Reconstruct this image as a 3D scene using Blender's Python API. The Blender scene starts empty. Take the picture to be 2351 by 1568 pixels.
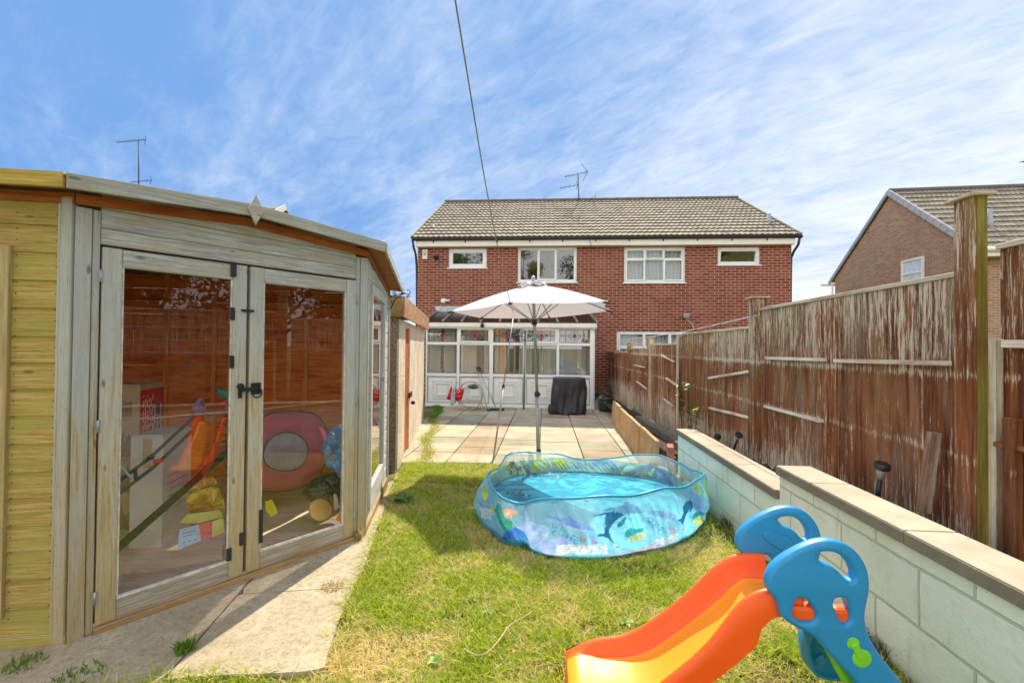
import bpy, bmesh, math, random
import numpy as np
from mathutils import Vector, Matrix
from mathutils.geometry import tessellate_polygon
R=math.radians
rng=np.random.default_rng(7); random.seed(11)
scene=bpy.context.scene; COL=scene.collection
# ------------------------------------------------------------------ camera
F=1046.;CX,CY=1175.5,784.;CZ=1.25           # picture units: 2351 x 1568
_y=R(4.1);_p=math.atan(13/F);_r=0.009
_f0=np.array([-math.sin(_y),math.cos(_y),0]);_r0=np.array([math.cos(_y),math.sin(_y),0]);_u0=np.array([0,0,1.])
FW=_f0*math.cos(_p)+_u0*math.sin(_p);_up=_u0*math.cos(_p)-_f0*math.sin(_p)
RT=_r0*math.cos(_r)+_up*math.sin(_r);UP=_up*math.cos(_r)-_r0*math.sin(_r)
CAM=np.array([0,0,CZ])
cd=bpy.data.cameras.new('camera'); cam=bpy.data.objects.new('camera',cd); COL.objects.link(cam)
cd.sensor_width=36; cd.lens=36*F/2351; cd.clip_start=0.02; cd.clip_end=2000
m=Matrix.Identity(4)
for i in range(3):
    m[i][0]=RT[i];m[i][1]=UP[i];m[i][2]=-FW[i];m[i][3]=CAM[i]
cam.matrix_world=m; scene.camera=cam
# ------------------------------------------------------------------ light
SUN=np.array([.185,.92,1.0]);SUN/=np.linalg.norm(SUN)
sl=bpy.data.lights.new('sun','SUN');sl.energy=3.2;sl.angle=R(.55);sl.color=(1,.89,.72)
so=bpy.data.objects.new('sun',sl);COL.objects.link(so)
so.rotation_euler=Vector(SUN).to_track_quat('Z','Y').to_euler();so.location=(0,0,20)
W=bpy.data.worlds.new('World');scene.world=W;W.use_nodes=True
scene.view_settings.view_transform='Standard';scene.view_settings.look='None'
scene.view_settings.exposure=1.22;scene.view_settings.gamma=1;scene.view_settings.use_curve_mapping=False
def sky():
    nt=W.node_tree;nt.nodes.clear();N=nt.nodes.new;L=nt.links.new
    out=N('ShaderNodeOutputWorld');bg=N('ShaderNodeBackground');L(bg.outputs[0],out.inputs[0])
    bg.inputs[1].default_value=.15
    s=N('ShaderNodeTexSky');s.sky_type='NISHITA';s.sun_disc=False
    s.sun_elevation=math.asin(SUN[2]);s.sun_rotation=math.atan2(SUN[0],SUN[1])
    s.air_density=1.0;s.dust_density=.6;s.ozone_density=2.2
    tc=N('ShaderNodeTexCoord')
    sep=N('ShaderNodeSeparateXYZ');L(tc.outputs['Generated'],sep.inputs[0])
    def math_(op,a,b=None,c=None,clamp=False):
        n=N('ShaderNodeMath');n.operation=op;n.use_clamp=clamp
        for i,v in enumerate((a,b,c)):
            if v is None: continue
            if isinstance(v,(int,float)): n.inputs[i].default_value=v
            else: L(v,n.inputs[i])
        return n.outputs[0]
    zc=math_('MAXIMUM',sep.outputs[2],0.0)
    zz=math_('ADD',zc,.22)
    px=math_('DIVIDE',sep.outputs[0],zz);py=math_('DIVIDE',sep.outputs[1],zz)
    cmb=N('ShaderNodeCombineXYZ');L(px,cmb.inputs[0]);L(py,cmb.inputs[1])
    def noise(rot,scale,sc,det,rough,dist=0,off=0):
        m0=N('ShaderNodeMapping');m0.inputs['Rotation'].default_value=(0,0,R(rot));L(cmb.outputs[0],m0.inputs[0])
        mp=N('ShaderNodeMapping');mp.inputs['Scale'].default_value=(*scale,1)
        mp.inputs['Location'].default_value=(off,off*.7,off)
        L(m0.outputs[0],mp.inputs[0]);n=N('ShaderNodeTexNoise');L(mp.outputs[0],n.inputs[0])
        n.inputs['Scale'].default_value=sc;n.inputs['Detail'].default_value=det;n.inputs['Roughness'].default_value=rough
        n.inputs['Distortion'].default_value=dist;return n.outputs[0]
    a=noise(50,(.85,1.3),1.5,7,.62,.3)      # broad veils
    b=noise(40,(1.0,2.3),6.5,7,.66,.5,3)       # ripples
    c=noise(0,(1,1),.8,2,.5,0,7)
    t=math_('ADD',math_('MULTIPLY',a,.75),math_('MULTIPLY',b,.42))
    t=math_('ADD',t,math_('MULTIPLY',c,.25))
    side=math_('MULTIPLY',sep.outputs[0],.34)          # more veil to the right and the horizon
    t=math_('ADD',t,side)
    hz=math_('MULTIPLY',math_('POWER',math_('SUBTRACT',1,zc,None,True),5),.42)
    t=math_('ADD',t,hz)
    mr=N('ShaderNodeMapRange');mr.interpolation_type='SMOOTHSTEP';L(t,mr.inputs[0])
    mr.inputs[1].default_value=.47;mr.inputs[2].default_value=1.30;mr.inputs[3].default_value=0.05;mr.inputs[4].default_value=1
    blue=N('ShaderNodeMix');blue.data_type='RGBA';blue.blend_type='MULTIPLY';blue.inputs[0].default_value=1
    L(s.outputs[0],blue.inputs[6]);blue.inputs[7].default_value=(.55,.55,.85,1)
    cap=N('ShaderNodeMix');cap.data_type='RGBA';cap.blend_type='DARKEN';cap.inputs[0].default_value=1
    L(blue.outputs[2],cap.inputs[6]);cap.inputs[7].default_value=(.46,1.12,2.36,1)
    mx=N('ShaderNodeMix');mx.data_type='RGBA';L(mr.outputs[0],mx.inputs[0]);L(cap.outputs[2],mx.inputs[6])
    mx.inputs[7].default_value=(3.0,3.15,3.4,1)
    # unseen sky behind the viewer brightened, added as fill for the shaded faces
    v=math_('ADD',math_('MULTIPLY',sep.outputs[1],-.86),math_('MULTIPLY',sep.outputs[0],-.5))
    bh=N('ShaderNodeMapRange');bh.interpolation_type='SMOOTHSTEP';L(v,bh.inputs[0])
    bh.inputs[1].default_value=-.05;bh.inputs[2].default_value=.55;bh.inputs[3].default_value=0;bh.inputs[4].default_value=1
    m2=N('ShaderNodeMix');m2.data_type='RGBA';L(math_('MULTIPLY',bh.outputs[0],math_('ADD',.45,math_('MULTIPLY',a,.9)),None,True),m2.inputs[0]);L(mx.outputs[2],m2.inputs[6])
    m2.inputs[7].default_value=(5.6,5.55,5.4,1)
    L(m2.outputs[2],bg.inputs[0])
sky()
# ------------------------------------------------------------------ geometry from the survey of the photograph
def ray(x,y): return FW+(x-CX)/F*RT-(y-CY)/F*UP
def aY(x,y,Y): d=ray(x,y);return CAM+d*(Y/d[1])
def aX(x,y,X): d=ray(x,y);return CAM+d*(X/d[0])
def aZ(x,y,Z): d=ray(x,y);return CAM+d*((Z-CZ)/d[2])
def aP(x,y,a,b):
    n=np.array([b[1]-a[1],-(b[0]-a[0]),0.]);d=ray(x,y);t=(n@(np.array([a[0],a[1],0.])-CAM))/(n@d);return CAM+d*t
def pr(p):
    d=np.asarray(p,float)-CAM;z=d@FW;z=np.where(np.abs(z)<1e-6,1e-6,z);return CX+F*(d@RT)/z,CY-F*(d@UP)/z
def Tn(x,y):                                                         # the garden falls gently to the patio, and a little to the left
    r=-0.24*np.clip((np.asarray(y)-2.0)/3.75,0,1);l=-.085-.155*np.clip((np.asarray(y)-3.3)/2.45,0,1)
    w=np.clip((.3-np.asarray(x))/1.3,0,1);w=w*w*(3-2*w);return l*w+r*(1-w)
def T(x,y): return float(Tn(x,y))
def onT(x,y):                                                       # where a ray meets the lawn
    z=-.1
    for _ in range(12):
        p=aZ(x,y,z);z=T(p[0],p[1])
    return aZ(x,y,z)
# ------------------------------------------------------------------ materials
class NT:
    def __init__(s,name):
        s.m=bpy.data.materials.new(name);s.m.use_nodes=True;s.t=s.m.node_tree;s.t.nodes.clear()
        s.out=s.n('ShaderNodeOutputMaterial')
    def n(s,k,**kw):
        o=s.t.nodes.new(k)
        for a,b in kw.items(): setattr(o,a,b)
        return o
    def put(s,sock,v):
        if v is None: return
        if isinstance(v,bpy.types.NodeSocket): s.t.links.new(v,sock)
        else:
            if sock.type=='RGBA' and len(v)==3: v=(*v,1)
            sock.default_value=v
    def coord(s,kind='Object',scale=(1,1,1),rot=(0,0,0),loc=(0,0,0)):
        tc=s.n('ShaderNodeTexCoord');mp=s.n('ShaderNodeMapping');s.put(mp.inputs[0],tc.outputs[kind])
        mp.inputs['Scale'].default_value=scale;mp.inputs['Rotation'].default_value=rot;mp.inputs['Location'].default_value=loc
        return mp.outputs[0]
    def noise(s,co,sc,det=4,ro=.6,dist=0):
        n=s.n('ShaderNodeTexNoise');s.put(n.inputs['Vector'],co)
        for k,v in (('Scale',sc),('Detail',det),('Roughness',ro),('Distortion',dist)): n.inputs[k].default_value=v
        return n.outputs[0]
    def vor(s,co,sc,feat='F1',out=0):
        n=s.n('ShaderNodeTexVoronoi',feature=feat);s.put(n.inputs['Vector'],co);n.inputs['Scale'].default_value=sc;return n.outputs[out]
    def mr(s,v,a,b,c=0,d=1,smooth=True):
        n=s.n('ShaderNodeMapRange');n.interpolation_type='SMOOTHSTEP' if smooth else 'LINEAR'
        s.put(n.inputs[0],v)
        for i,x in enumerate((a,b,c,d)): s.put(n.inputs[i+1],x)
        return n.outputs[0]
    def mix(s,f,a,b,mode='MIX'):
        n=s.n('ShaderNodeMix',data_type='RGBA',blend_type=mode);s.put(n.inputs[0],f);s.put(n.inputs[6],a);s.put(n.inputs[7],b);return n.outputs[2]
    def math(s,op,a,b=None):
        n=s.n('ShaderNodeMath',operation=op);s.put(n.inputs[0],a);s.put(n.inputs[1],b);return n.outputs[0]
    def bump(s,h,strength=.3,dist=.01,normal=None):
        n=s.n('ShaderNodeBump');n.inputs['Strength'].default_value=strength;n.inputs['Distance'].default_value=dist
        s.put(n.inputs['Height'],h);s.put(n.inputs['Normal'],normal);return n.outputs[0]
    def bsdf(s,color,rough=.6,normal=None,metal=0,spec=None,alpha=None,trans=None,coat=0,sheen=0):
        b=s.n('ShaderNodeBsdfPrincipled');s.put(b.inputs['Base Color'],color);s.put(b.inputs['Roughness'],rough)
        s.put(b.inputs['Metallic'],metal);s.put(b.inputs['Normal'],normal)
        if spec is not None: b.inputs['Specular IOR Level'].default_value=spec
        s.put(b.inputs['Alpha'],alpha)
        if trans is not None: s.put(b.inputs['Transmission Weight'],trans)
        if coat: b.inputs['Coat Weight'].default_value=coat
        s.put(s.out.inputs[0],b.outputs[0]);return b
def simple(name,c,rough=.6,metal=0,var=.15,sc=8,bump=.1,bd=.004,spec=None,stretch=(1,1,1),coat=0,scuff=0):
    t=NT(name);co=t.coord('Object',stretch);n=t.noise(co,sc,5,.6);n2=t.noise(co,sc*7,3,.6)
    col=t.mix(t.mr(n,.3,.7),tuple(max(0,x*(1-var)) for x in c),tuple(min(1,x*(1+var)) for x in c))
    if scuff:
        sf=t.noise(t.coord('Object',(1,4,1),rot=(.3,.5,.8)),22,5,.75,.4);col=t.mix(t.mr(sf,.60,.74,0,scuff),col,tuple(min(1,x*.6+.38) for x in c))
        dt=t.noise(co,4.5,5,.75);col=t.mix(t.mr(dt,.56,.78,0,scuff*.9),col,tuple(x*.55+.03 for x in c))
        vs=t.vor(co,34);col=t.mix(t.mr(vs,.02,.05,.6,0),col,(.12,.09,.05))
    t.bsdf(col,t.mr(n2,.2,.8,max(0,rough-.07),min(1,rough+.07)),t.bump(n2,bump,bd) if bump else None,metal,spec,coat=coat);return t.m
def wood(name,c1,c2,c3,sc=1,patch=.5,bump=.5,green=None,rough=.75,gz=None):
    """boards: UV u runs along the grain"""
    t=NT(name);co=t.coord('UV',(2.2*sc,52*sc,1));g=t.noise(co,1.6,7,.75,.3)
    co2=t.coord('UV',(1.2,5,1));big=t.noise(co2,2.0,4,.6,.3)
    co3=t.coord('UV',(3.2,26,1),loc=(3,1,0));fine=t.noise(co3,6,4,.7)
    col=t.mix(t.mr(g,.40,.60),c1,c2)
    col=t.mix(t.mr(big,.5-.25*patch,.78-.2*patch,0,.85),col,c3)
    if green: col=t.mix(t.mr(t.noise(t.coord('Object'),2.4,3,.6),.45,.7,0,.6),col,green)
    if gz:                                                           # washed grey high up, still yellow low down
        sp=t.n('ShaderNodeSeparateXYZ');gm=t.n('ShaderNodeNewGeometry');t.put(sp.inputs[0],gm.outputs['Position'])
        zf=t.mr(t.math('ADD',sp.outputs[2],t.math('MULTIPLY',big,.9)),1.0,1.9,0,.75);col=t.mix(zf,col,t.mix(g,(.34,.37,.36),(.58,.61,.59)))
        zl=t.mr(t.math('ADD',sp.outputs[2],t.math('MULTIPLY',big,.8)),.3,1.5,.72,0);col=t.mix(zl,col,t.mix(g,(.30,.21,.08),(.58,.44,.20)))
    crk=t.noise(t.coord('UV',(.9,60,1),loc=(9,4,0)),2.2,3,.5);col=t.mix(t.mr(crk,.66,.72,0,.75),col,tuple(x*.35 for x in c1))
    # knots
    kv=t.vor(t.coord('UV',(3.0,9,1),loc=(.3,.7,0)),1.0);kn=t.mr(kv,.035,.09,1,0)
    col=t.mix(t.math('MULTIPLY',kn,.75),col,tuple(x*.35 for x in c1))
    col=t.mix(t.mr(fine,.58,.70,0,.6),col,tuple(x*.45 for x in c1))
    t.bsdf(col,rough,t.bump(t.math('ADD',g,t.math('MULTIPLY',fine,.5)),bump,.004),spec=.25);return t.m
def glass(name,tint=(.95,.97,.97),refl=.10,rough=.0,fres=True):
    t=NT(name);tr=t.n('ShaderNodeBsdfTransparent');gl=t.n('ShaderNodeBsdfGlossy');mx=t.n('ShaderNodeMixShader')
    t.put(tr.inputs[0],tint);gl.inputs['Roughness'].default_value=rough;gl.inputs[0].default_value=(1,1,1,1)
    lw=t.n('ShaderNodeLayerWeight');lw.inputs[0].default_value=.25
    f=t.math('ADD',t.math('MULTIPLY',lw.outputs['Facing'],.24),refl) if fres else None
    t.put(mx.inputs[0],f if fres else refl);t.put(mx.inputs[1],tr.outputs[0]);t.put(mx.inputs[2],gl.outputs[0])
    t.put(t.out.inputs[0],mx.outputs[0]);return t.m
def m_brick(name,c1,c2,mort,dark,soot=.25):
    t=NT(name);co=t.coord('UV');b=t.n('ShaderNodeTexBrick');t.put(b.inputs['Vector'],co)
    b.offset=.5;b.inputs['Scale'].default_value=1;b.inputs['Mortar Size'].default_value=.0095;b.inputs['Mortar Smooth'].default_value=.15
    b.inputs['Bias'].default_value=-.1;b.inputs['Brick Width'].default_value=.225;b.inputs['Row Height'].default_value=.075
    t.put(b.inputs['Color1'],c1);t.put(b.inputs['Color2'],c2);t.put(b.inputs['Mortar'],mort)
    n=t.noise(co,1.1,4,.6);n2=t.noise(co,55,3,.7);n3=t.noise(t.coord('UV',(1,.25,1)),2.6,4,.65)
    col=t.mix(t.mr(n3,.45,.75,0,soot),b.outputs[0],dark)
    col=t.mix(t.mr(n,.5,.75,0,.22),col,(.5,.3,.2))
    col=t.mix(t.mr(n2,.3,.7,0,.25),col,dark)
    h=t.math('SUBTRACT',t.math('MULTIPLY',n2,.3),b.outputs['Fac'])
    t.bsdf(col,.85,t.bump(h,.6,.006),spec=.2);return t.m
def m_path():
    t=NT('worn concrete');co=t.coord('Object');n=t.noise(co,2.2,6,.65,.3);f=t.noise(co,48,5,.8);g=t.noise(co,120,3,.7)
    n4=t.noise(t.coord('Object',loc=(5,2,1)),.9,4,.6)
    col=t.mix(t.mr(n,.3,.7),(.37,.315,.215),(.54,.465,.33))
    col=t.mix(t.mr(n4,.52,.72,0,.55),col,(.33,.255,.155))
    col=t.mix(t.mr(f,.50,.66,0,.75),col,(.24,.18,.11));col=t.mix(t.mr(g,.55,.72,0,.6),col,(.72,.63,.5))
    sv=t.vor(co,38);col=t.mix(t.mr(sv,.03,.1,.65,0),col,(.14,.11,.08));ag=t.noise(co,26,5,.8);col=t.mix(t.mr(ag,.48,.66,0,.7),col,(.30,.22,.13))
    t.bsdf(col,.9,t.bump(t.math('ADD',f,g),.55,.005),spec=.15);return t.m
def m_slab(name,c):
    t=NT(name);co=t.coord('Object');n=t.noise(co,3.1,5,.65);f=t.noise(co,60,4,.7);v=t.vor(co,9)
    col=t.mix(t.mr(n,.3,.72),tuple(x*.78 for x in c),tuple(min(1,x*1.1) for x in c))
    col=t.mix(t.mr(f,.55,.78,0,.45),col,tuple(x*.5 for x in c))
    col=t.mix(t.mr(v,.02,.07,.5,0),col,(.1,.08,.06))
    t.bsdf(col,.88,t.bump(f,.4,.004),spec=.15);return t.m
def m_block():
    t=NT('pale painted blockwork');co=t.coord('UV');b=t.n('ShaderNodeTexBrick');wv=t.n('ShaderNodeVectorMath',operation='SCALE');nz=t.n('ShaderNodeTexNoise');t.put(nz.inputs['Vector'],co);nz.inputs['Scale'].default_value=9;nz.inputs['Detail'].default_value=4;t.put(wv.inputs[0],nz.outputs[1]);wv.inputs[3].default_value=.012;ad=t.n('ShaderNodeVectorMath',operation='ADD');t.put(ad.inputs[0],t.coord('UV',loc=(.03,.012,0)));t.put(ad.inputs[1],wv.outputs[0]);t.put(b.inputs['Vector'],ad.outputs[0])
    b.offset=.5;b.inputs['Scale'].default_value=1;b.inputs['Mortar Size'].default_value=.006;b.inputs['Mortar Smooth'].default_value=.35
    b.inputs['Brick Width'].default_value=.45;b.inputs['Row Height'].default_value=.225
    t.put(b.inputs['Color1'],(.76,.79,.68));t.put(b.inputs['Color2'],(.85,.88,.78));t.put(b.inputs['Mortar'],(.56,.56,.45))
    n=t.noise(co,1.7,5,.6);f=t.noise(co,75,4,.75);s=t.noise(t.coord('UV',(6,.7,1)),2,4,.6);p=t.vor(co,26)
    col=t.mix(t.mr(n,.45,.75,0,.5),b.outputs[0],(.56,.55,.42))
    sep=t.n('ShaderNodeSeparateXYZ');t.put(sep.inputs[0],t.coord('Object'))
    low=t.mr(t.math('ADD',sep.outputs[2],t.math('MULTIPLY',n,.25)),.0,.28,.75,0)
    col=t.mix(low,col,(.55,.50,.33))
    col=t.mix(t.mr(s,.58,.78,0,.55),col,(.42,.42,.30));col=t.mix(t.mr(p,.02,.06,.75,0),col,(.20,.19,.13));pt=t.vor(co,90);col=t.mix(t.mr(pt,.05,.14,.35,0),col,(.35,.34,.26))
    col=t.mix(t.mr(f,.6,.8,0,.35),col,(.4,.42,.36))
    h=t.math('SUBTRACT',t.math('MULTIPLY',f,.5),b.outputs['Fac'])
    mo=t.noise(co,14,5,.75);col=t.mix(t.mr(mo,.5,.72,0,.4),col,(.55,.56,.44));t.bsdf(col,.85,t.bump(t.math('ADD',h,mo),.9,.008),spec=.2);return t.m
def m_fence():
    t=NT('weathered red fence stain');co=t.coord('Object',(15,15,.75));g=t.noise(co,2.2,7,.68,.35)
    co2=t.coord('Object',(4.5,4.5,.9),loc=(1,2,3));p=t.noise(co2,1.6,5,.62,.25)
    fl=t.noise(t.coord('Object',(58,58,3.6)),2.4,6,.74,.3)
    big=t.noise(t.coord('Object'),1.3,3,.5)
    col=t.mix(t.mr(g,.36,.64),(.12,.034,.014),(.34,.125,.05))
    col=t.mix(t.mr(p,.44,.68,0,.8),col,(.34,.19,.09))
    bd=t.noise(t.coord('UV',(0,1,0)),.9,1,.5);col=t.mix(t.mr(bd,.35,.65,.45,0,False),col,(.07,.025,.012))
    gy=t.noise(t.coord('Object',(3,3,.6),loc=(4,4,4)),1.5,4,.6);col=t.mix(t.mr(gy,.48,.7,0,.45),col,(.33,.27,.20))
    sep=t.n('ShaderNodeSeparateXYZ');t.put(sep.inputs[0],t.coord('Object'))
    z=sep.outputs[2]
    # the stain has washed off most along the tops and feet of the boards
    top=t.math('ADD',t.mr(z,1.12,1.16,0,.06),t.mr(z,1.0,1.6,0,.07));foot=t.mr(z,.30,.62,.15,0)
    msk=t.math('ADD',t.math('ADD',fl,t.math('MULTIPLY',t.math('SUBTRACT',g,.5),.5)),t.math('ADD',top,foot))
    msk=t.math('ADD',msk,t.math('MULTIPLY',t.math('SUBTRACT',big,.5),.35))
    zb_=t.math('ADD',z,t.math('MULTIPLY',p,.06))
    for zc_ in (.83,1.17): msk=t.math('ADD',msk,t.mr(t.math('ABSOLUTE',t.math('SUBTRACT',zb_,zc_)),.0,.035,.10,0))
    pm=t.mr(msk,.575,.71,0,.88);col=t.mix(pm,col,(.66,.58,.45))
    grn=t.mr(t.math('ADD',p,t.math('MULTIPLY',top,.6)),.62,.78,0,.45);col=t.mix(grn,col,(.27,.24,.06))
    t.bsdf(col,.85,t.bump(t.math('ADD',g,t.math('MULTIPLY',fl,.6)),.6,.006),spec=.15);return t.m
def m_attr(name,rough=.7,trans=.35,spec=.25):
    t=NT(name);a=t.n('ShaderNodeVertexColor');a.layer_name='Col'
    b=t.bsdf(a.outputs[0],rough,spec=spec);tl=t.n('ShaderNodeBsdfTranslucent');t.put(tl.inputs[0],a.outputs[0])
    mx=t.n('ShaderNodeMixShader');mx.inputs[0].default_value=trans;t.put(mx.inputs[1],b.outputs[0]);t.put(mx.inputs[2],tl.outputs[0]);t.put(t.out.inputs[0],mx.outputs[0]);return t.m
def translucent(name,c,f=.45,rough=.8,tint=None):
    t=NT(name);n=t.noise(t.coord('Object'),30,4,.6);b=t.bsdf(t.mix(n,tuple(x*.93 for x in c),c),rough,t.bump(t.noise(t.coord('Object'),9,3,.5),.2,.01),spec=.2)
    tl=t.n('ShaderNodeBsdfTranslucent');t.put(tl.inputs[0],tint or c);mx=t.n('ShaderNodeMixShader');mx.inputs[0].default_value=f
    t.put(mx.inputs[1],b.outputs[0]);t.put(mx.inputs[2],tl.outputs[0]);t.put(t.out.inputs[0],mx.outputs[0]);return t.m
def m_ground():
    t=NT('soil and thatch');co=t.coord('Object');n=t.noise(co,3,6,.7);f=t.noise(co,60,4,.7)
    col=t.mix(t.mr(n,.35,.65),(.10,.11,.03),(.24,.19,.07));col=t.mix(t.mr(f,.5,.75,0,.6),col,(.07,.05,.025))
    t.bsdf(col,.95,t.bump(f,.8,.02),spec=.1);return t.m
M={}
M['old_wood']=wood('silvered timber',(.30,.33,.33),(.60,.63,.61),(.46,.41,.30),patch=.5,bump=.8)
M['post_wood']=wood('damp timber post',(.34,.29,.17),(.54,.48,.33),(.42,.45,.44),patch=.6,bump=.8,gz=True)
M['stile_wood']=wood('door timber',(.38,.32,.18),(.64,.56,.38),(.50,.53,.49),patch=.5,bump=.8,gz=True)
M['tan_wood']=wood('tan window trim',(.40,.29,.12),(.58,.45,.22),(.36,.30,.12),patch=.4,bump=.6)
M['yellow_wood']=wood('treated yellow boards',(.36,.235,.055),(.56,.41,.145),(.36,.30,.07),patch=.45,green=(.44,.40,.08))
M['orange_wood']=wood('orange stained boards',(.86,.22,.035),(.97,.36,.07),(.50,.09,.015),patch=.35,bump=.3)
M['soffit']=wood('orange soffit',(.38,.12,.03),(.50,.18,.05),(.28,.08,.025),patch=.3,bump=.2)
M['rail_wood']=wood('grey bottom rail',(.30,.27,.20),(.50,.46,.37),(.36,.28,.15),patch=.35)
M['sill_wood']=wood('sill timber',(.34,.20,.08),(.50,.33,.15),(.25,.15,.06),patch=.35)
M['fascia_grey']=wood('grey fascia',(.32,.34,.31),(.52,.54,.49),(.38,.37,.27),patch=.45)
M['fascia_yellow']=wood('yellow fascia',(.42,.30,.05),(.60,.46,.12),(.30,.22,.04),patch=.45)
M['fence']=m_fence()
M['green_post']=wood('algae covered post',(.17,.145,.028),(.27,.235,.045),(.17,.085,.035),patch=.35)
M['batten']=wood('peeling batten',(.66,.58,.46),(.84,.78,.64),(.36,.15,.07),patch=.35)
M['cap_wood']=wood('bleached capping',(.50,.44,.32),(.70,.63,.48),(.34,.22,.12),patch=.4)
M['glass']=glass('clear glass',(.93,.95,.94),.07)
M['glass_dark']=glass('window glass',(.45,.55,.62),.16)
M['brick']=m_brick('red facing brick',(.19,.034,.021),(.32,.075,.042),(.47,.34,.26),(.10,.03,.02))
M['brick_brown']=m_brick('brown facing brick',(.30,.175,.11),(.44,.27,.175),(.48,.39,.30),(.24,.13,.08))
M['tile']=simple('concrete roof tile',(.26,.225,.165),.9,0,.28,3,.5,.004)
M['tile_edge']=simple('shaded tile edge',(.085,.075,.06),.95,0,.3,10)  # shade on each course's front edge, painted in as a darker tile colour
M['ridge']=simple('dark ridge tile',(.12,.10,.09),.9)
M['white']=simple('white plastic frame',(.80,.81,.80),.35,0,.04,3,.02)
M['cream']=simple('cream fascia',(.78,.75,.66),.45,0,.06,3,.02)
M['black']=simple('black plastic',(.02,.021,.024),.4)
M['iron']=simple('black iron',(.025,.025,.027),.5,.4)
M['zinc']=simple('galvanised metal',(.42,.45,.47),.4,.7)
M['grey_pipe']=simple('grey plastic pipe',(.30,.34,.38),.5)
M['steel']=simple('brushed pole',(.35,.37,.37),.38,.6)
M['path']=m_path();M['block']=m_block();M['ground']=m_ground()
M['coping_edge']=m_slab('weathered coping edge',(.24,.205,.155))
M['coping']=m_slab('concrete coping',(.50,.43,.33))
M['slabs']=[m_slab('beige slab',(.50,.43,.30)),m_slab('sand slab',(.46,.41,.30)),m_slab('pink slab',(.50,.37,.28)),m_slab('tan slab',(.37,.29,.19)),m_slab('grey beige slab',(.35,.33,.235))]
M['edging']=m_slab('stained edging slab',(.56,.37,.20))
M['soil']=simple('dark bed soil',(.07,.05,.035),.95,0,.4,14,.9,.03)
M['slate']=simple('black slate',(.035,.037,.045),.5,0,.3,10)
M['roofglass']=simple('smoked polycarbonate',(.10,.11,.125),.25,0,.15,2,.02)
M['orange']=simple('orange plastic',(.98,.115,.005),.45,0,.04,3,.03,.002,scuff=.22)
M['yorange']=simple('scuffed yellow orange plastic',(.98,.34,.012),.45,0,.06,3,.03,.002,scuff=.30)  # chute floor: yellower orange than the walls, scuffed a little more
M['blue']=simple('blue plastic',(.016,.28,.58),.42,0,.06,3,.03,.002,scuff=.18)
M['lime']=simple('lime plastic',(.22,.68,.03),.35,0,.05,3,.03,.002)
M['canopy']=translucent('pale pink grey fabric',(.68,.63,.67),.20)
M['rubber']=simple('rubber',(.03,.03,.03),.7)
M['red']=simple('red fabric',(.62,.02,.02),.6)
M['lead']=simple('lead strip',(.10,.10,.10),.5,.5)
M['redglass']=simple('red glass',(.30,.015,.02),.15)
M['blind']=translucent('vertical blind',(.92,.88,.80),.4)
M['net']=translucent('net curtain',(.72,.76,.80),.45)
M['gold']=simple('champagne metal',(.55,.48,.33),.35,.5)
M['cover']=simple('black waterproof cover',(.028,.030,.038),.42,0,.3,6,.3,.01)
M['card']=simple('brown cardboard',(.50,.36,.22),.85,0,.08,6,.1)
M['whitecard']=simple('white cardboard',(.66,.60,.55),.8,0,.06,6,.1)
M['room']=simple('room plaster',(.60,.57,.50),.9)
M['render']=None
def m_dash():
    t=NT('pebbledash render');co=t.coord('Object');v=t.vor(co,42);n=t.noise(co,2.5,4,.6);v2=t.vor(co,42,out=1)
    col=t.mix(t.mr(n,.3,.7),(.66,.55,.42),(.82,.71,.56));col=t.mix(t.mr(v,.12,.30,.75,0),col,(.18,.13,.11))
    col=t.mix(.25,col,v2,'SOFT_LIGHT')
    st=t.noise(t.coord('Object',(9,9,.6)),1.6,4,.6);col=t.mix(t.mr(st,.62,.75,0,.5),col,(.22,.17,.12))
    t.bsdf(col,.9,t.bump(v,.9,.012),spec=.15);return t.m
M['dash']=m_dash()
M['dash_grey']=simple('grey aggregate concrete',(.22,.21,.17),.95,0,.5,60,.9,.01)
M['door_orange']=wood('orange door',(.42,.10,.03),(.56,.16,.05),(.36,.08,.02),patch=.3)
M['fascia_rust']=wood('peeling rust fascia',(.34,.13,.06),(.50,.24,.12),(.42,.35,.20),patch=.5)
M['leaf']=m_attr('leaves',.5,.35)
M['grass']=m_attr('grass blades',.6,.5)
M['dark_metal']=simple('dull dark aerial metal',(.05,.055,.065),.6,.3)
M['bark']=simple('bark',(.10,.07,.045),.95,0,.4,12,.8,.02)
M['pot']=simple('dark green glazed pot',(.035,.05,.03),.3)
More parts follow.
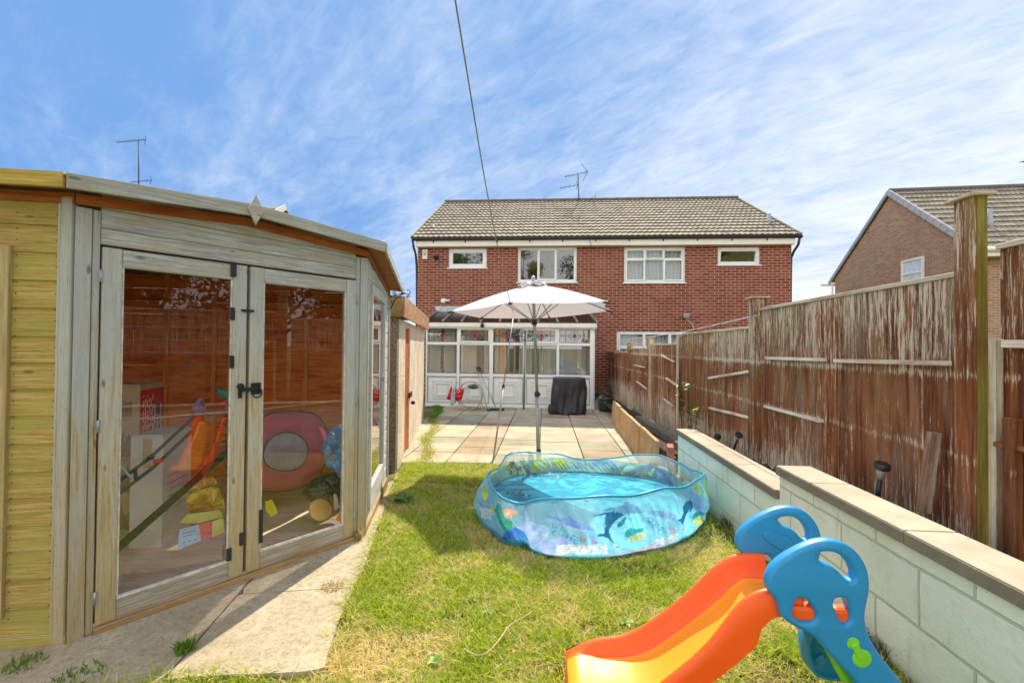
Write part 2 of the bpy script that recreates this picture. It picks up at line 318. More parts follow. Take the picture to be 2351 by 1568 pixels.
# ------------------------------------------------------------------ mesh builder
def wmat(o):
    m=o.matrix_basis.copy()
    while o.parent: o=o.parent;m=o.matrix_basis@m
    return m
class MB:
    def __init__(s): s.v=[];s.f=[];s.mi=[];s.uv={};s.sm=[]
    def face(s,idx,mi=0,uv=None,smooth=False):
        s.f.append(tuple(idx));s.mi.append(mi);s.sm.append(smooth)
        if uv is not None: s.uv[len(s.f)-1]=uv
    def add(s,p): s.v.append(tuple(float(a) for a in p));return len(s.v)-1
    def poly(s,pts,mi=0,uv=None): s.face([s.add(p) for p in pts],mi,uv)
    def obox(s,c,ax,half,mi=0,grain=True):
        """oriented box: centre, three unit axes, half sizes"""
        c=np.asarray(c,float);ax=[np.asarray(a,float)/np.linalg.norm(a) for a in ax]
        if np.dot(np.cross(ax[0],ax[1]),ax[2])<0: ax[2]=-ax[2]
        i0=len(s.v);loc=[]
        for k in range(8):
            sg=((k&1)*2-1,((k>>1)&1)*2-1,((k>>2)&1)*2-1)
            s.add(c+sum(ax[j]*half[j]*sg[j] for j in range(3)));loc.append([sg[j]*half[j] for j in range(3)])
        L=int(np.argmax(half));off=(random.random()*50,random.random()*50)
        for fi,(nrm,q) in enumerate((((0),(0,4,6,2)),((0),(1,3,7,5)),((1),(0,1,5,4)),((1),(2,6,7,3)),((2),(0,2,3,1)),((2),(4,5,7,6)))):
            rest=[a for a in (0,1,2) if a!=nrm]
            if L in rest: u=L;v=[a for a in rest if a!=L][0]
            else: u,v=rest
            uv=[(loc[k][u]+off[0],loc[k][v]+off[1]+fi*.37) for k in q] if grain else None
            s.face([i0+k for k in q],mi,uv)
    def box(s,a,b,mi=0,grain=True):
        a=np.minimum(a,b) if False else np.asarray(a,float);b=np.asarray(b,float);lo=np.minimum(a,b);hi=np.maximum(a,b)
        s.obox((lo+hi)/2,((1,0,0),(0,1,0),(0,0,1)),(hi-lo)/2,mi,grain)
    def bar(s,a,b,w,h,up=(0,0,1),mi=0,grain=True,off=(0,0)):
        """a bar from a to b; w across (horizontal), h along up"""
        a=np.asarray(a,float);b=np.asarray(b,float);d=b-a;l=np.linalg.norm(d);d=d/l;upv=np.asarray(up,float)
        sd=np.cross(d,upv);
        if np.linalg.norm(sd)<1e-5: sd=np.cross(d,(1,0,0))
        sd/=np.linalg.norm(sd);u=np.cross(sd,d)
        s.obox((a+b)/2+sd*off[0]+u*off[1],(d,sd,u),(l/2,w/2,h/2),mi,grain)
    def tube(s,pts,r,n=8,mi=0,caps=True,closed=False):
        pts=[np.asarray(p,float) for p in pts];rs=r if hasattr(r,'__len__') else [r]*len(pts);i0=len(s.v)
        K=len(pts);prev=None
        for i,p in enumerate(pts):
            if closed: d=pts[(i+1)%K]-pts[i-1]
            else: d=pts[min(i+1,K-1)]-pts[max(i-1,0)]
            d=d/(np.linalg.norm(d)+1e-9)
            if prev is None:
                x=np.cross(d,(0,0,1));
                if np.linalg.norm(x)<1e-3: x=np.cross(d,(1,0,0))
            else: x=prev-d*(prev@d)
            x/=np.linalg.norm(x)+1e-9;prev=x;y=np.cross(d,x)
            for k in range(n):
                a=2*math.pi*k/n;s.add(p+rs[i]*(x*math.cos(a)+y*math.sin(a)))
        for i in range(K if closed else K-1):
            j=(i+1)%K
            for k in range(n):
                k2=(k+1)%n;s.face((i0+i*n+k,i0+i*n+k2,i0+j*n+k2,i0+j*n+k),mi,smooth=n>5)
        if caps and not closed:
            s.face([i0+k for k in range(n)][::-1],mi);s.face([i0+(K-1)*n+k for k in range(n)],mi)
    def lathe(s,c,prof,n=24,mi=0,ax=None):
        c=np.asarray(c,float);i0=len(s.v)
        if ax is None: X,Y,Z=np.eye(3)
        else:
            Z=np.asarray(ax,float);Z/=np.linalg.norm(Z);X=np.cross(Z,(0,0,1));
            if np.linalg.norm(X)<1e-3:X=np.array([1.,0,0])
            X/=np.linalg.norm(X);Y=np.cross(Z,X)
        for r,z in prof:
            for k in range(n):
                a=2*math.pi*k/n;s.add(c+X*r*math.cos(a)+Y*r*math.sin(a)+Z*z)
        for i in range(len(prof)-1):
            for k in range(n):
                k2=(k+1)%n;s.face((i0+i*n+k,i0+i*n+k2,i0+(i+1)*n+k2,i0+(i+1)*n+k),mi,smooth=True)
        s.face([i0+k for k in range(n)][::-1],mi);s.face([i0+(len(prof)-1)*n+k for k in range(n)],mi)
    def slab(s,pts,th,nrm,mi=0):
        """polygon pts thickened by th along nrm"""
        pts=[np.asarray(p,float) for p in pts];nrm=np.asarray(nrm,float);nrm=nrm/np.linalg.norm(nrm);n=len(pts)
        a=[s.add(p) for p in pts];b=[s.add(p+nrm*th) for p in pts]
        s.face(a[::-1],mi);s.face(b,mi)
        for i in range(n): j=(i+1)%n;s.face((a[i],a[j],b[j],b[i]),mi)
    def grid(s,P,mi=0,smooth=True,closed=False):
        P=np.asarray(P,float);r,c=P.shape[:2];i0=len(s.v)
        for i in range(r):
            for j in range(c): s.add(P[i,j])
        for i in range(r-1):
            for j in range(c if closed else c-1):
                j2=(j+1)%c;s.face((i0+i*c+j,i0+i*c+j2,i0+(i+1)*c+j2,i0+(i+1)*c+j),mi,smooth=smooth)
    def build(s,name,mats,parent=None,bevel=0,solid=0,sub=0,recalc=True):
        if not isinstance(mats,(list,tuple)): mats=[mats]
        me=bpy.data.meshes.new(name);V=np.array(s.v,float)
        if parent is not None:
            inv=np.array(wmat(parent).inverted());V=V@inv[:3,:3].T+inv[:3,3]
        me.from_pydata(V.tolist(),[],s.f)
        for mm in mats: me.materials.append(mm)
        me.polygons.foreach_set('material_index',s.mi);me.polygons.foreach_set('use_smooth',s.sm)
        if recalc:
            bm=bmesh.new();bm.from_mesh(me);bmesh.ops.recalc_face_normals(bm,faces=bm.faces);bm.to_mesh(me);bm.free()
        me.update()
        uvl=me.uv_layers.new(name='UVMap')
        W0=np.array(s.v,float)
        for i,p in enumerate(me.polygons):
            li=list(p.loop_indices);vi=list(p.vertices)
            if i in s.uv:
                d=dict(zip(s.f[i],s.uv[i]))
                for a,b in zip(li,vi): uvl.data[a].uv=d[b]
            else:
                nr=np.array(p.normal)
                tg=np.cross((0,0,1),nr)
                tg=np.array([1.,0,0]) if np.linalg.norm(tg)<.2 else tg/np.linalg.norm(tg)
                bt=np.cross(nr,tg)
                if bt[2]<0: bt=-bt
                for a,b in zip(li,vi): q=W0[b];uvl.data[a].uv=(q@tg,q@bt)
        o=bpy.data.objects.new(name,me);COL.objects.link(o);o.parent=parent
        if bevel: 
            md=o.modifiers.new('bevel','BEVEL');md.width=bevel;md.segments=2;md.limit_method='ANGLE';md.angle_limit=R(40)
        if solid: md=o.modifiers.new('solid','SOLIDIFY');md.thickness=solid;md.offset=0
        if sub: md=o.modifiers.new('sub','SUBSURF');md.levels=sub;md.render_levels=sub
        return o
def thing(name,label,cat,loc=(0,0,0),rz=0,group=None):
    o=bpy.data.objects.new(name,None);COL.objects.link(o);o.location=tuple(float(a) for a in loc);o.rotation_euler=(0,0,rz)
    o.matrix_basis=Matrix.Translation(o.location)@Matrix.Rotation(rz,4,'Z')
    o.empty_display_size=.1;return tag(o,label,cat,group)
def tag(o,label,cat,group=None):
    o['label']=label;o['category']=cat
    if group:o['group']=group
    return o
def struct(o,label=None,cat=None):
    o['kind']='structure'
    if label:o['label']=label
    if cat:o['category']=cat
    return o
def interp(pts,n,closed=False):
    P=np.asarray(pts,float)
    if closed: P=np.vstack([P,P[:1]])
    d=np.r_[0,np.cumsum(np.linalg.norm(np.diff(P,axis=0),axis=1))];t=np.linspace(0,d[-1],n,endpoint=not closed)
    return np.stack([np.interp(t,d,P[:,k]) for k in range(P.shape[1])],1)
def smooth_closed(P,n,it=2):
    P=np.asarray(P,float)
    for _ in range(it): P=np.stack([.75*P+.25*np.roll(P,-1,0),.25*P+.75*np.roll(P,-1,0)],1).reshape(-1,P.shape[1])
    return interp(P,n,True)
def smooth_open(P,n,it=2):
    P=np.asarray(P,float)
    for _ in range(it):
        Q=np.stack([.75*P[:-1]+.25*P[1:],.25*P[:-1]+.75*P[1:]],1).reshape(-1,P.shape[1]);P=np.vstack([P[:1],Q,P[-1:]])
    return interp(P,n)
def vnoise(x,y,sc,seed=0):
    r=np.random.default_rng(seed);g=r.random((64,64));x=np.asarray(x)*sc+17.3;y=np.asarray(y)*sc+5.1
    xi=np.floor(x).astype(int);yi=np.floor(y).astype(int);fx=x-xi;fy=y-yi;fx=fx*fx*(3-2*fx);fy=fy*fy*(3-2*fy)
    G=lambda a,b:g[a%64,b%64]
    return (G(xi,yi)*(1-fx)+G(xi+1,yi)*fx)*(1-fy)+(G(xi,yi+1)*(1-fx)+G(xi+1,yi+1)*fx)*fy
def inpoly(px,py,poly):
    poly=np.asarray(poly,float);c=np.zeros(np.shape(px),bool);n=len(poly);j=n-1
    for i in range(n):
        xi,yi=poly[i];xj,yj=poly[j]
        if yi!=yj: c^=((yi>py)!=(yj>py))&(px<(xj-xi)*(py-yi)/(yj-yi)+xi)
        j=i
    return c
def raw_mesh(name,V,loops,counts,cols,mat,parent=None):
    """big meshes from arrays; cols per vertex"""
    me=bpy.data.meshes.new(name);me.vertices.add(len(V));me.vertices.foreach_set('co',np.asarray(V,np.float32).ravel())
    me.loops.add(len(loops));me.loops.foreach_set('vertex_index',np.asarray(loops,np.int32))
    me.polygons.add(len(counts));st=np.r_[0,np.cumsum(counts)[:-1]].astype(np.int32)
    me.polygons.foreach_set('loop_start',st);me.polygons.foreach_set('loop_total',np.asarray(counts,np.int32))
    me.update(calc_edges=True)
    a=me.color_attributes.new('Col','FLOAT_COLOR','POINT');c=np.ones((len(V),4),np.float32);c[:,:cols.shape[1]]=cols;a.data.foreach_set('color',c.ravel())
    me.materials.append(mat);o=bpy.data.objects.new(name,me);COL.objects.link(o);o.parent=parent;return o
def text_mesh(txt,origin,ux,uy,size,mat,name,parent,depth=.0015,align='LEFT'):
    cu=bpy.data.curves.new(name,'FONT');cu.body=txt;cu.size=size;cu.extrude=depth;cu.align_x=align
    tmp=bpy.data.objects.new('tmp',cu);COL.objects.link(tmp);dg=bpy.context.evaluated_depsgraph_get()
    me=bpy.data.meshes.new_from_object(tmp.evaluated_get(dg));bpy.data.objects.remove(tmp);me.name=name
    ux=Vector(ux).normalized();uy=Vector(uy).normalized();uz=ux.cross(uy)
    inv=wmat(parent).inverted() if parent else Matrix.Identity(4)
    for v in me.vertices: v.co=inv@(Vector(origin)+ux*v.co.x+uy*v.co.y+uz*v.co.z)
    me.materials.clear();me.materials.append(mat);o=bpy.data.objects.new(name,me);COL.objects.link(o);o.parent=parent;return o
# ------------------------------------------------------------------ setting: ground, path, patio
def terrain():
    b=MB();xs=[-400,-60,-20,-8,-5,-4,-3,-2.4,-2,-1.6,-1.2,-1,-.8,-.6,-.4,-.2,0,.2,.3,.5,1,1.40];
    ys=[-400,-60,-15,-4,0,1,1.5,2,2.4,2.8,3.2,3.6,4,4.4,4.8,5.2,5.6,5.75,7,10,14,25,60,500]
    P=[[(x,y,T(x,y)-.02) for x in xs] for y in ys];b.grid(P)
    # right of the garden wall: neighbours' ground, beyond the fence
    xs=[1.40,1.9,3,6,15,60,500];P=[[(x,y,T(x,y)-.02) for x in xs] for y in ys];b.grid(P)
    return struct(b.build('ground',M['ground'],recalc=False))
terrain()
def px_poly(pts,z=None): return [onT(*p) for p in pts]
# concrete path from the summerhouse doors: four cast bays with dark joints between them
def lift(p,h): return (p[0],p[1],T(p[0],p[1])+h)
SA=np.array([-2.095,1.883]);SB=np.array([-1.245,3.106]);SD=(SB-SA)/np.linalg.norm(SB-SA);SN=np.array([SD[1],-SD[0]])
RD=np.array([-.2239,.9746]);RN=np.array([.9746,.2239]);SC=SB+RD*1.36                   # side with the narrow window
LD=np.array([-.9746,-.2239]);SE=SA+LD*1.36;SBACK=SE+RD*2.41
path_poly=[ (SA[0]-1.2,SA[1]-.45),(SA[0]-.9,SA[1]+.2),(SA[0],SA[1]+.2),(SB[0]-.1,SB[1]),(SC[0]-.1,SC[1]),(SC[0]+.0,SC[1]+.35)]
right=[onT(*p)[:2] for p in [(912,1085),(890,1140),(872,1200),(850,1262),(826,1330),(790,1400),(770,1450),(754,1500),(744,1541)]]
bottom=[onT(*p)[:2] for p in [(690,1549),(600,1553),(480,1558),(330,1572),(100,1610)]]
path_poly=path_poly+[tuple(p) for p in right]+[tuple(p) for p in bottom]
PATHP=np.array(path_poly)
def path():
    bays=MB()
    # joints as seen in the photo
    J=[(onT(758,1357)[:2],onT(550,1369)[:2]),(onT(583,1327)[:2],onT(394,1546)[:2])]
    poly=[np.array(p) for p in path_poly]
    def clip(pl,a,n):
        o=[];k=len(pl)
        for i in range(k):
            p,q=pl[i],pl[(i+1)%k];dp=(p-a)@n;dq=(q-a)@n
            if dp>=0:o.append(p)
            if dp*dq<0:o.append(p+(q-p)*dp/(dp-dq))
        return o
    def split(pl,seg,g=.006):
        a,b_=map(np.array,seg);d=(b_-a)/np.linalg.norm(b_-a);n=np.array([-d[1],d[0]])
        return clip(pl,a+n*g,n),clip(pl,a-n*g,-n)
    A,B=split(poly,J[1],.005);parts=[B] if len(B) else []
    left,rightp=(A,B)
    # the bay on the lawn side is split again
    def cen(pl): return np.mean(pl,0)
    lawn,shed=(A,B) if cen(A)[0]>cen(B)[0] else (B,A)
    a1,a2=split(lawn,J[0],.004);s1,s2=split(shed,(onT(840,1240)[:2],onT(740,1250)[:2]),.004)
    for pl in (a1,a2,shed):
        if len(pl)<3: continue
        pl=interp(pl,90,True)
        top=[];c=cen(pl)
        ids=[];tri=tessellate_polygon([[Vector((p[0],p[1],0)) for p in pl]])
        pts=[lift((p[0]+(random.random()-.5)*.004,p[1]+(random.random()-.5)*.004),.014) for p in pl]
        i0=len(bays.v)
        for p in pts: bays.add(p)
        for t_ in tri: bays.face([i0+k for k in t_])
        lo=len(bays.v)
        for p in pts: bays.add((p[0],p[1],p[2]-.07))
        n=len(pts)
        for i in range(n): j=(i+1)%n;bays.face((i0+i,i0+j,lo+j,lo+i))
    o=bays.build('path',M['path']);return struct(o)
path()
PZ=-.24
def patio():
    b=MB();x0,x1=-2.55,1.62
    cols=[-2.45,-1.86,-1.26,-.66,-.06,.54,1.14,1.62];random.seed(5)
    for ci in range(len(cols)-1):
        y=5.70+[.0,.05,.12,.02,.0,.06,.1][ci]
        first=True
        while y<13.2:
            L=random.choice([.6,.6,.6,.45,.75]) if not first else [.22,.18,.48,.6,.5,.52,.4][ci]
            first=False
            mi=random.choices(range(5),[5,4,2,1.6,1.5])[0]
            g=.008
            z=PZ+random.uniform(-.003,.003)
            # left column follows the garage
            xa,xb=cols[ci]+g,cols[ci+1]-g
            if ci==0: xa=max(xa,-2.45)
            b.box((xa,y+g,z-.04),(xb,y+L-g,z),mi,False);y+=L
    # solid bed under the slabs, edge towards the lawn
    b.box((-2.2,5.72,PZ-.3),(1.3,13.2,PZ-.022),4,False)
    return struct(b.build('patio',M['slabs'],bevel=.003))
patio()
# ------------------------------------------------------------------ grass, as one mass of blades
def grass():
    N=260000
    # more blades where they show largest
    y=1.15+(5.85-1.15)*rng.random(N*3)**1.35;x=-2.6+4.05*rng.random(N*3)
    inpath=inpoly(x+.05*(vnoise(x,y,22,71)-.35),y+.05*(vnoise(x,y,25,72)-.5),PATHP)
    fr=lambda: None
    ok=~inpath&(x<1.40)&(y<5.72)
    # not under the summerhouse or the garage
    ok&=~inpoly(x,y,[SA,SB,SC,SC+np.array([-2.4,-.5]),SE]);ok&=~((x< -1.62-.185*(y-5.1))&(y>4.6))
    ok&=~((x<-1.5)&(y>1.9)&(y<4.3))
    # nothing inside the pool, a worn strip by the wall
    ok&=~inpoly(x,y,[tuple(onT((1750+a/2.351)/1.63333,(1650+c/2.351)/1.63333)[:2]) for a,c in ((100,640),(135,735),(220,795),(325,892),(440,930),(580,975),(720,1020),(900,1037),(1100,1042),(1320,1032),(1540,980),(1720,960),(1870,898),(2010,826),(2112,650),(2100,560),(2060,480),(1940,425),(1790,385),(1640,345),(1450,315),(1230,292),(1110,284),(980,280),(840,280),(700,286),(560,298),(430,316),(300,358),(165,474))])
    worn=(x>1.22)&(y>1.4)&(rng.random(len(x))<.72);ok&=~worn
    # thin spots
    th=vnoise(x,y,3.2,3)*.6+vnoise(x,y,9,4)*.4
    ok&=~((th<.34)&(rng.random(len(x))<.75))
    x=x[ok][:N];y=y[ok][:N];n=len(x)
    pn=vnoise(x,y,1.5,1)*.4+vnoise(x,y,5,2)*.3+vnoise(x,y,17,6)*.3;edge=np.zeros(n)
    dry=np.clip((pn-.44)*3.2,0,1)
    green_edge=(x<-.55+.0*y)&(y>2.2);dry=np.where(green_edge,dry*.7,dry)
    back=y>4.7;dry=np.where(back,dry*.35,dry)
    h=(.016+.030*rng.random(n)**1.5)*(1.25-.5*dry)*np.where(back,1.5,1)
    near=inpoly(x-.07,y,PATHP);h=np.where(near,h*1.5,h)
    w=.0015+.0020*rng.random(n)
    a=rng.random(n)*2*np.pi;lean=(.4+1.2*rng.random(n)+dry*.5)*h;la=rng.random(n)*2*np.pi
    z=Tn(x,y)-.021
    dx,dy=np.cos(a)*w,np.sin(a)*w;lx,ly=np.cos(la)*lean,np.sin(la)*lean
    V=np.zeros((n,5,3),np.float32)
    for k,(s,fz,fl) in enumerate(((-1,0,0),(1,0,0),(.8,.55,.35),(-.8,.55,.35),(0,1,1))):
        V[:,k,0]=x+dx*s+lx*fl;V[:,k,1]=y+dy*s+ly*fl;V[:,k,2]=z+h*fz*(1 if k<4 else .9)
    base=np.arange(n)[:,None]*5
    q=(base+np.array([0,1,2,3])[None]).astype(np.int32);t=(base+np.array([3,2,4])[None]).astype(np.int32)
    loops=np.concatenate([q,t],1).ravel();counts=np.tile([4,3],n)
    g1=np.array([.20,.38,.02]);g2=np.array([.66,.70,.06]);d1=np.array([.80,.66,.20]);d2=np.array([.92,.76,.46])
    r1=rng.random((n,1));r2=rng.random((n,1))
    g=g1*(1-r1)+g2*r1;d=d1*(1-r2)+d2*r2;f=(rng.random(n)<dry*.8+.12)[:,None]
    c=np.where(f,d,g*(1-.35*dry[:,None])+d*.35*dry[:,None]*.8)
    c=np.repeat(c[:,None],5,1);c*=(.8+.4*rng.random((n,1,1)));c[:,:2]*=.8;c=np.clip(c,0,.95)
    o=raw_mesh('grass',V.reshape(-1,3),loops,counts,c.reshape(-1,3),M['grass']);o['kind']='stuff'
    o['label']='patchy green and straw coloured lawn grass';o['category']='grass';return o
grass()
def blades(name,label,cat,c,n,h,r,col,group=None,lean=.5,w=.003):
    """a small tuft"""
    V=[];L=[];cn=[];C=[]
    for i in range(n):
        a=random.random()*6.28;rr=r*random.random()**.5;bx,by=c[0]+math.cos(a)*rr,c[1]+math.sin(a)*rr
        hh=h*random.uniform(.5,1);la=random.random()*6.28;ll=lean*hh*random.uniform(.3,1.3);wa=random.random()*3.14
        dx,dy=math.cos(wa)*w,math.sin(wa)*w;i0=len(V)
        for s,fz,fl in ((-1,0,0),(1,0,0),(.8,.5,.35),(-.8,.5,.35),(0,.95,1)):
            V.append((bx+dx*s+math.cos(la)*ll*fl,by+dy*s+math.sin(la)*ll*fl,c[2]+hh*fz))
        L+=[i0,i0+1,i0+2,i0+3,i0+3,i0+2,i0+4];cn+=[4,3];k=random.random();cc=[col[0][j]*(1-k)+col[1][j]*k for j in range(3)];C+=[cc]*5
    o=raw_mesh(name,V,L,cn,np.array(C),M['grass']);tag(o,label,cat,group);return o
GR=((.10,.22,.02),(.24,.36,.05));ST=((.45,.38,.15),(.60,.48,.25))
def broadleaf(name,label,c,n,r,col=((.12,.24,.04),(.25,.38,.10)),up=.35,group=None,cat='weed',wd=.22):
    V=[];L=[];cn=[];C=[]
    for i in range(n):
        a=6.283*i/n+random.uniform(-.3,.3);ln=r*random.uniform(.6,1.1);wv=ln*wd;e=up*random.uniform(.4,1.4);i0=len(V);k=random.random()
        cc=np.array([col[0][j]*(1-k)+col[1][j]*k for j in range(3)])
        for t_ in (0,.25,.5,.75,1):
            ww=wv*math.sin(math.pi*min(1,t_*.9+.08))**.8;rr=ln*t_;zz=ln*(e*math.sin(t_*2.2))
            for s in (-1,0,1):
                V.append((c[0]+math.cos(a)*rr-math.sin(a)*ww*s,c[1]+math.sin(a)*rr+math.cos(a)*ww*s,c[2]+zz+(abs(s)*.3*ww)));C.append(cc*(1.15 if s==0 else 1))
        for t_ in range(4):
            for s in range(2):
                p=i0+t_*3+s;L+=[p,p+1,p+4,p+3];cn.append(4)
    o=raw_mesh(name,V,L,cn,np.array(C),M['leaf']);tag(o,label,cat,group);return o
w=onT(925,1150);broadleaf('dandelion_plant','large leafy dandelion growing where the lawn meets the concrete path',w,17,.13)
for (px,py),lab in (((1085,1375),'small pale leaved weed in the lawn, straight in front of the pool'),((1385,1350),'small weed in the dry grass midway between pool and slide'),((1660,1345),'small weed in the lawn just behind the orange chute'),((1000,1520),'weed rosette in the lawn near the concrete path corner, nearest the camera'),((1120,1405),'second small pale leaved weed in the lawn in front of the pool'),((1435,1430),'small weed in the lawn beyond the low end of the orange chute')):
    broadleaf('lawn_weed',lab,onT(px,py)-np.array([0,0,.012]),15,.042,((.16,.30,.06),(.42,.56,.18)),.55,'weeds scattered in the lawn')
T_=lambda px,py:onT(px,py)+np.array([0,0,.012])
blades('grass_tuft','green grass tuft growing in the joint of the concrete path',"tuft",T_(425,1500),120,.06,.04,GR,'tufts on the path',.6)
blades('grass_tuft','straw coloured tuft at the foot of the summerhouse corner post','tuft',T_(822,1243),110,.10,.03,ST,'tufts on the path',.7)
blades('grass_tuft','thin dry weed lying on the path beside the lawn edge','tuft',T_(765,1352),70,.035,.06,ST,'tufts on the path',1.2)
blades('grass_tuft','short green tuft at the near corner of the yellow boarded wall','tuft',T_(60,1530),90,.035,.07,GR,'tufts on the path',.7)
blades('grass_tuft','green tuft at the bottom edge of the path in its shaded part','tuft',T_(180,1562),90,.035,.09,GR,'tufts on the path',.7)
blades('moss_strip','yellow green mossy grass strip along the patio beside the garage','grass strip',(0,0,0),1,.01,.01,GR)
def strip():
    bpy.data.objects.remove(bpy.data.objects['moss_strip'])
    V=[];L=[];cn=[];C=[]
    for i in range(5200):
        t=random.random();p=np.array([-1.55,5.72])*(1-t)+np.array([-2.62,11.2])*t
        x=p[0]+random.gauss(0,.055)+.05*math.sin(t*17);y=p[1];h=random.uniform(.01,.03)*(1+3.5*max(0,t-.6));la=random.random()*6.3;wd=.003;i0=len(V)
        V+=[(x-wd,y,PZ),(x+wd,y,PZ),(x+math.cos(la)*h*.6,y+math.sin(la)*h*.6,PZ+h)];L+=[i0,i0+1,i0+2];cn.append(3)
        k=random.random();cc=(.22+.25*k,.30+.15*k,.03+.05*k) if t<.65 else (.08+.1*k,.22+.12*k,.03);C+=[cc]*3
    o=raw_mesh('moss_strip',V,L,cn,np.array(C),M['grass']);tag(o,'yellow green mossy strip running up the patio beside the garage','moss')
strip()
blades('dry_weeds','dry tangle of weeds at the foot of the block wall behind the pool','weeds',onT(1700,1210),260,.10,.14,((.10,.08,.03),(.32,.24,.12)),None,1.0)
blades('dry_weeds','dry tangle of weeds at the foot of the block wall beside the slide foot','weeds',onT(2035,1470),420,.08,.16,((.10,.08,.03),(.32,.24,.12)),None,1.0)
b=MB();pts=[onT(*p)+np.array([0,0,.035]) for p in ((1065,1508),(1090,1525),(1115,1522),(1145,1490),(1170,1450),(1200,1435),(1222,1420))]
b.tube(smooth_open(pts,24),.0028,5);tag(b.build('dry_twig',simple('dry stalk',(.52,.42,.24),.8)),'long thin dry stalk lying curved on the lawn','twig')
# ------------------------------------------------------------------ garden walls on the right
def garden_wall(name,label,y0,y1,ztop,x=1.404,w=.19,over=.0):
    t=thing(name,label,'garden wall',(x+w/2,(y0+y1)/2,0))
    b=MB();xo=x+.012
    b.box((xo,y0,-.5),(xo+w-.024,y1,ztop-.055),0,False);b.build('blockwork',M['block'],t,bevel=.003)
    c=MB();y=y0-over
    while y<y1+over-.01:
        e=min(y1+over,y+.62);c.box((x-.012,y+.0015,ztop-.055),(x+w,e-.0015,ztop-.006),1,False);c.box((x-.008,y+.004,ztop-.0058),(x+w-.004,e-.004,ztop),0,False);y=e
    c.build('coping',[M['coping'],M['coping_edge']],t,bevel=.003)
    return t
garden_wall('garden_wall','pale green block wall with concrete coping, the nearer and taller length beside the slide',-.6,2.86,.555)
garden_wall('garden_wall','pale green block wall with concrete coping, the lower farther length beside the pool',2.865,4.95,.405)
# raised bed behind the walls
def bed():
    b=MB();ys=[-.6,2.86,2.9,4.9,5.2,7,9.6,13.2];zs=[.42,.34,.22,.16,.10,.02,-.02,-.05]
    xs=[1.585,1.65,1.72,1.80,1.86]
    P=[[(x,y,z+.03*math.sin(x*31+y*7)) for x in xs] for y,z in zip(ys,zs)];b.grid(P)
    P=[[(x if y>5 else 1.585,y,z-.02) for x in (1.395,1.45,1.5,1.6)] for y,z in zip(ys[3:],zs[3:])];b.grid(P)
    return struct(b.build('soil',M['soil'],recalc=False))
bed()
def stones():
    b=MB();
    for i in range(230):
        y=random.uniform(2.9,4.1);x=random.uniform(1.60,1.79);z=.33+.07*random.random()-.09*(y-2.9)
        s=random.uniform(.018,.045);ax=np.linalg.qr(np.array([[random.gauss(0,1) for _ in range(3)] for _ in range(3)]))[0]
        b.obox((x,y,z),ax,(s,s*.75,s*.3),0,False)
    o=b.build('slate_chippings',M['slate'],bevel=.004);tag(o,'black slate chippings heaped behind the lower garden wall','stones');o['kind']='stuff'
stones()
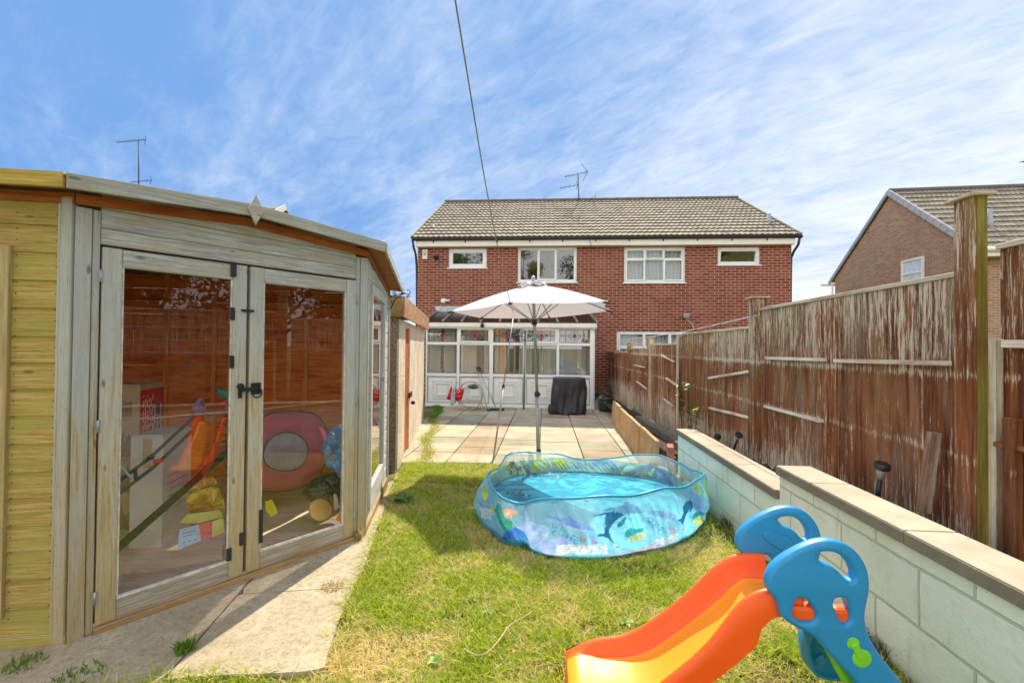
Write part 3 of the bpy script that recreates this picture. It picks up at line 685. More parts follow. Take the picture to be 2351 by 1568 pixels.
# ------------------------------------------------------------------ the fence
FX=1.80
def fence():
    t=thing('wooden_fence','long red brown boarded fence, paint peeling white, stepping down towards the house','fence',(FX,6,0))
    def panel(y0,y1,zt,zb,cap=True,x=FX,lean=0):
        b=MB();y=y0
        while y<y1-.01:
            wd=min(random.uniform(.085,.125),y1-y);dx=random.uniform(-.006,.006)
            z0=zb+random.uniform(-.01,.01)
            c=np.array([x+.012+dx,y+wd/2,(z0+zt)/2]);tw=.085+random.uniform(-.03,.03)
            b.obox(c+np.array([lean*0,0,0]),((math.cos(tw),math.sin(tw),0),(-math.sin(tw),math.cos(tw),0),(0,random.uniform(-.004,.004),1)),(.009,wd/2-.0018,(zt-z0)/2),0,True);y+=wd
        b.build('panel',M['fence'],t,bevel=.002)
        if cap: c=MB();c.box((x-.012,y0,zt),(x+.05,y1,zt+.022));c.build('capping_strip',M['cap_wood'],t,bevel=.003)
    def post(y,zt,w=.10,cap=True,mats=('fence','green_post'),x=FX,zb=-.3,d=.1):
        b=MB();b.box((x-.055,y-w/2,zb),(x-.05+d,y+w/2,zt),0,True);p=b.build('post',M[mats[0]],t,bevel=.004)
        b=MB();b.box((x-.049,y-w/2-.004,zb),(x-.052+d,y-w/2,zt-.002));b.build('post_face',M[mats[1]],t)
        if cap:
            b=MB();e=.022;z0=zt;zz=zt+.03
            pts=[(x-.055-e,y-w/2-e,z0),(x-.05+d+e,y-w/2-e,z0),(x-.05+d+e,y+w/2+e,z0),(x-.055-e,y+w/2+e,z0)]
            b.slab(pts,.012,(0,0,1));b.build('post_cap',M['cap_wood'],t,bevel=.003)
    def rail(p0,p1,mat='batten',th=.022,proud=.035):
        a=aX(*p0,FX-proud);c=aX(*p1,FX-proud);b=MB();b.bar(a,c,.03,th,(0,0,1));b.build('batten',M[mat],t,bevel=.003)
    panel(.2,1.945,1.655,.40);panel(2.12,3.95,1.575,.33);panel(4.06,6.10,1.43,.14);
    panel(6.2,7.83,1.30,.06);panel(7.95,9.72,1.235,.02);panel(9.82,11.5,1.155,-.05);panel(11.55,13.2,1.155,-.05)
    post(2.03,1.885,.098,d=.042);post(4.0,1.68,.10,True,('fence','fence'));post(6.15,1.42,.09,False,('cap_wood','fence'),d=.08);post(7.89,1.43,.10,True,('fence','cap_wood'));post(9.77,1.36,.09,True,('fence','fence'));post(11.52,1.2,.07,False,('fence','fence'))
    # the split board and the extra upright beside the near post
    b=MB();b.box((FX-.03,1.925,.42),(FX+.0,1.955,1.30));b.build('batten',M['cap_wood'],t,bevel=.002)
    b=MB();b.box((FX-.055,1.83,.40),(FX-.02,1.875,1.0));b.build('batten',M['fence'],t,bevel=.004)
    rail((1760,822),(1893,826));rail((1918,828),(2178,834));rail((1757,932),(1887,967))
    rail((1628,868),(1732,851));rail((1630,936),(1727,960));rail((1530,878-10),(1553,884));rail((1520,816),(1548,830));rail((1457,838),(1480,843));rail((1522,914),(1545,932));rail((1462,875),(1485,893))
    rail((2306,789),(2400,791),'batten',.03);rail((2288,1019),(2400,1040),'fence',.02)
    return t
fence()
b=MB();a=aX(2145,992,FX-.06);c=aX(2120,1176,FX-.10);b.bar(a,c,.03,.045,(1,0,0));o=b.build('wooden_stake',wood('dark stake',(.16,.08,.05),(.28,.16,.10),(.45,.38,.30),patch=.3),bevel=.003)
tag(o,'dark broken wooden stake leaning on the fence behind the taller garden wall','stake')
def solar(px0,px1,Xp,label,s=1):
    a=aX(*px0,Xp);c=aX(*px1,Xp);t=thing('solar_light',label,'solar light',c,0,'solar garden lights along the fence')
    d=(a-c);L=np.linalg.norm(d);d/=L
    b=MB();b.tube([c-d*.12,c+d*L*.45],.010*s,8);b.build('stake',M['black'],t)
    b=MB();b.lathe(c+d*L*.45,[(.012*s,0),(.022*s,L*.33),(.024*s,L*.36)],16,ax=d);b.build('lens',simple('frosted lens',(.5,.5,.46),.3),t)
    b=MB();b.lathe(c+d*L*.8,[(.034*s,0),(.036*s,L*.02),(.036*s,L*.14),(.03*s,L*.2)],18,ax=d);b.build('solar_cap',M['black'],t)
solar((2026,1063),(2016,1128),1.70,'black capped solar stake light behind the taller garden wall')
solar((1697,1627/1.6333),(1690,1660/1.6333),1.66,'small solar stake light standing behind the lower garden wall',.9)
solar((1648,998),(1645,1034),1.70,'solar stake light tilted beside the fence, between plant and rail',.9)
# sapling by the fence
def sapling():
    base=aX(1592,1006,1.66);t=thing('sapling','leafy green sapling against the fence at the end of the lower wall','plant',base)
    b=MB();V=[];L=[];cn=[];C=[]
    stems=[((1592,1006),(1575,960),(1560,915),(1555,870)),((1592,1006),(1583,950),(1578,900),(1582,880)),((1592,1006),(1600,970),(1602,940),(1610,935))]
    for st in stems:
        pts=[aX(x,y,1.66+random.uniform(-.04,.04)) for x,y in st];P=smooth_open(pts,18);b.tube(P,.004,5)
        for i in range(3,18):
            for k in range(3):
                a=random.random()*6.28;ln=random.uniform(.05,.10)*(1.1 if i>9 else .9);p=P[i];d=np.array([math.cos(a),math.sin(a),random.uniform(-.5,.3)]);d/=np.linalg.norm(d)
                sd=np.cross(d,(0,0,1));sd/=np.linalg.norm(sd);wv=ln*.2;i0=len(V)
                for q in (p,p+d*ln*.4+sd*wv,p+d*ln,p+d*ln*.4-sd*wv): V.append(q)
                L+=[i0,i0+1,i0+2,i0+3];cn.append(4);f=random.random()*.5+(.5 if i>11 else 0)
                C+=[(.07+.25*f,.15+.30*f,.03+.03*f)]*4
    b.build('stem',M['bark'],t);V=np.array(V);V=V-base;raw_mesh('foliage',V,L,cn,np.array(C),M['leaf'],t)
sapling()
# upright edging slabs, brick and kerb at the side of the patio
def edging():
    G='upright slabs edging the raised bed'
    tops=[((1410,919),(1442,942)),((1443,943),(1474,978)),((1472,976),(1493,998)),((1491,996),(1508,1008))]
    bots=[((1404,972),(1436,1000)),]
    specs=[(8.42,9.35,.44,1.35),(7.42,8.38,.42,1.33),(6.40,7.39,.43,1.30),(5.40,6.37,.43,1.285)]
    labs=['stained upright edging slab at the conservatory end of the row beside the patio','second upright edging slab from the conservatory, beside the patio','third upright edging slab from the conservatory, beside the patio','upright edging slab nearest the pool, beside the patio']
    for (y0,y1,h,x),lab in zip(specs,labs):
        b=MB();z0=PZ-.02;lean=.06
        b.obox(((x+lean/2),(y0+y1)/2,z0+h/2),((1,-.03,-lean/h*.5),(.03,1,0),(lean/h*.5,0,1)),(.025,(y1-y0)/2,h/2+.01),0,False)
        tag(b.build('edging_slab',M['edging'],bevel=.006),lab,'edging slab',G)
    b=MB();b.obox((1.41,5.22,PZ+.25),((.95,-.2,0),(.2,.95,0),(0,0,1)),(.035,.11,.16),0,False);tag(b.build('red_brick',simple('terracotta',(.36,.13,.075),.85,0,.2,14,.4),bevel=.005),'single red brick standing on end at the corner of the patio','brick')
    for i,(y,l,x) in enumerate(((5.35,.4,1.60),(6.0,.65,1.64),(6.85,.7,1.64),(7.7,.7,1.64))):
        b=MB();b.obox((x,y,.07-.025*i),((1,.05*(-1)**i,0),(-.05,1,0),(0,0,1)),(.05,l/2,.09),0,False)
        tag(b.build('kerb_block',M['dash_grey'],bevel=.012),['grey kerb block with a broken end, nearest the lower garden wall','grey kerb block behind the red brick, second along the fence foot','mossy kerb block at the fence foot, third from the lower garden wall','farthest grey kerb block at the fence foot'][i],'kerb block','kerb blocks along the fence foot')
edging()
# ------------------------------------------------------------------ garage on the left
def garage():
    A=np.array([-1.72,5.22]);Bf=np.array([-2.44,9.1]);d=(Bf-A)/np.linalg.norm(Bf-A);n=np.array([d[1],-d[0]]);L=np.linalg.norm(Bf-A)
    t=thing('garage','pebbledashed concrete garage with an orange door and rusty fascia','garage',(A[0],A[1],PZ))
    P=lambda s,o,z:np.array([A[0]+d[0]*s+n[0]*o,A[1]+d[1]*s+n[1]*o,z])
    W_=2.4;zt=1.58
    dz=1.50;s0,s1=1.45,2.05                                        # door opening
    # measure the door from the picture
    q0=aP(930,850,A,Bf);q1=aP(940.5,850,A,Bf);s0=(q0[:2]-A)@d;s1=(q1[:2]-A)@d
    def wallbox(sa,sb,za,zb,m,name,o0=-.06,o1=0):
        b=MB();c=(P(sa,(o0+o1)/2,0)+P(sb,(o0+o1)/2,0))/2;c[2]=(za+zb)/2
        b.obox(c,((d[0],d[1],0),(n[0],n[1],0),(0,0,1)),(abs(sb-sa)/2,abs(o1-o0)/2,(zb-za)/2),0,False);return b.build(name,m,t)
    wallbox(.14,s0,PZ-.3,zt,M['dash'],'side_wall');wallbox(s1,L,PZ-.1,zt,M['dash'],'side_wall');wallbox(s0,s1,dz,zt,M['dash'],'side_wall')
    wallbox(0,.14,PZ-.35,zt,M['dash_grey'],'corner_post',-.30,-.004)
    # door leaf, a little inside
    b=MB();k=5
    for i in range(k):
        sa=s0+(s1-s0)*i/k;sb=s0+(s1-s0)*(i+1)/k;c=(P(sa,-.03,0)+P(sb,-.03,0))/2;c[2]=(PZ+dz)/2
        b.obox(c,((d[0],d[1],0),(n[0],n[1],0),(0,0,1)),((sb-sa)/2-.002,.012,(dz-PZ)/2-.02))
    dr=b.build('door',M['door_orange'],t,bevel=.002)
    b=MB();zc=aP(943,903,A,Bf)[2];b.obox(P(s1+.02,.012,zc),((d[0],d[1],0),(n[0],n[1],0),(0,0,1)),(.14,.012,.035));b.build('hasp',M['iron'],dr)
    b=MB();b.lathe(P(s1+.03,.02,zc-.12),[(.012,0),(.028,.02),(.03,.045),(.012,.06)],12,ax=(n[0],n[1],0));b.build('knob',M['iron'],dr)
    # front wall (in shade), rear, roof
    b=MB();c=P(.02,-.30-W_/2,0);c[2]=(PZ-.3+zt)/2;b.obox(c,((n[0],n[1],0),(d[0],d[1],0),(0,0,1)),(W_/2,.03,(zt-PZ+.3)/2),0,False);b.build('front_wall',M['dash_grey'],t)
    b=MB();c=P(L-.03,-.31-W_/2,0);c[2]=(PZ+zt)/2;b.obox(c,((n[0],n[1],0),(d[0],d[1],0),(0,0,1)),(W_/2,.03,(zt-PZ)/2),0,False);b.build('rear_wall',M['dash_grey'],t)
    b=MB();c=P(L/2,-W_/2-.15,0);c[2]=1.80;b.obox(c,((d[0],d[1],0),(n[0],n[1],0),(0,0,1)),(L/2-.02,W_/2+.1,.03),0,False);b.build('roof',M['ridge'],t)
    f=MB();c=P(L/2,.075,0);c[2]=(1.585+1.835)/2;f.obox(c,((d[0],d[1],0),(n[0],n[1],0),(0,0,1)),(L/2+.06,.013,.122));f.build('fascia',M['fascia_rust'],t,bevel=.003)
    g=MB();c=P(-.07,-W_/2+.06,0);c[2]=(1.585+1.835)/2;g.obox(c,((n[0],n[1],0),(d[0],d[1],0),(0,0,1)),(W_/2,.013,.122));g.build('fascia',wood('green mouldy fascia',(.20,.18,.07),(.30,.27,.12),(.12,.12,.04)),t,bevel=.003)
    # downpipe on the shaded corner
    b=MB();q=P(-.07,-.26,0);b.tube([(q[0],q[1],-.2),(q[0],q[1],1.55)],.034,12);
    for z in (.0,.55,.95,1.2): b.lathe((q[0],q[1],z),[(.042,0),(.042,.05)],12)
    b.build('downpipe',M['black'],t)
    # cable bracket
    b=MB();b.lathe(P(-.05,-.10,.1),[(.02,0),(.03,.03)],8,ax=(-d[0],-d[1],0));b.build('cap',M['rubber'],t)
garage()
# ------------------------------------------------------------------ houses
def tiles(b,E0,E1,R0,R1,rows,wave=.15,amp=.013,mi=0,lap=.034):
    """pantile courses between the eaves line E0-E1 and the ridge line R0-R1"""
    E0,E1,R0,R1=[np.asarray(p,float) for p in (E0,E1,R0,R1)];up=np.cross(E1-E0,R0-E0);up/=np.linalg.norm(up)
    if up[2]<0: up=-up
    n=max(2,int(np.linalg.norm(E1-E0)/wave));m=n*5+1;u=np.linspace(0,1,m)
    ph=2*np.pi*u*n;w=amp*(np.where(np.sin(ph)>-.3,np.sin(ph),-.3-(np.abs(np.sin(ph))-.3)*.4)+.4)
    for r in range(rows):
        t0,t1=r/rows,(r+1)/rows;jit=random.uniform(-.0015,.0015)
        A=(E0+(R0-E0)*t0)[None]+(E1-E0+(R1-E1-R0+E0)*t0)[None]*u[:,None]
        Bq=(E0+(R0-E0)*t1)[None]+(E1-E0+(R1-E1-R0+E0)*t1)[None]*u[:,None]
        jt=np.repeat(rng.uniform(-.003,.003,n+1),5)[:m]
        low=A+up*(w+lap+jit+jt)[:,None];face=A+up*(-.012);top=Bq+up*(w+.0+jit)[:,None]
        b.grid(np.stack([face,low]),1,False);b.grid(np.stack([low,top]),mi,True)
def pane_window(b_parent,x0,x1,z0,z1,Y,cells,fr=.055,dep=.07,glassmat='glass_dark',curtain=None,sill=True,nrm=(0,-1,0),name='window'):
    """white framed window in a wall facing -Y; cells: list of (x0,x1,z0,z1,opening,tilt) in 0..1"""
    b=MB();yo=Y+.05-dep
    b.box((x0,Y-.02,z1-fr),(x1,Y+.05,z1));b.box((x0,Y-.02,z0),(x1,Y+.05,z0+fr));b.box((x0,Y-.02,z0+fr),(x0+fr,Y+.05,z1-fr));b.box((x1-fr,Y-.02,z0+fr),(x1,Y+.05,z1-fr))
    f=b.build(name,M['white'],b_parent,bevel=.004)
    w,h=x1-x0-2*fr,z1-z0-2*fr
    for c in cells:
        cx0=x0+fr+c[0]*w;cx1=x0+fr+c[1]*w;cz0=z0+fr+c[2]*h;cz1=z0+fr+c[3]*h;op=c[4] if len(c)>4 else 0;tilt=c[5] if len(c)>5 else 0
        s=MB();k=.022+.022*op;ca,sa=math.cos(tilt),math.sin(tilt)
        def tr(p):
            y,z=p[1]-(Y-.005),p[2]-cz1;return (p[0],Y-.005+y*ca+z*sa,cz1+z*ca-y*sa)
        y0,y1=(Y-.038,Y+.04) if op else (Y-.012,Y+.04)
        for (a,bb) in (((cx0,y0,cz1-k),(cx1,y1,cz1)),((cx0,y0,cz0),(cx1,y1,cz0+k)),((cx0,y0,cz0+k),(cx0+k,y1,cz1-k)),((cx1-k,y0,cz0+k),(cx1,y1,cz1-k))):
            i0=len(s.v);s.box(a,bb)
            for q in range(i0,len(s.v)): s.v[q]=tuple(tr(s.v[q]))
        s.build('sash',M['white'],f,bevel=.003)
        g=MB();ps=[tr(p) for p in ((cx0+k-.003,Y+.012,cz0+k-.003),(cx1-k+.003,Y+.012,cz0+k-.003),(cx1-k+.003,Y+.012,cz1-k+.003),(cx0+k-.003,Y+.012,cz1-k+.003))]
        g.poly(ps);g.build('pane',M[glassmat],f)
    if sill: s=MB();s.box((x0-.04,Y-.09,z0-.03),(x1+.04,Y+.03,z0));s.build('sill',M['white'],f,bevel=.004)
    if curtain:
        q=MB();n=int((x1-x0)/.012);X=np.linspace(x0+fr,x1-fr,n);yy=Y+.10+.018*np.sin(X*52)+.01*np.sin(X*131+1)
        q.grid([[(x,y,z0+fr) for x,y in zip(X,yy)],[(x,y,z1-fr) for x,y in zip(X,yy)]]);q.build('net_curtain',M[curtain],f)
    return f
def wall_with_holes(b,x0,x1,z0,z1,Y,holes,th=.25,mi=0):
    xs=sorted({x0,x1,*[h[0] for h in holes],*[h[1] for h in holes]});zs=sorted({z0,z1,*[h[2] for h in holes],*[h[3] for h in holes]})
    for i in range(len(xs)-1):
        for j in range(len(zs)-1):
            cx,cz=(xs[i]+xs[i+1])/2,(zs[j]+zs[j+1])/2
            if any(h[0]<cx<h[1] and h[2]<cz<h[3] for h in holes): continue
            b.poly([(xs[i],Y,zs[j]),(xs[i+1],Y,zs[j]),(xs[i+1],Y,zs[j+1]),(xs[i],Y,zs[j+1])],mi)
    for h in holes:
        a,c,d_,e=h
        b.poly([(a,Y,d_),(a,Y+th,d_),(a,Y+th,e),(a,Y,e)],mi);b.poly([(c,Y,d_),(c,Y,e),(c,Y+th,e),(c,Y+th,d_)],mi);b.poly([(a,Y,e),(a,Y+th,e),(c,Y+th,e),(c,Y,e)],mi);b.poly([(a,Y,d_),(c,Y,d_),(c,Y+th,d_),(a,Y+th,d_)],mi)
HY=13.1
def main_house():
    t=thing('brick_house','red brick semi detached house with a tiled roof, beyond the patio','house',(1.5,HY,PZ))
    x0=aY(959,600,HY)[0];x1=aY(1817,600,HY)[0]
    g=lambda px,py:aY(px,py,HY)
    def rect(px0,py0,px1,py1): a=g(px0,py0);c=g(px1,py1);return (a[0],c[0],c[2],a[2])
    w1=rect(1030,571,1117,615);w2=rect(1189,568,1324,648);w3=rect(1433,568,1573,649);w4=rect(1648,568,1745,608);w5=rect(1416,760,1580,880)
    door=(-2.3,.9,PZ,1.75)
    zt=aY(1400,566,HY)[2]
    b=MB();wall_with_holes(b,x0,x1,PZ-.2,zt,HY,[w1,w2,w3,w4,w5,door])
    D=7.2
    b.poly([(x0,HY,PZ-.2),(x0,HY+D,PZ-.2),(x0,HY+D,zt),(x0,HY+D/2,6.4),(x0,HY,zt)]);b.poly([(x1,HY,PZ-.2),(x1,HY+D,PZ-.2),(x1,HY+D,zt),(x1,HY+D/2,6.4),(x1,HY,zt)])
    b.poly([(x0,HY+D,PZ-.2),(x1,HY+D,PZ-.2),(x1,HY+D,zt),(x0,HY+D,zt)])
    b.build('wall',M['brick'],t,recalc=False)
    # rooms behind the glass
    r=MB()
    for h in (w1,w2,w3,w4,w5):
        a,c,d_,e=h;a-=.4;c+=.4;d_-=.5;e+=.2;y0,y1=HY+.251,HY+2.2
        r.poly([(a,y1,d_),(c,y1,d_),(c,y1,e),(a,y1,e)]);r.poly([(a,y0,d_),(a,y1,d_),(a,y1,e),(a,y0,e)]);r.poly([(c,y0,d_),(c,y1,d_),(c,y1,e),(c,y0,e)]);r.poly([(a,y0,e),(c,y0,e),(c,y1,e),(a,y1,e)]);r.poly([(a,y0,d_),(c,y0,d_),(c,y1,d_),(a,y1,d_)])
    r.build('rooms',M['room'],t)
    Yw=HY+.055
    pane_window(t,*w1,Yw,[(0,1,0,1)],fr=.10)
    pane_window(t,*w2,Yw,[(0,.335,0,1),(.335,.665,0,1,1),(.665,1,0,1)],fr=.06)
    pane_window(t,*w3,Yw,[(0,.333,.0,.68,.7),(.333,.667,0,.68),(.667,1,0,.68,.7),(0,.333,.68,1,.8),(.333,.667,.68,1,.8),(.667,1,.68,1,1,-.28)],fr=.055,curtain='net',glassmat='glass')
    pane_window(t,*w4,Yw,[(0,1,0,1,1,-.20)],fr=.06)
    pane_window(t,*w5,Yw,[(0,.38,.70,1,.7),(.38,.76,.70,1,.7),(.76,1,.70,1,.7),(0,.38,0,.7,.6),(.38,.76,0,.7,.6),(.76,1,0,.7,.6)],fr=.055,curtain='net',glassmat='glass')
    # eaves
    e=MB();e.box((x0-.02,HY-.16,zt-.0),(x1+.02,HY-.135,zt+.19));e.box((x0-.02,HY-.135,zt-.0),(x1+.02,HY,zt+.02));e.build('fascia',M['cream'],t,bevel=.003)
    gut=MB();zg=zt+.215;P=[]
    for x in (x0-.12,x1+.18): P.append([(x,HY-.245+.055-.058*math.cos(a),zg+.0-.058*math.sin(a)) for a in np.linspace(0,math.pi,9)])
    gut.grid(P);gt=gut.build('gutter',M['black'],t,solid=.006,recalc=False)
    br=MB()
    for x in np.arange(x0+.5,x1,.93): br.box((x-.015,HY-.17,zt+.10),(x+.015,HY-.158,zt+.17))
    br.build('gutter_bracket',M['black'],t)
    dp=MB();dp.tube(smooth_open([(x1+.12,HY-.19,zg-.05),(x1+.12,HY-.19,zg-.2),(x1+.07,HY+.1,zg-.42),(x1+.05,HY+.14,zg-.6),(x1+.05,HY+.14,PZ)],24),.034,8);dp.build('downpipe',M['black'],t)
    dp=MB();dp.tube(smooth_open([(x0-.10,HY-.19,zg-.05),(x0-.10,HY-.1,zg-.25),(x0-.05,HY+.14,zg-.5),(x0-.05,HY+.14,PZ)],24),.034,8);dp.build('downpipe',M['black'],t)
    # roof: front slope of real tile courses
    ry=HY+D/2;zr=aY(1360,459,ry)[2];ez=zt+.235
    rx0=aY(1025,463,ry)[0];rx1=aY(1690,456,ry)[0]
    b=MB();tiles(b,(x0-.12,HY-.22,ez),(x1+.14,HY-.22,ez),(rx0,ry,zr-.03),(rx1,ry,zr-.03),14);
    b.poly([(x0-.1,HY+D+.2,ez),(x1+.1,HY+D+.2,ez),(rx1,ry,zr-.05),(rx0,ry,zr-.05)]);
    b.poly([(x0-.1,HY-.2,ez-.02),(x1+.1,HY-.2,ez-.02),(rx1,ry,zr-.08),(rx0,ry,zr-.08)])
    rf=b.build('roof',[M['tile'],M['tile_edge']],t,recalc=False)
    c=MB();x=rx0-.05
    while x<rx1: c.tube([(x,ry,zr-.03),(min(rx1+.05,x+.44),ry,zr-.03)],.10,10);x+=.45
    c.build('ridge_tiles',M['ridge'],rf)
    v=MB();v.bar((x0-.13,HY-.22,ez+.02),(rx0-.02,ry,zr),.05,.07);v.build('verge',M['tile'],rf);v=MB();v.bar((x1+.15,HY-.22,ez+.02),(rx1+.02,ry,zr),.05,.07);v.build('verge',M['tile'],rf)
    # vent pipes through the roof
    for (px,pt,pb,k) in ((994,517,534,1),(1766,493,530,1)):
        s=((1 if pb else 0));yv=HY+.75 if px<1400 else HY+.85
        a=aY(px,pb,yv);c_=aY(px-1,pt,yv);q=MB();q.tube([a-np.array([0,0,.15]),c_],.055,12);
        if px>1400:q.lathe(a+(c_-a)*.55,[(.055,0),(.075,.01),(.075,.035),(.055,.045)],12)
        q.lathe(c_,[(.055,0),(.045,.03),(.01,.05)],12);q.build('vent_pipe',M['grey_pipe'],rf)
        q=MB();q.obox(a+np.array([0,-.03,-.02]),((1,0,0),(0,.86,.5),(0,-.5,.86)),(.2,.2,.008));q.build('flashing',M['zinc'],rf)
    return t
main_house()
def small_things_on_house():
    Y=HY
    # alarm box
    a=aY(970,573,Y-.05);c=aY(981,595,Y-.05);b=MB();b.box((a[0],Y-.055,c[2]),(c[0],Y-.001,a[2]));t=thing('alarm_box','cream alarm box under the left end of the eaves','alarm box',((a[0]+c[0])/2,Y,c[2]))
    b.build('case',M['cream'],t,bevel=.01);b=MB();cx=(a[0]+c[0])/2
    for zz,r in ((a[2]-.09,.035),(a[2]-.15,.03)):
        P=[(cx+r*math.cos(k),Y-.058,zz+r*math.sin(k)) for k in np.linspace(0,6.28,17)[:-1]];b.tube(P,.006,5,closed=True)
    b.build('emblem',M['black'],t)
    def flood(px,py,Yp,label,s=1,tilt=.4,mat='white'):
        c=aY(px,py,Yp);t=thing('floodlight',label,'floodlight',c);b=MB();b.obox(c,((1,0,0),(0,math.cos(tilt),math.sin(tilt)),(0,-math.sin(tilt),math.cos(tilt))),(.08*s,.035,.06*s));b.build('lamp_head',M[mat],t,bevel=.008)
        b=MB();b.bar(c,(c[0]-.02,Y,c[2]-.03),.02,.02);b.box((c[0]-.06,Y-.02,c[2]-.07),(c[0]+.0,Y-.001,c[2]));b.build('bracket',M['black'],t)
        b=MB();b.obox(c+np.array([0,-.036,0]),((1,0,0),(0,math.cos(tilt),math.sin(tilt)),(0,-math.sin(tilt),math.cos(tilt))),(.065*s,.003,.045*s));b.build('lens',M['zinc'],t)
    flood(1001,590,Y-.16,'twin floodlight between the alarm box and the small left window',.9,.6,'black')
    flood(1575,725,Y-.14,'grey floodlight on the brick wall above the neighbouring downstairs window',1.0,.15,'zinc')
    b=MB();b.tube([aY(1575,733,Y-.02),aY(1590,745,Y-.02),aY(1592,755,Y-.02)],.008,5);tag(b.build('light_cable',M['white']),'thin cable running down from the grey floodlight on the brick wall','cable')
    c=aY(1020,690,Y-.06);t=thing('security_camera','small white security camera on the brick wall above the conservatory','camera',c)
    b=MB();b.box((c[0]-.1,Y-.04,c[2]-.06),(c[0]+.03,Y-.001,c[2]+.06));b.build('mount',M['white'],t,bevel=.006);b=MB();b.tube([(c[0]+.03,Y-.08,c[2]),(c[0]+.17,Y-.16,c[2]+.0)],.03,12);b.build('camera_body',M['white'],t)
    c=aY(960,712,Y);t=MB();t.box((c[0]-.07,Y+.1,c[2]-.06),(c[0]-.0,Y+.2,c[2]+.08));tag(t.build('outside_light',M['white'],bevel=.015),'tiny white lamp on the left corner of the red brick house','lamp')
    t=MB();p0=aY(1353,552,Y-.18);p1=aY(1357,566,Y-.17);t.tube([p0,(p0+p1)/2+np.array([.02,0,0]),p1],.006,5);tag(t.build('loose_wire',M['black']),'loose black wire hanging at the middle of the eaves','wire')
small_things_on_house()
def aerial(name,label,mast_b,mast_t,booms,th=.016):
    t=thing(name,label,'aerial',mast_b)
    b=MB();b.tube([mast_b,mast_t],th*1.1,8);b.build('mast',M['dark_metal'],t)
    for bm in booms:
        a,c,kind=bm[:3];a=np.asarray(a,float);c=np.asarray(c,float);d=c-a;b=MB();b.tube([a,c],th*.6,6)
        n=int(np.linalg.norm(d)/.13);s=np.cross(d/np.linalg.norm(d),(0,0,1));s=s*.8+np.array([.1,.4,0]);s/=np.linalg.norm(s)
        for i in range(n):
            p=a+d*(i+.2)/n;l=.08+.05*i/n;b.tube([p-s*l,p+s*l],th*.45,5)
        b.build('boom',M['dark_metal'],t)
        b=MB();e=c;
        if kind=='x': b.tube([e,e+np.array([-.22,0,.30])],th*.5,5);b.tube([e,e+np.array([-.16,0,-.33])],th*.5,5);b.tube([e-np.array([.05,.2,0]),e+np.array([.0,.2,.02])],th*.8,5)
        else: b.tube([e,e+np.array([-.05,0,.16])],th*.5,5);b.tube([e,e+np.array([-.06,0,-.17])],th*.5,5)
        b.build('reflector',M['dark_metal'],t)
    return t
AYY=HY+3.4
q=lambda x,y:aY(x,y,AYY)
aerial('tv_aerial','tall two boom television aerial on the ridge of the red brick house',q(1329,462),q(1327,402),[(q(1297,406),q(1349,395),'x'),(q(1286,432),q(1326,425),'y')])
b=MB();b.tube([q(1364,461),q(1368,443),q(1374,438)],.014,6);tag(b.build('bent_pipe',M['zinc']),'thin bent metal pipe on the ridge beside the aerial','pipe')
# ------------------------------------------------------------------ neighbouring houses
def left_house():
    ry=HY+3.4;Rg=aY(655,476,ry);t=thing('neighbour_house','neighbouring brick house whose roof end just shows over the summerhouse','house',(Rg[0]-4,HY,PZ))
    x1=Rg[0]-.1;x0=x1-9;zt=4.1;D=6.8;zr=Rg[2]
    b=MB();b.poly([(x0,HY,PZ),(x1,HY,PZ),(x1,HY,zt),(x0,HY,zt)]);b.poly([(x1,HY,PZ),(x1,HY+D,PZ),(x1,HY+D,zt),(x1,HY+D/2,zr-.1),(x1,HY,zt)]);b.poly([(x0,HY,PZ),(x0,HY+D,PZ),(x0,HY+D,zt),(x0,HY+D/2,zr-.1),(x0,HY,zt)]);b.poly([(x0,HY+D,PZ),(x1,HY+D,PZ),(x1,HY+D,zt),(x0,HY+D,zt)])
    b.build('wall',M['brick'],t)
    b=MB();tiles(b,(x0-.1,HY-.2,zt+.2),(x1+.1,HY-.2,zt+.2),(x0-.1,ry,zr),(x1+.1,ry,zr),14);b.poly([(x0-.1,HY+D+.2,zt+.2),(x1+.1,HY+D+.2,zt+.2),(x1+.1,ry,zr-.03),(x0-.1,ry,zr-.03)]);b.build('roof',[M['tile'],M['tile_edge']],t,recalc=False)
    b=MB();b.bar((x1+.12,HY-.2,zt+.2),(x1+.12,ry,zr),.05,.2);b.build('verge',M['cream'],t)
    w=(x1-2.6,x1-1.2,2.8,3.8);pane_window(t,*w,HY-.04,[(0,.5,0,1),(.5,1,0,1,1)])
    q=lambda x,y:aY(x,y,ry)
    aerial('tv_aerial','lone television aerial standing behind the summerhouse roof at the left',q(318.5,440),q(318,322),[(q(268,327),q(335,321),'y'),(q(300,419),q(348,414),'y')],.018)
left_house()
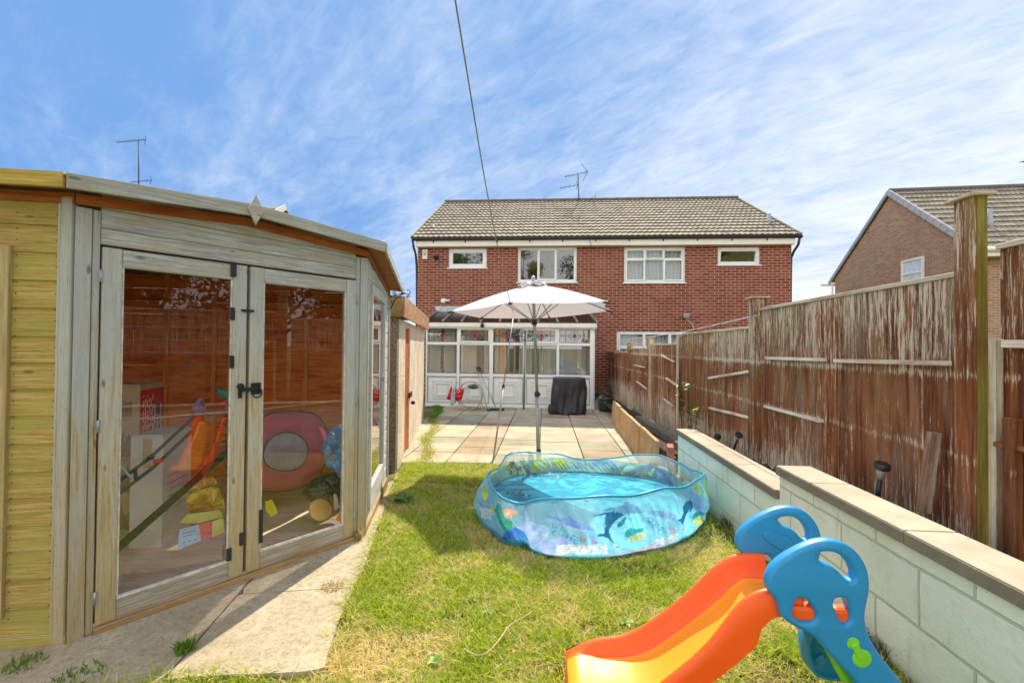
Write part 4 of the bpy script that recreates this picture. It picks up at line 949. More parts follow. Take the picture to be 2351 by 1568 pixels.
def right_house():
    Xg=12.5;ap=aX(2045,440,Xg);far=aX(1917,638,Xg);half=far[1]-ap[1]
    t=thing('gabled_house','brown brick gabled house with a ribbed tile roof, over the fence at the right','house',(Xg,ap[1],0))
    ye=ap[1]-half;zt=far[2]-.05;L=9;rot=R(-4)
    dx=np.array([math.cos(rot),math.sin(rot),0])
    P=lambda u,y,z:np.array([Xg,0,0])+dx*u+np.array([0,y,z])
    b=MB();b.poly([P(0,ye,-.5),P(0,ye+2*half,-.5),P(0,ye+2*half,zt),P(0,ap[1],ap[2]-.12),P(0,ye,zt)]);b.poly([P(0,ye,-.5),P(L,ye,-.5),P(L,ye,zt),P(0,ye,zt)])
    b.poly([P(0,ye+2*half,-.5),P(L,ye+2*half,-.5),P(L,ye+2*half,zt),P(0,ye+2*half,zt)]);b.poly([P(L,ye,-.5),P(L,ye+2*half,-.5),P(L,ye+2*half,zt),P(L,ap[1],ap[2]-.12),P(L,ye,zt)])
    b.build('wall',M['brick_brown'],t)
    b=MB();o=.05;sl=(ap[2]-zt)/half
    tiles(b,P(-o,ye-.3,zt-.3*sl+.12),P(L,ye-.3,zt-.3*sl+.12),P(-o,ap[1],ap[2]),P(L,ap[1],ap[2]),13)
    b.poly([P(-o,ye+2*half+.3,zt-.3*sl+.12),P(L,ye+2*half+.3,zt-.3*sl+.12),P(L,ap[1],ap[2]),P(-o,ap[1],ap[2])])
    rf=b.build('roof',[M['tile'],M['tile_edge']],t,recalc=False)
    # verge tiles: pale blocks down the near rake, board down the far one
    v=MB();n=14
    for i in range(n):
        a=P(-o-.03,ye-.3+(half+.3)*i/n,zt-.3*sl+.12+(ap[2]-zt+.3*sl-.12)*i/n);c=P(-o-.03,ye-.3+(half+.3)*(i+.96)/n,zt-.3*sl+.12+(ap[2]-zt+.3*sl-.12)*(i+.96)/n);v.bar(a,c,.09,.19,off=(0,-.02))
    v.build('verge',simple('pale verge tile',(.40,.41,.44),.8),rf,bevel=.01)
    v=MB();v.bar(P(-o-.02,ye+2*half+.3,zt-.3*sl+.1),P(-o-.02,ap[1],ap[2]),.06,.12);v.build('verge',M['zinc'],rf)
    v=MB();v.tube([P(-o,ap[1],ap[2]),P(L,ap[1],ap[2])],.11,10);v.build('ridge_tiles',M['ridge'],rf)
    f=MB();yg=ye-.34;f.bar(P(-.1,yg,zt-.3*sl+.0),P(L,yg,zt-.3*sl+.0),.03,.2);f.bar(P(-.05,ye-.15,zt-.3*sl-.08),P(L,ye-.15,zt-.3*sl-.08),.36,.02);f.build('fascia',M['cream'],t)
    g=MB();g.tube([P(-.1,yg-.07,zt-.3*sl+.08),P(L,yg-.07,zt-.3*sl+.08)],.06,8);g.build('gutter',M['cream'],t)
    g=MB();yb=ye+2*half+.25;g.tube([P(-.35,yb+.1,zt-.2),P(L,yb+.1,zt-.2)],.06,8);g.tube([P(-.06,yb-.15,zt-.25),P(-.06,yb-.15,0)],.05,8);g.build('downpipe',M['cream'],t)
    # window in the gable
    a=aX(2070,600,Xg-.03);c=aX(2121,591,Xg-.03);lo=aX(2070,660,Xg-.03)[2]-.3;zt2=a[2]
    ya,yc=a[1],c[1];b=MB();fr=.07
    for (y0,y1,z0,z1) in ((yc,ya,zt2-fr,zt2),(yc,ya,lo,lo+fr),(yc,yc+fr,lo+fr,zt2-fr),(ya-fr,ya,lo+fr,zt2-fr),(yc+fr,ya-fr,zt2-.52,zt2-.45)): b.box((Xg-.06,y0,z0),(Xg-.005,y1,z1))
    w=b.build('window',M['white'],t,bevel=.004);b=MB();b.poly([(Xg-.03,yc+fr,lo+fr),(Xg-.03,ya-fr,lo+fr),(Xg-.03,ya-fr,zt2-fr),(Xg-.03,yc+fr,zt2-fr)]);b.build('pane',simple('frosted pane',(.60,.66,.72),.12),w)
    # vent pipe on the roof
    yv=ye+.7;a=aY(2277,528,yv);c=aY(2271,480,yv);b=MB();b.tube([a-np.array([0,0,.3]),c],.07,12);b.build('vent_pipe',M['grey_pipe'],rf)
    b=MB();b.obox(a+np.array([.1,0,.03]),((1,0,0),(0,.85,.5),(0,-.5,.85)),(.3,.3,.01));b.build('flashing',M['zinc'],rf)
    m_=P(7.2,ap[1]-.3,0);m0=np.array([m_[0],m_[1],ap[2]-.1]);tp=aY(2345,372,m0[1])
    aerial('tv_aerial','television aerial whose tip just enters the picture at the far right',m0,(m0[0],m0[1],tp[2]+.1),[(tp,(m0[0]+.3,m0[1],tp[2]+.15),'x')],.03)
right_house()
# ------------------------------------------------------------------ conservatory
M['glass_c']=glass('conservatory glass',(.92,.95,.94),.17)
M['roof_sheet']=glass('tinted roof sheet',(.22,.24,.27),.10,.15)
M['inside']=simple('cream conservatory wall',(.75,.70,.58),.7,0,.05)
CY_=11.3
def conservatory():
    t=thing('conservatory','white framed lean to conservatory with red diamond leaded toplights','conservatory',(-.9,CY_,PZ))
    g=lambda px,py:aY(px,py,CY_)
    zx=lambda z:g(z,850)[0]
    zz=lambda py:g(1170,py)[2]
    X0,X1=zx(978.5),zx(1363.5)
    z_gt,z_gb=zz(742),zz(752);zt=zz(755.5);zm0,zm1=zz(786),zz(793);zl0,zl1=zz(858),zz(866);zp=zz(927);zb=zz(934)
    panes=[(981,1048),(1055,1123),(1132,1200),(1208,1277),(1284,1354)];panes=[(zx(a),zx(c)) for a,c in panes]
    b=MB();Y=CY_;d=.06
    # uprights (butted between rails)
    xs=[X0]+[v for p in panes for v in p]+[X1]
    for i in range(0,len(xs),2): b.box((xs[i],Y,zb+.03),(xs[i+1],Y+d,z_gb-.0))
    for a,c in panes:
        for z0,z1 in ((zt,z_gb),(zm1,zm0),(zl1,zl0),(zb+.03,zp)): b.box((a,Y+.004,z0),(c,Y+d-.004,z1))
    b.box((X0-.01,Y-.03,zb-.02),(X1+.01,Y+d+.02,zb+.03));b.build('frame',M['white'],t,bevel=.004)
    gl=MB();
    for a,c in panes:
        for z0,z1 in ((zm0,zt),(zl0,zm1)):
            g1=MB();g1.poly([(a-.002,Y+.03,z0-.002),(c+.002,Y+.03,z0-.002),(c+.002,Y+.03,z1+.002),(a-.002,Y+.03,z1+.002)]);g1.build('pane',M['glass_c'],t)
    for i in (1,3):
        a,c=panes[i];s=MB();k=.045
        for (p,q) in (((a-.02,Y-.02,zt-k+.02),(c+.02,Y-.001,zt+.02)),((a-.02,Y-.02,zm0-.02),(c+.02,Y-.001,zm0+k-.02)),((a-.02,Y-.02,zm0+k-.02),(a+k-.02,Y-.001,zt-k+.02)),((c-k+.02,Y-.02,zm0+k-.02),(c+.02,Y-.001,zt-k+.02))): s.box(p,q)
        s.build('opening_vent',M['white'],t,bevel=.004)
    for i,(a,c) in enumerate(panes):
        L=MB();cx=(a+c)/2;cz=(zt+zm0)/2;y=Y+.022;r=.0055
        L.tube([(a,y,cz),(cx-.09,y,cz)],r,4);L.tube([(cx+.09,y,cz),(c,y,cz)],r,4);L.tube([(cx,y,cz+.1),(cx,y,zt)],r,4);L.tube([(cx,y,zm0),(cx,y,cz-.1)],r,4)
        for s in (-.22,.22): L.tube([(cx+s,y,zm0),(cx+s,y,zt)],r*.8,4)
        L.tube([(cx+.10*math.cos(k),y,cz+.10*math.sin(k)) for k in np.linspace(0,6.28,21)[:-1]],r*.8,4,closed=True)
        for s in (-1,1): L.tube([(cx+s*(.10+.05*math.sin(k)),y,cz+.05*math.cos(k)) for k in np.linspace(0,3.14,8)],r*.8,4)
        L.build('leading',M['lead'],t)
        D_=MB();rr=.066;D_.slab([(cx-rr,y-.004,cz),(cx,y-.004,cz-rr),(cx+rr,y-.004,cz),(cx,y-.004,cz+rr)],.003,(0,1,0));D_.build('red_diamond',M['redglass'],t)
    gk=MB()
    for a,c in panes:
        for z0,z1 in ((zm0,zt),(zl0,zm1),(zp,zl1)):
            k=.009;y0,y1=Y-.001,Y+.006
            for p,q in (((a,y0,z0),(c,y1,z0+k)),((a,y0,z1-k),(c,y1,z1)),((a,y0,z0+k),(a+k,y1,z1-k)),((c-k,y0,z0+k),(c,y1,z1-k))): gk.box(p,q,0,False)
    gk.build('gasket',M['rubber'],t)
    # moulded panels
    for a,c in panes:
        p=MB();p.box((a,Y+.02,zp),(c,Y+.04,zl1));w,h=c-a,zl1-zp
        for k,pr_ in ((.13,.016),(.16,.008),(.21,.022),(.24,.012)):
            x0,x1,z0,z1=a+k,c-k,zp+k*.8,zl1-k*.8
            for q0,q1 in (((x0,z1-.012),(x1,z1)),((x0,z0),(x1,z0+.012)),((x0,z0+.012),(x0+.012,z1-.012)),((x1-.012,z0+.012),(x1,z1-.012))): p.box((q0[0],Y+.02-pr_,q0[1]),(q1[0],Y+.0205,q1[1]))
        p.build('lower_panel',M['white'],t,bevel=.003)
    # side walls: glazed over a solid panel
    for X in (X0,X1):
        s=MB();ys=[Y+d,Y+.65,Y+1.25,HY-.002]
        for y in ys[:-1]: s.box((X-.03,y,zb),(X+.03,y+.06,z_gb))
        for z0,z1 in ((zb,zb+.06),(zl1,zl0),(zm1,zm0),(zt,z_gb)): s.box((X-.028,Y+d+.06,z0),(X+.028,HY-.003,z1))
        s.box((X-.015,Y+d+.06,zb+.06),(X+.015,HY-.003,zl1));s.build('side_frame',M['white'],t,bevel=.003)
        s=MB();s.poly([(X,Y+.1,zl0),(X,HY-.01,zl0),(X,HY-.01,zt),(X,Y+.1,zt)]);s.build('pane',M['glass_c'],t)
    # dwarf base and floor
    b=MB();b.box((X0+.02,Y+.03,PZ-.05),(X1-.02,Y+.08,zb-.021),0,False);b.build('plinth',M['ridge'],t)
    b=MB();b.box((X0+.04,Y+.09,PZ),(X1-.04,HY-.005,PZ+.06),0,False);b.build('floor',simple('laminate floor',(.62,.52,.40),.4),t)
    # gutter beam and roof
    b=MB();b.box((X0-.06,Y-.09,z_gb+.0),(X1+.06,Y+.07,z_gt));b.box((X0-.05,Y-.05,z_gb-.035),(X1+.05,Y-.001,z_gb));b.build('gutter',M['cream'],t,bevel=.008)
    zr=aY(1170,717,HY)[2];xr0=aY(1005,716,HY)[0];xr1=aY(1348,720,HY)[0]
    b=MB();A0,A1,B0,B1=(X0-.05,Y-.06,z_gt+.012),(X1+.06,Y-.06,z_gt+.012),(xr0,HY-.01,zr),(xr1,HY-.01,zr)
    b.slab([A0,A1,B1,B0],.016,(0,-.3,1));b.build('roof',M['roof_sheet'],t)
    for i in range(10):
        f=i/9;a=np.array(A0)*(1-f)+np.array(A1)*f;c=np.array(B0)*(1-f)+np.array(B1)*f;q=MB();q.bar(a,c,.045,.035,off=(0,.035));q.build('glazing_bar',M['zinc'],t,bevel=.003)
    b=MB();b.poly([(X0,HY-.006,z_gt-.3),(X0-.0,Y,z_gt),(xr0,HY-.006,zr)]);b.poly([(X1,HY-.006,z_gt-.3),(X1,Y,z_gt),(xr1,HY-.006,zr)]);b.build('roof_end',M['white'],t)
    b=MB();p=[aY(*q,HY-.02) for q in ((997,703),(1110,703),(1108,717),(1004,717))];b.slab(p,.006,(0,-1,0));b.build('flashing',M['zinc'],t)
    # solar globe hanging under the gutter
    c=aY(1107,747,Y-.12);tg=thing('globe_lamp','small dark globe lamp under the conservatory gutter','lamp',c);b=MB();b.lathe(c,[(.002,-.055),(.03,-.045),(.052,-.0),(.03,.045),(.012,.055),(.012,.085)],16);b.build('globe',M['black'],tg)
    b=MB();b.tube([c+np.array([0,0,.08]),c+np.array([0,.05,.12])],.008,6);b.build('hook',M['black'],tg)
    # vertical blinds: stacked and open strips inside
    for k,(a,c) in enumerate(((-2.90,-2.66),(-2.52,-2.28),(-2.10,-1.72),(-1.5,-1.36),(-1.22,-.98),(-.62,-.30),(-.1,.14),(.34,.48),(.86,1.20))):
        b=MB();x=a
        while x<c: b.obox((x,Y+.20,(zl0+zt)/2-.1),((math.cos(1.0),math.sin(1.0),0),(-math.sin(1.0),math.cos(1.0),0),(0,0,1)),(.042,.0012,(zt-zl0)/2+.25));x+=.055
        b.build('blind',M['blind'],t)
    # what stands inside by the house wall: cream doors and a glazed door
    W_=MB()
    W_.box((-2.3,HY+.02,PZ),(-1.6,HY+.06,1.75));W_.box((.1,HY+.02,PZ),(.9,HY+.06,1.75));W_.box((-2.92,HY-.02,PZ+.06),(-2.301,HY-.004,1.70));W_.box((.901,HY-.02,PZ+.06),(1.18,HY-.004,1.70));W_.build('inner_doors',M['white'],t,bevel=.003)
    W_=MB();W_.box((-1.6,HY+.9,PZ),(.1,HY+.92,1.75));W_.build('back_room',M['inside'],t)
    W_=MB();n=40;X=np.linspace(-.75,-.35,n);P=[[(x,HY-.08+.025*math.sin(x*60),z) for x in X] for z in (PZ+.1,1.5)];W_.grid(P);X=np.linspace(-1.95,-1.45,n);P=[[(x,HY-.08+.025*math.sin(x*60),z) for x in X] for z in (PZ+.1,1.5)];W_.grid(P);W_.build('curtain',translucent('brown curtain',(.40,.30,.24),.3),t)

conservatory()
# ------------------------------------------------------------------ summerhouse
D2=lambda v:np.array([v[0],v[1],0.])
def summerhouse():
    t=thing('summerhouse','weathered corner summerhouse with glazed double doors and a low felt roof','summerhouse',(SA[0],SA[1],0))
    zb=-.12
    def face(O,d,n):
        O=D2(O);d=D2(d);n=D2(n)
        def P(s,o,z): return O+d*s+n*o+np.array([0,0,z])
        def box(b,s0,s1,o0,o1,z0,z1,mi=0): b.obox((P(s0,o0,z0)+P(s1,o1,z1))/2,(d,n,(0,0,1)),(abs(s1-s0)/2,abs(o1-o0)/2,abs(z1-z0)/2),mi)
        return P,box
    P,box=face(SA,SD,SN)
    W_=np.linalg.norm(SB-SA)
    S=lambda px,py:(aP(px,py,SA,SB)[:2]-SA)@SD
    Z=lambda px,py:aP(px,py,SA,SB)[2]
    zTop=1.86
    # --- front frame posts
    b=MB();box(b,.0,.055,-.06,.012,zb,zTop);box(b,.058,.085,-.05,.004,zb+.05,zTop);b.build('corner_post',M['post_wood'],t,bevel=.003)
    b=MB();box(b,W_-.055,W_,-.06,.012,zb,zTop);box(b,W_-.085,W_-.058,-.05,.004,zb+.05,zTop);b.build('corner_post',M['post_wood'],t,bevel=.003)
    # boards over the doors
    zs=[Z(400,578),Z(400,553)+.0];z0=1.70
    b=MB()
    for z1,z2 in ((1.708,1.782),(1.784,1.872),(1.874,1.96)): box(b,.087,W_-.087,-.03,.0,z1,z2)
    b.build('header',M['old_wood'],t,bevel=.003)
    # sill
    b=MB();box(b,.0,W_,-.08,.02,zb-.02,-.078);box(b,.086,W_-.086,-.05,.026,-.076,-.044);b.build('sill',M['sill_wood'],t,bevel=.003)
    # --- the two doors
    c0=S(562,1000);dA=(.092,c0-.004);dB=(c0+.014,W_-.090)
    sw=.072;zt,zbt=1.695,-.036
    for k,(s0,s1) in enumerate((dA,dB)):
        dr=MB();box(dr,s0,s0+sw,-.035,.012,zbt,zt);box(dr,s1-sw,s1,-.035,.012,zbt,zt);
        o=dr.build('door',M['stile_wood'],t,bevel=.003)
        r=MB();box(r,s0+sw+.001,s1-sw-.001,-.03,.008,zt-.085,zt-.001);r.build('top_rail',M['old_wood'],o,bevel=.003)
        zl=.055;r=MB();box(r,s0+sw+.001,s1-sw-.001,-.03,.008,zbt+.001,zl);r.build('bottom_rail',M['rail_wood'],o,bevel=.003)
        r=MB();box(r,s0+sw+.001,s1-sw-.001,-.004,.014,zl,zl+.012);box(r,s0+sw+.001,s0+sw+.008,-.004,.006,zl+.012,zt-.086);box(r,s1-sw-.008,s1-sw-.001,-.004,.006,zl+.012,zt-.086);r.build('glazing_bead',M['white_bead'],o)
        r=MB();r.poly([P(s0+sw,-.012,zl),P(s1-sw,-.012,zl),P(s1-sw,-.012,zt-.085),P(s0+sw,-.012,zt-.085)]);r.build('pane',M['glass_shed'],o)
        hs=s0-.004 if k==0 else s1+.004
        for z in (1.56,.87,.09):
            h=MB();h.tube([P(hs,.016,z-.03),P(hs,.016,z+.03)],.0045,8);box(h,hs-.008,hs+.008,.013,.0150,z-.028,z+.028);h.build('hinge',M['zinc'],o)
        if k==0:
            for z,w_,x in ((1.66,.03,s1-sw+.0),(1.42,.024,s1-sw-.002),(1.155,.024,s1-sw-.002),(.10,.026,s1-sw-.0)):
                h=MB();box(h,x-w_*.55,x+w_*.45,.013,.022,z-.035,z+.035);h.build('clip',M['black'],o,bevel=.003)
        else:
            h=MB();box(h,s0+sw-.01,s0+sw+.012,.013,.022,.11,.30);h.build('clip',M['black'],o,bevel=.003)
    # bolt and ring latch
    zL=Z(575,893);h=MB();box(h,c0-.045,c0+.05,.013,.028,zL-.010,zL+.012);h.lathe(P(c0-.035,.02,zL+.02),[(.012,-.02),(.018,0),(.018,.012),(.004,.02)],12,ax=SN if False else (SN[0],SN[1],0));box(h,c0-.045,c0-.028,.014,.03,zL-.045,zL-.005)
    box(h,c0+.022,c0+.075,.013,.02,zL-.03,zL+.035)
    h.tube([P(c0+.05+.026*math.cos(k),.03,zL-.022+.026*math.sin(k)) for k in np.linspace(0,6.28,21)[:-1]],.0045,6,closed=True);h.build('latch',M['iron'],t,bevel=.002)
    h=MB();z=Z(555,713);box(h,c0-.035,c0+.03,.013,.022,z-.006,z+.006);h.build('bolt',M['iron'],t)
    h=MB();z=Z(555,1185);box(h,c0-.026,c0-.006,.013,.026,.13,.20);h.build('catch',M['black'],t,bevel=.004)
    # --- left side: yellow shiplap wall with the edge of a window
    P2,box2=face(SE,-np.array(LD),np.array([-LD[1]*-1,LD[0]*1]) if False else np.array([.2239,-.9746]))
    LW=1.36
    def side_boards(box_,L,mat,z0,z1,hole=None,pitch=.118,name='boarded_wall'):
        z=z0;b=MB()
        while z<z1-.01:
            ze=min(z+pitch*random.uniform(.93,1.07),z1)
            spans=[(.03,L-.05)]
            if hole and z>hole[2]-.02 and ze<hole[3]+.0: spans=[(.03,hole[0]),(hole[1],L-.05)]
            for a,c in spans:
                if c-a<.01: continue
                box_(b,a,c,-.016,.0,z+.002,ze-.012);box_(b,a,c,-.016,-.006,ze-.0118,ze+.0015)
            z=ze
        if hole and mat=='yellow_wood':                              # nail heads
            for i in range(16):
                for dz_ in (.02,.07):
                    for s_ in (hole[1]+.015,L-.07): b.lathe(P2(s_,.0,.03+i*.118+dz_),[(.003,0),(.003,.0015)],6,1,ax=(.2239,-.9746,0))
        b.build(name,[M[mat],M['iron']],t,bevel=.002)
    w0=(aP(30,555,SE,SA)[:2]-SE)@(-np.array(LD));
    hole=(.25,w0+.0,.06,1.675)
    side_boards(box2,LW,'yellow_wood',-.03,1.92,hole)
    b=MB();box2(b,LW-.048,LW-.004,-.03,.014,zb,1.9);box2(b,LW-.066,LW-.049,-.02,.006,zb,1.9);b.build('corner_trim',M['post_wood'],t,bevel=.006)
    b=MB();box2(b,hole[1]-.075,hole[1],-.02,.018,hole[2],hole[3]-.001);box2(b,hole[0],hole[0]+.07,-.02,.018,hole[2],hole[3]-.001);box2(b,hole[0]+.071,hole[1]-.076,-.02,.016,hole[3]-.12,hole[3]-.001);box2(b,hole[0]+.071,hole[1]-.076,-.02,.016,hole[2],hole[2]+.12)
    wf=b.build('window',M['tan_wood'],t,bevel=.003);b=MB();b.poly([P2(hole[0]+.06,-.005,hole[2]+.05),P2(hole[1]-.06,-.005,hole[2]+.05),P2(hole[1]-.06,-.005,hole[3]-.05),P2(hole[0]+.06,-.005,hole[3]-.05)]);b.build('pane',M['glass_shed'],wf)
    b=MB();box2(b,0,LW,-.06,.01,zb-.04,-.032);b.build('sill',M['yellow_wood'],t,bevel=.003)
    # --- right side with a narrow window
    P3,box3=face(SB,RD,RN);RL=1.36
    q=lambda px,py:(aP(px,py,SB,SC)[:2]-SB)@RD
    s0,s1=q(847,900),q(879,900);hole=(s0,s1,aP(845,1145,SB,SC)[2],aP(845,655,SB,SC)[2]);hole=(s0,s1,.05,1.70)
    side_boards(box3,RL,'white_board',-.03,1.86,hole,.118)
    b=MB();box3(b,.0,.03,-.03,.014,zb,1.85);b.build('corner_trim',M['post_wood'],t,bevel=.006)
    b=MB();box3(b,RL-.045,RL,-.04,.014,zb,1.85);b.build('corner_trim',M['old_wood'],t,bevel=.004)
    b=MB();e=.05;box3(b,s0,s0+e,-.02,.02,hole[2],hole[3]);box3(b,s1-e,s1,-.02,.02,hole[2],hole[3]);box3(b,s0+e+.001,s1-e-.001,-.02,.018,hole[3]-.07,hole[3]);box3(b,s0+e+.001,s1-e-.001,-.02,.018,hole[2],hole[2]+.15)
    wf=b.build('window',M['white_board'],t,bevel=.003);b=MB();b.poly([P3(s0+.04,-.0,hole[2]+.1),P3(s1-.04,-.0,hole[2]+.1),P3(s1-.04,-.0,hole[3]-.04),P3(s0+.04,-.0,hole[3]-.04)]);b.build('pane',M['glass_side'],wf)
    b=MB();box3(b,0,RL,-.06,.012,zb-.06,-.032);b.build('sill',M['sill_wood'],t,bevel=.003)
    # --- back walls: orange boards with battens inside
    def back(O,d,n,L):
        Pb,bb=face(O,d,n);z=-.03;b=MB()
        while z<1.98:
            bb(b,0,L,-.016,.0,z+.002,z+.108);bb(b,0,L,-.016,-.008,z+.108,z+.12);z+=.12
        b.build('back_wall',M['orange_wood'],t,bevel=.002)
        for s in np.arange(.02,L,.41):
            c=MB();bb(c,s,s+.038,.001,.035,-.03,1.95);c.build('batten',M['orange_batten'],t,bevel=.002)
        c=MB();bb(c,0,L,.036,.06,1.60,1.64);c.build('rail',M['orange_batten'],t)
    back(SE,RD,RN,2.41);back(SBACK,-np.array(LD),-RD,2.41)
    # floor
    b=MB();pts=[D2(p)+np.array([0,0,-.03]) for p in (SA,SB,SC,SBACK,SE)];b.slab(pts,-.03,(0,0,1));b.build('floor',M['floor_board'],t)
    # --- roof: five facets rising to a low apex, with overhang
    ov=.12
    cen=(SA+SB+SC+SBACK+SE)/5;apex=np.array([*(SBACK*.45+(SA+SB)/2*.55),2.16])
    zc={'E':1.96,'A':1.935,'M':2.0,'B':1.955,'C':1.87,'K':1.95}
    def off(p,ns):
        s=np.zeros(2)
        for n in ns: s+=n
        s/=np.linalg.norm(s);c=s@ns[0];return p+s*ov/c
    nL=np.array([.2239,-.9746]);nBk=np.array([-.9746,-.2239]);nBr=np.array([-.2239,.9746])
    cA=off(SA,[nL,SN]);cB=off(SB,[SN,RN]);cC=off(SC,[RN,nBr]);cK=off(SBACK,[nBk,nBr]);cE=off(SE,[nBk,nL])
    # corners placed from the picture so that the fascia lines agree
    cM=(cA+cB)/2;sM=(aP(585,480,cA,cB)[:2]-cA)@SD/np.linalg.norm(cB-cA);cM=cA*(1-sM)+cB*sM
    zA=aP(140,395,cA,cB)[2];zM=aP(587,471,cA,cB)[2];zB=aP(855,551,cA,cB)[2];zE=aP(0,394,cE,cA)[2]+.02
    cCz=1.84
    b=MB();ring=[(cA,zA),(cM,zM),(cB,zB),(cC,cCz),(cK,1.9),(cE,zE+.02)]
    for i in range(6):
        (p,z1),(q_,z2)=ring[i],ring[(i+1)%6];b.slab([(p[0],p[1],z1-.005),(q_[0],q_[1],z2-.005),tuple(apex)],-.02,(0,0,1))
    b.build('roof',simple('green mineral felt',(.16,.17,.14),.95,0,.3,20,.5),t)
    fh=.066
    def fascia(p,z1,q_,z2,mat):
        b=MB();d=(q_-p)/np.linalg.norm(q_-p);nn=np.array([d[1],-d[0],0]);a=[(p[0],p[1],z1),(q_[0],q_[1],z2),(q_[0],q_[1],z2-fh),(p[0],p[1],z1-fh)]
        i0=len(b.v);b.slab(a,.018,nn)
        L=np.linalg.norm(q_-p)
        for fi in range(len(b.f)): b.uv[fi]=[((np.array(b.v[k])[:2]-p)@d+3*zM,b.v[k][2]*1.0+fi*.01+z1) for k in b.f[fi]]
        return b.build('fascia',M[mat],t,bevel=.003)
    fascia(cE,zE,cA,zA,'fascia_yellow');fascia(cA,zA,cM,zM,'fascia_grey');fascia(cM,zM,cB,zB,'fascia_grey');fascia(cB,zB,cC,cCz,'fascia_grey')
    # soffit boards between wall and fascia
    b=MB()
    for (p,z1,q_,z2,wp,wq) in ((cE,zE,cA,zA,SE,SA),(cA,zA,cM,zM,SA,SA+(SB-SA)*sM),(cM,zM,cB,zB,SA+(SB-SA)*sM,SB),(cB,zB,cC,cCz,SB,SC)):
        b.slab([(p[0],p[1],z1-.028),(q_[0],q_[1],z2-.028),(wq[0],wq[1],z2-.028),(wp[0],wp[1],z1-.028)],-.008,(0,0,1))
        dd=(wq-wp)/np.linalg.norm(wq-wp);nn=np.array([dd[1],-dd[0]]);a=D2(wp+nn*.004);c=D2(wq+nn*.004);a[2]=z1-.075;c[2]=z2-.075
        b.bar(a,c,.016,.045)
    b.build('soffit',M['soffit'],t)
    # diamond finial on the front fascia
    c=aP(586,483,cA+SN*.022,cB+SN*.022);hd,wd=.083,.040;d3=D2(SD)
    b=MB();b.slab([c-d3*wd,c+np.array([0,0,-hd]),c+d3*wd,c+np.array([0,0,hd])],.014,D2(SN));b.build('diamond_finial',M['old_wood'],t,bevel=.002)
    return P,box,P3
M['white_bead']=simple('chipped white bead',(.62,.60,.54),.6,0,.25,20,.2)
M['white_board']=wood('pale silvered boards',(.52,.50,.44),(.70,.68,.62),(.45,.42,.34),patch=.35)
M['orange_batten']=wood('orange batten',(.85,.30,.08),(.95,.42,.13),(.60,.16,.04),patch=.3,bump=.2)
M['floor_board']=wood('dusty floor boards',(.62,.47,.33),(.75,.60,.44),(.45,.34,.24),patch=.3)
M['glass_shed']=glass("dusty summerhouse glass",(.99,.98,.97),.075)
M['glass_side']=glass('side window glass',(.80,.78,.82),.45)
SP,SBOX,SP3=summerhouse()
# things kept inside
def IN(px,py,d):                                   # ray onto a plane d metres behind the doors
    o=-SN*d;return aP(px,py,SA+o,SB+o)
XI=np.array([.9746,.2239,0]);YI=np.array([-.2239,.9746,0]);UPZ=np.array([0,0,1.])
def carton(label,corner,w,dp,h,mat,extra=None,name='cardboard_box'):
    """corner = near right vertical edge at the floor; runs w to the left and dp back"""
    t=thing(name,label,'box',corner)
    c=corner-XI*w/2+YI*dp/2+UPZ*h/2;b=MB();b.obox(c,(XI,YI,UPZ),(w/2,dp/2,h/2),0,False);b.build('carton',M[mat],t,bevel=.004)
    b=MB();b.obox(corner-XI*w*.5+YI*dp/2+UPZ*(h+.004),(XI,YI,UPZ),(w/2-.006,dp/2-.006,.003));b.build('flap',M[mat],t)
    if extra: extra(t,corner,w,dp,h)
    return t
fl=-.03
c1=aP(322,885,SA-SN*1.05,SB-SN*1.05)
def span(c,px,py,dirn):                            # how far along dirn until the given pixel column
    p=aP(px,py,c[:2],c[:2]+dirn[:2]);return abs((p[:2]-c[:2])@dirn[:2])
def deco1(t,c,w,dp,h):
    n=XI;o=c+XI*.003
    def patch(u0,u1,v0,v1,mat,name,k=.002):
        b=MB();b.slab([o+YI*u0*dp+UPZ*v0*h,o+YI*u1*dp+UPZ*v0*h,o+YI*u1*dp+UPZ*v1*h,o+YI*u0*dp+UPZ*v1*h],k,XI);return b.build(name,mat,t)
    patch(0,.96,.50,.97,M['red'],'red_label');patch(0,.48,.0,.49,simple('lime print',(.30,.42,.05),.6),'green_print');patch(.485,.96,.0,.49,simple('blue print',(.12,.28,.55),.6),'blue_print')
    patch(.55,.80,.60,.86,simple('grey emblem ground',(.16,.10,.12),.6),'emblem_ground',.004)
    b=MB();pk=simple('pale pink print',(.85,.55,.50),.6);cc=o+XI*.006+YI*.675*dp+UPZ*.73*h
    for k in range(4):
        a=k*math.pi/2+.6;q=cc+YI*math.cos(a)*.030+UPZ*math.sin(a)*.034
        b.tube([q+YI*.026*math.cos(s)+UPZ*.026*math.sin(s) for s in np.linspace(0,6.28,13)[:-1]],.0028,4,closed=True)
    fx,fz=.125*dp,.13*h
    b.tube([cc-YI*fx-UPZ*fz,cc+YI*fx-UPZ*fz,cc+YI*fx+UPZ*fz,cc-YI*fx+UPZ*fz],.003,4,closed=True);b.build('emblem',pk,t)
    b=MB()
    for i in range(6):
        u=.10+i*.075;x=0.60+.03*(i%3)
        while x<.92: l=random.uniform(.03,.08);b.tube([o+XI*.004+YI*u*dp+UPZ*x*h,o+XI*.004+YI*u*dp+UPZ*min(.93,x+l)*h],.0032,4);x+=l+.02
    b.build('printed_lines',pk,t)
    b=MB();br=simple('brown print',(.30,.20,.11),.8);o2=c-YI*.003
    for r_ in range(4):
        for i in range(9):
            u=.25+i*.055;z=.05+r_*.24;b.tube([o2-XI*u*w+UPZ*z*h,o2-XI*u*w+UPZ*(z+random.uniform(.08,.17))*h],.003,4)
    b.build('printed_lines',br,t)
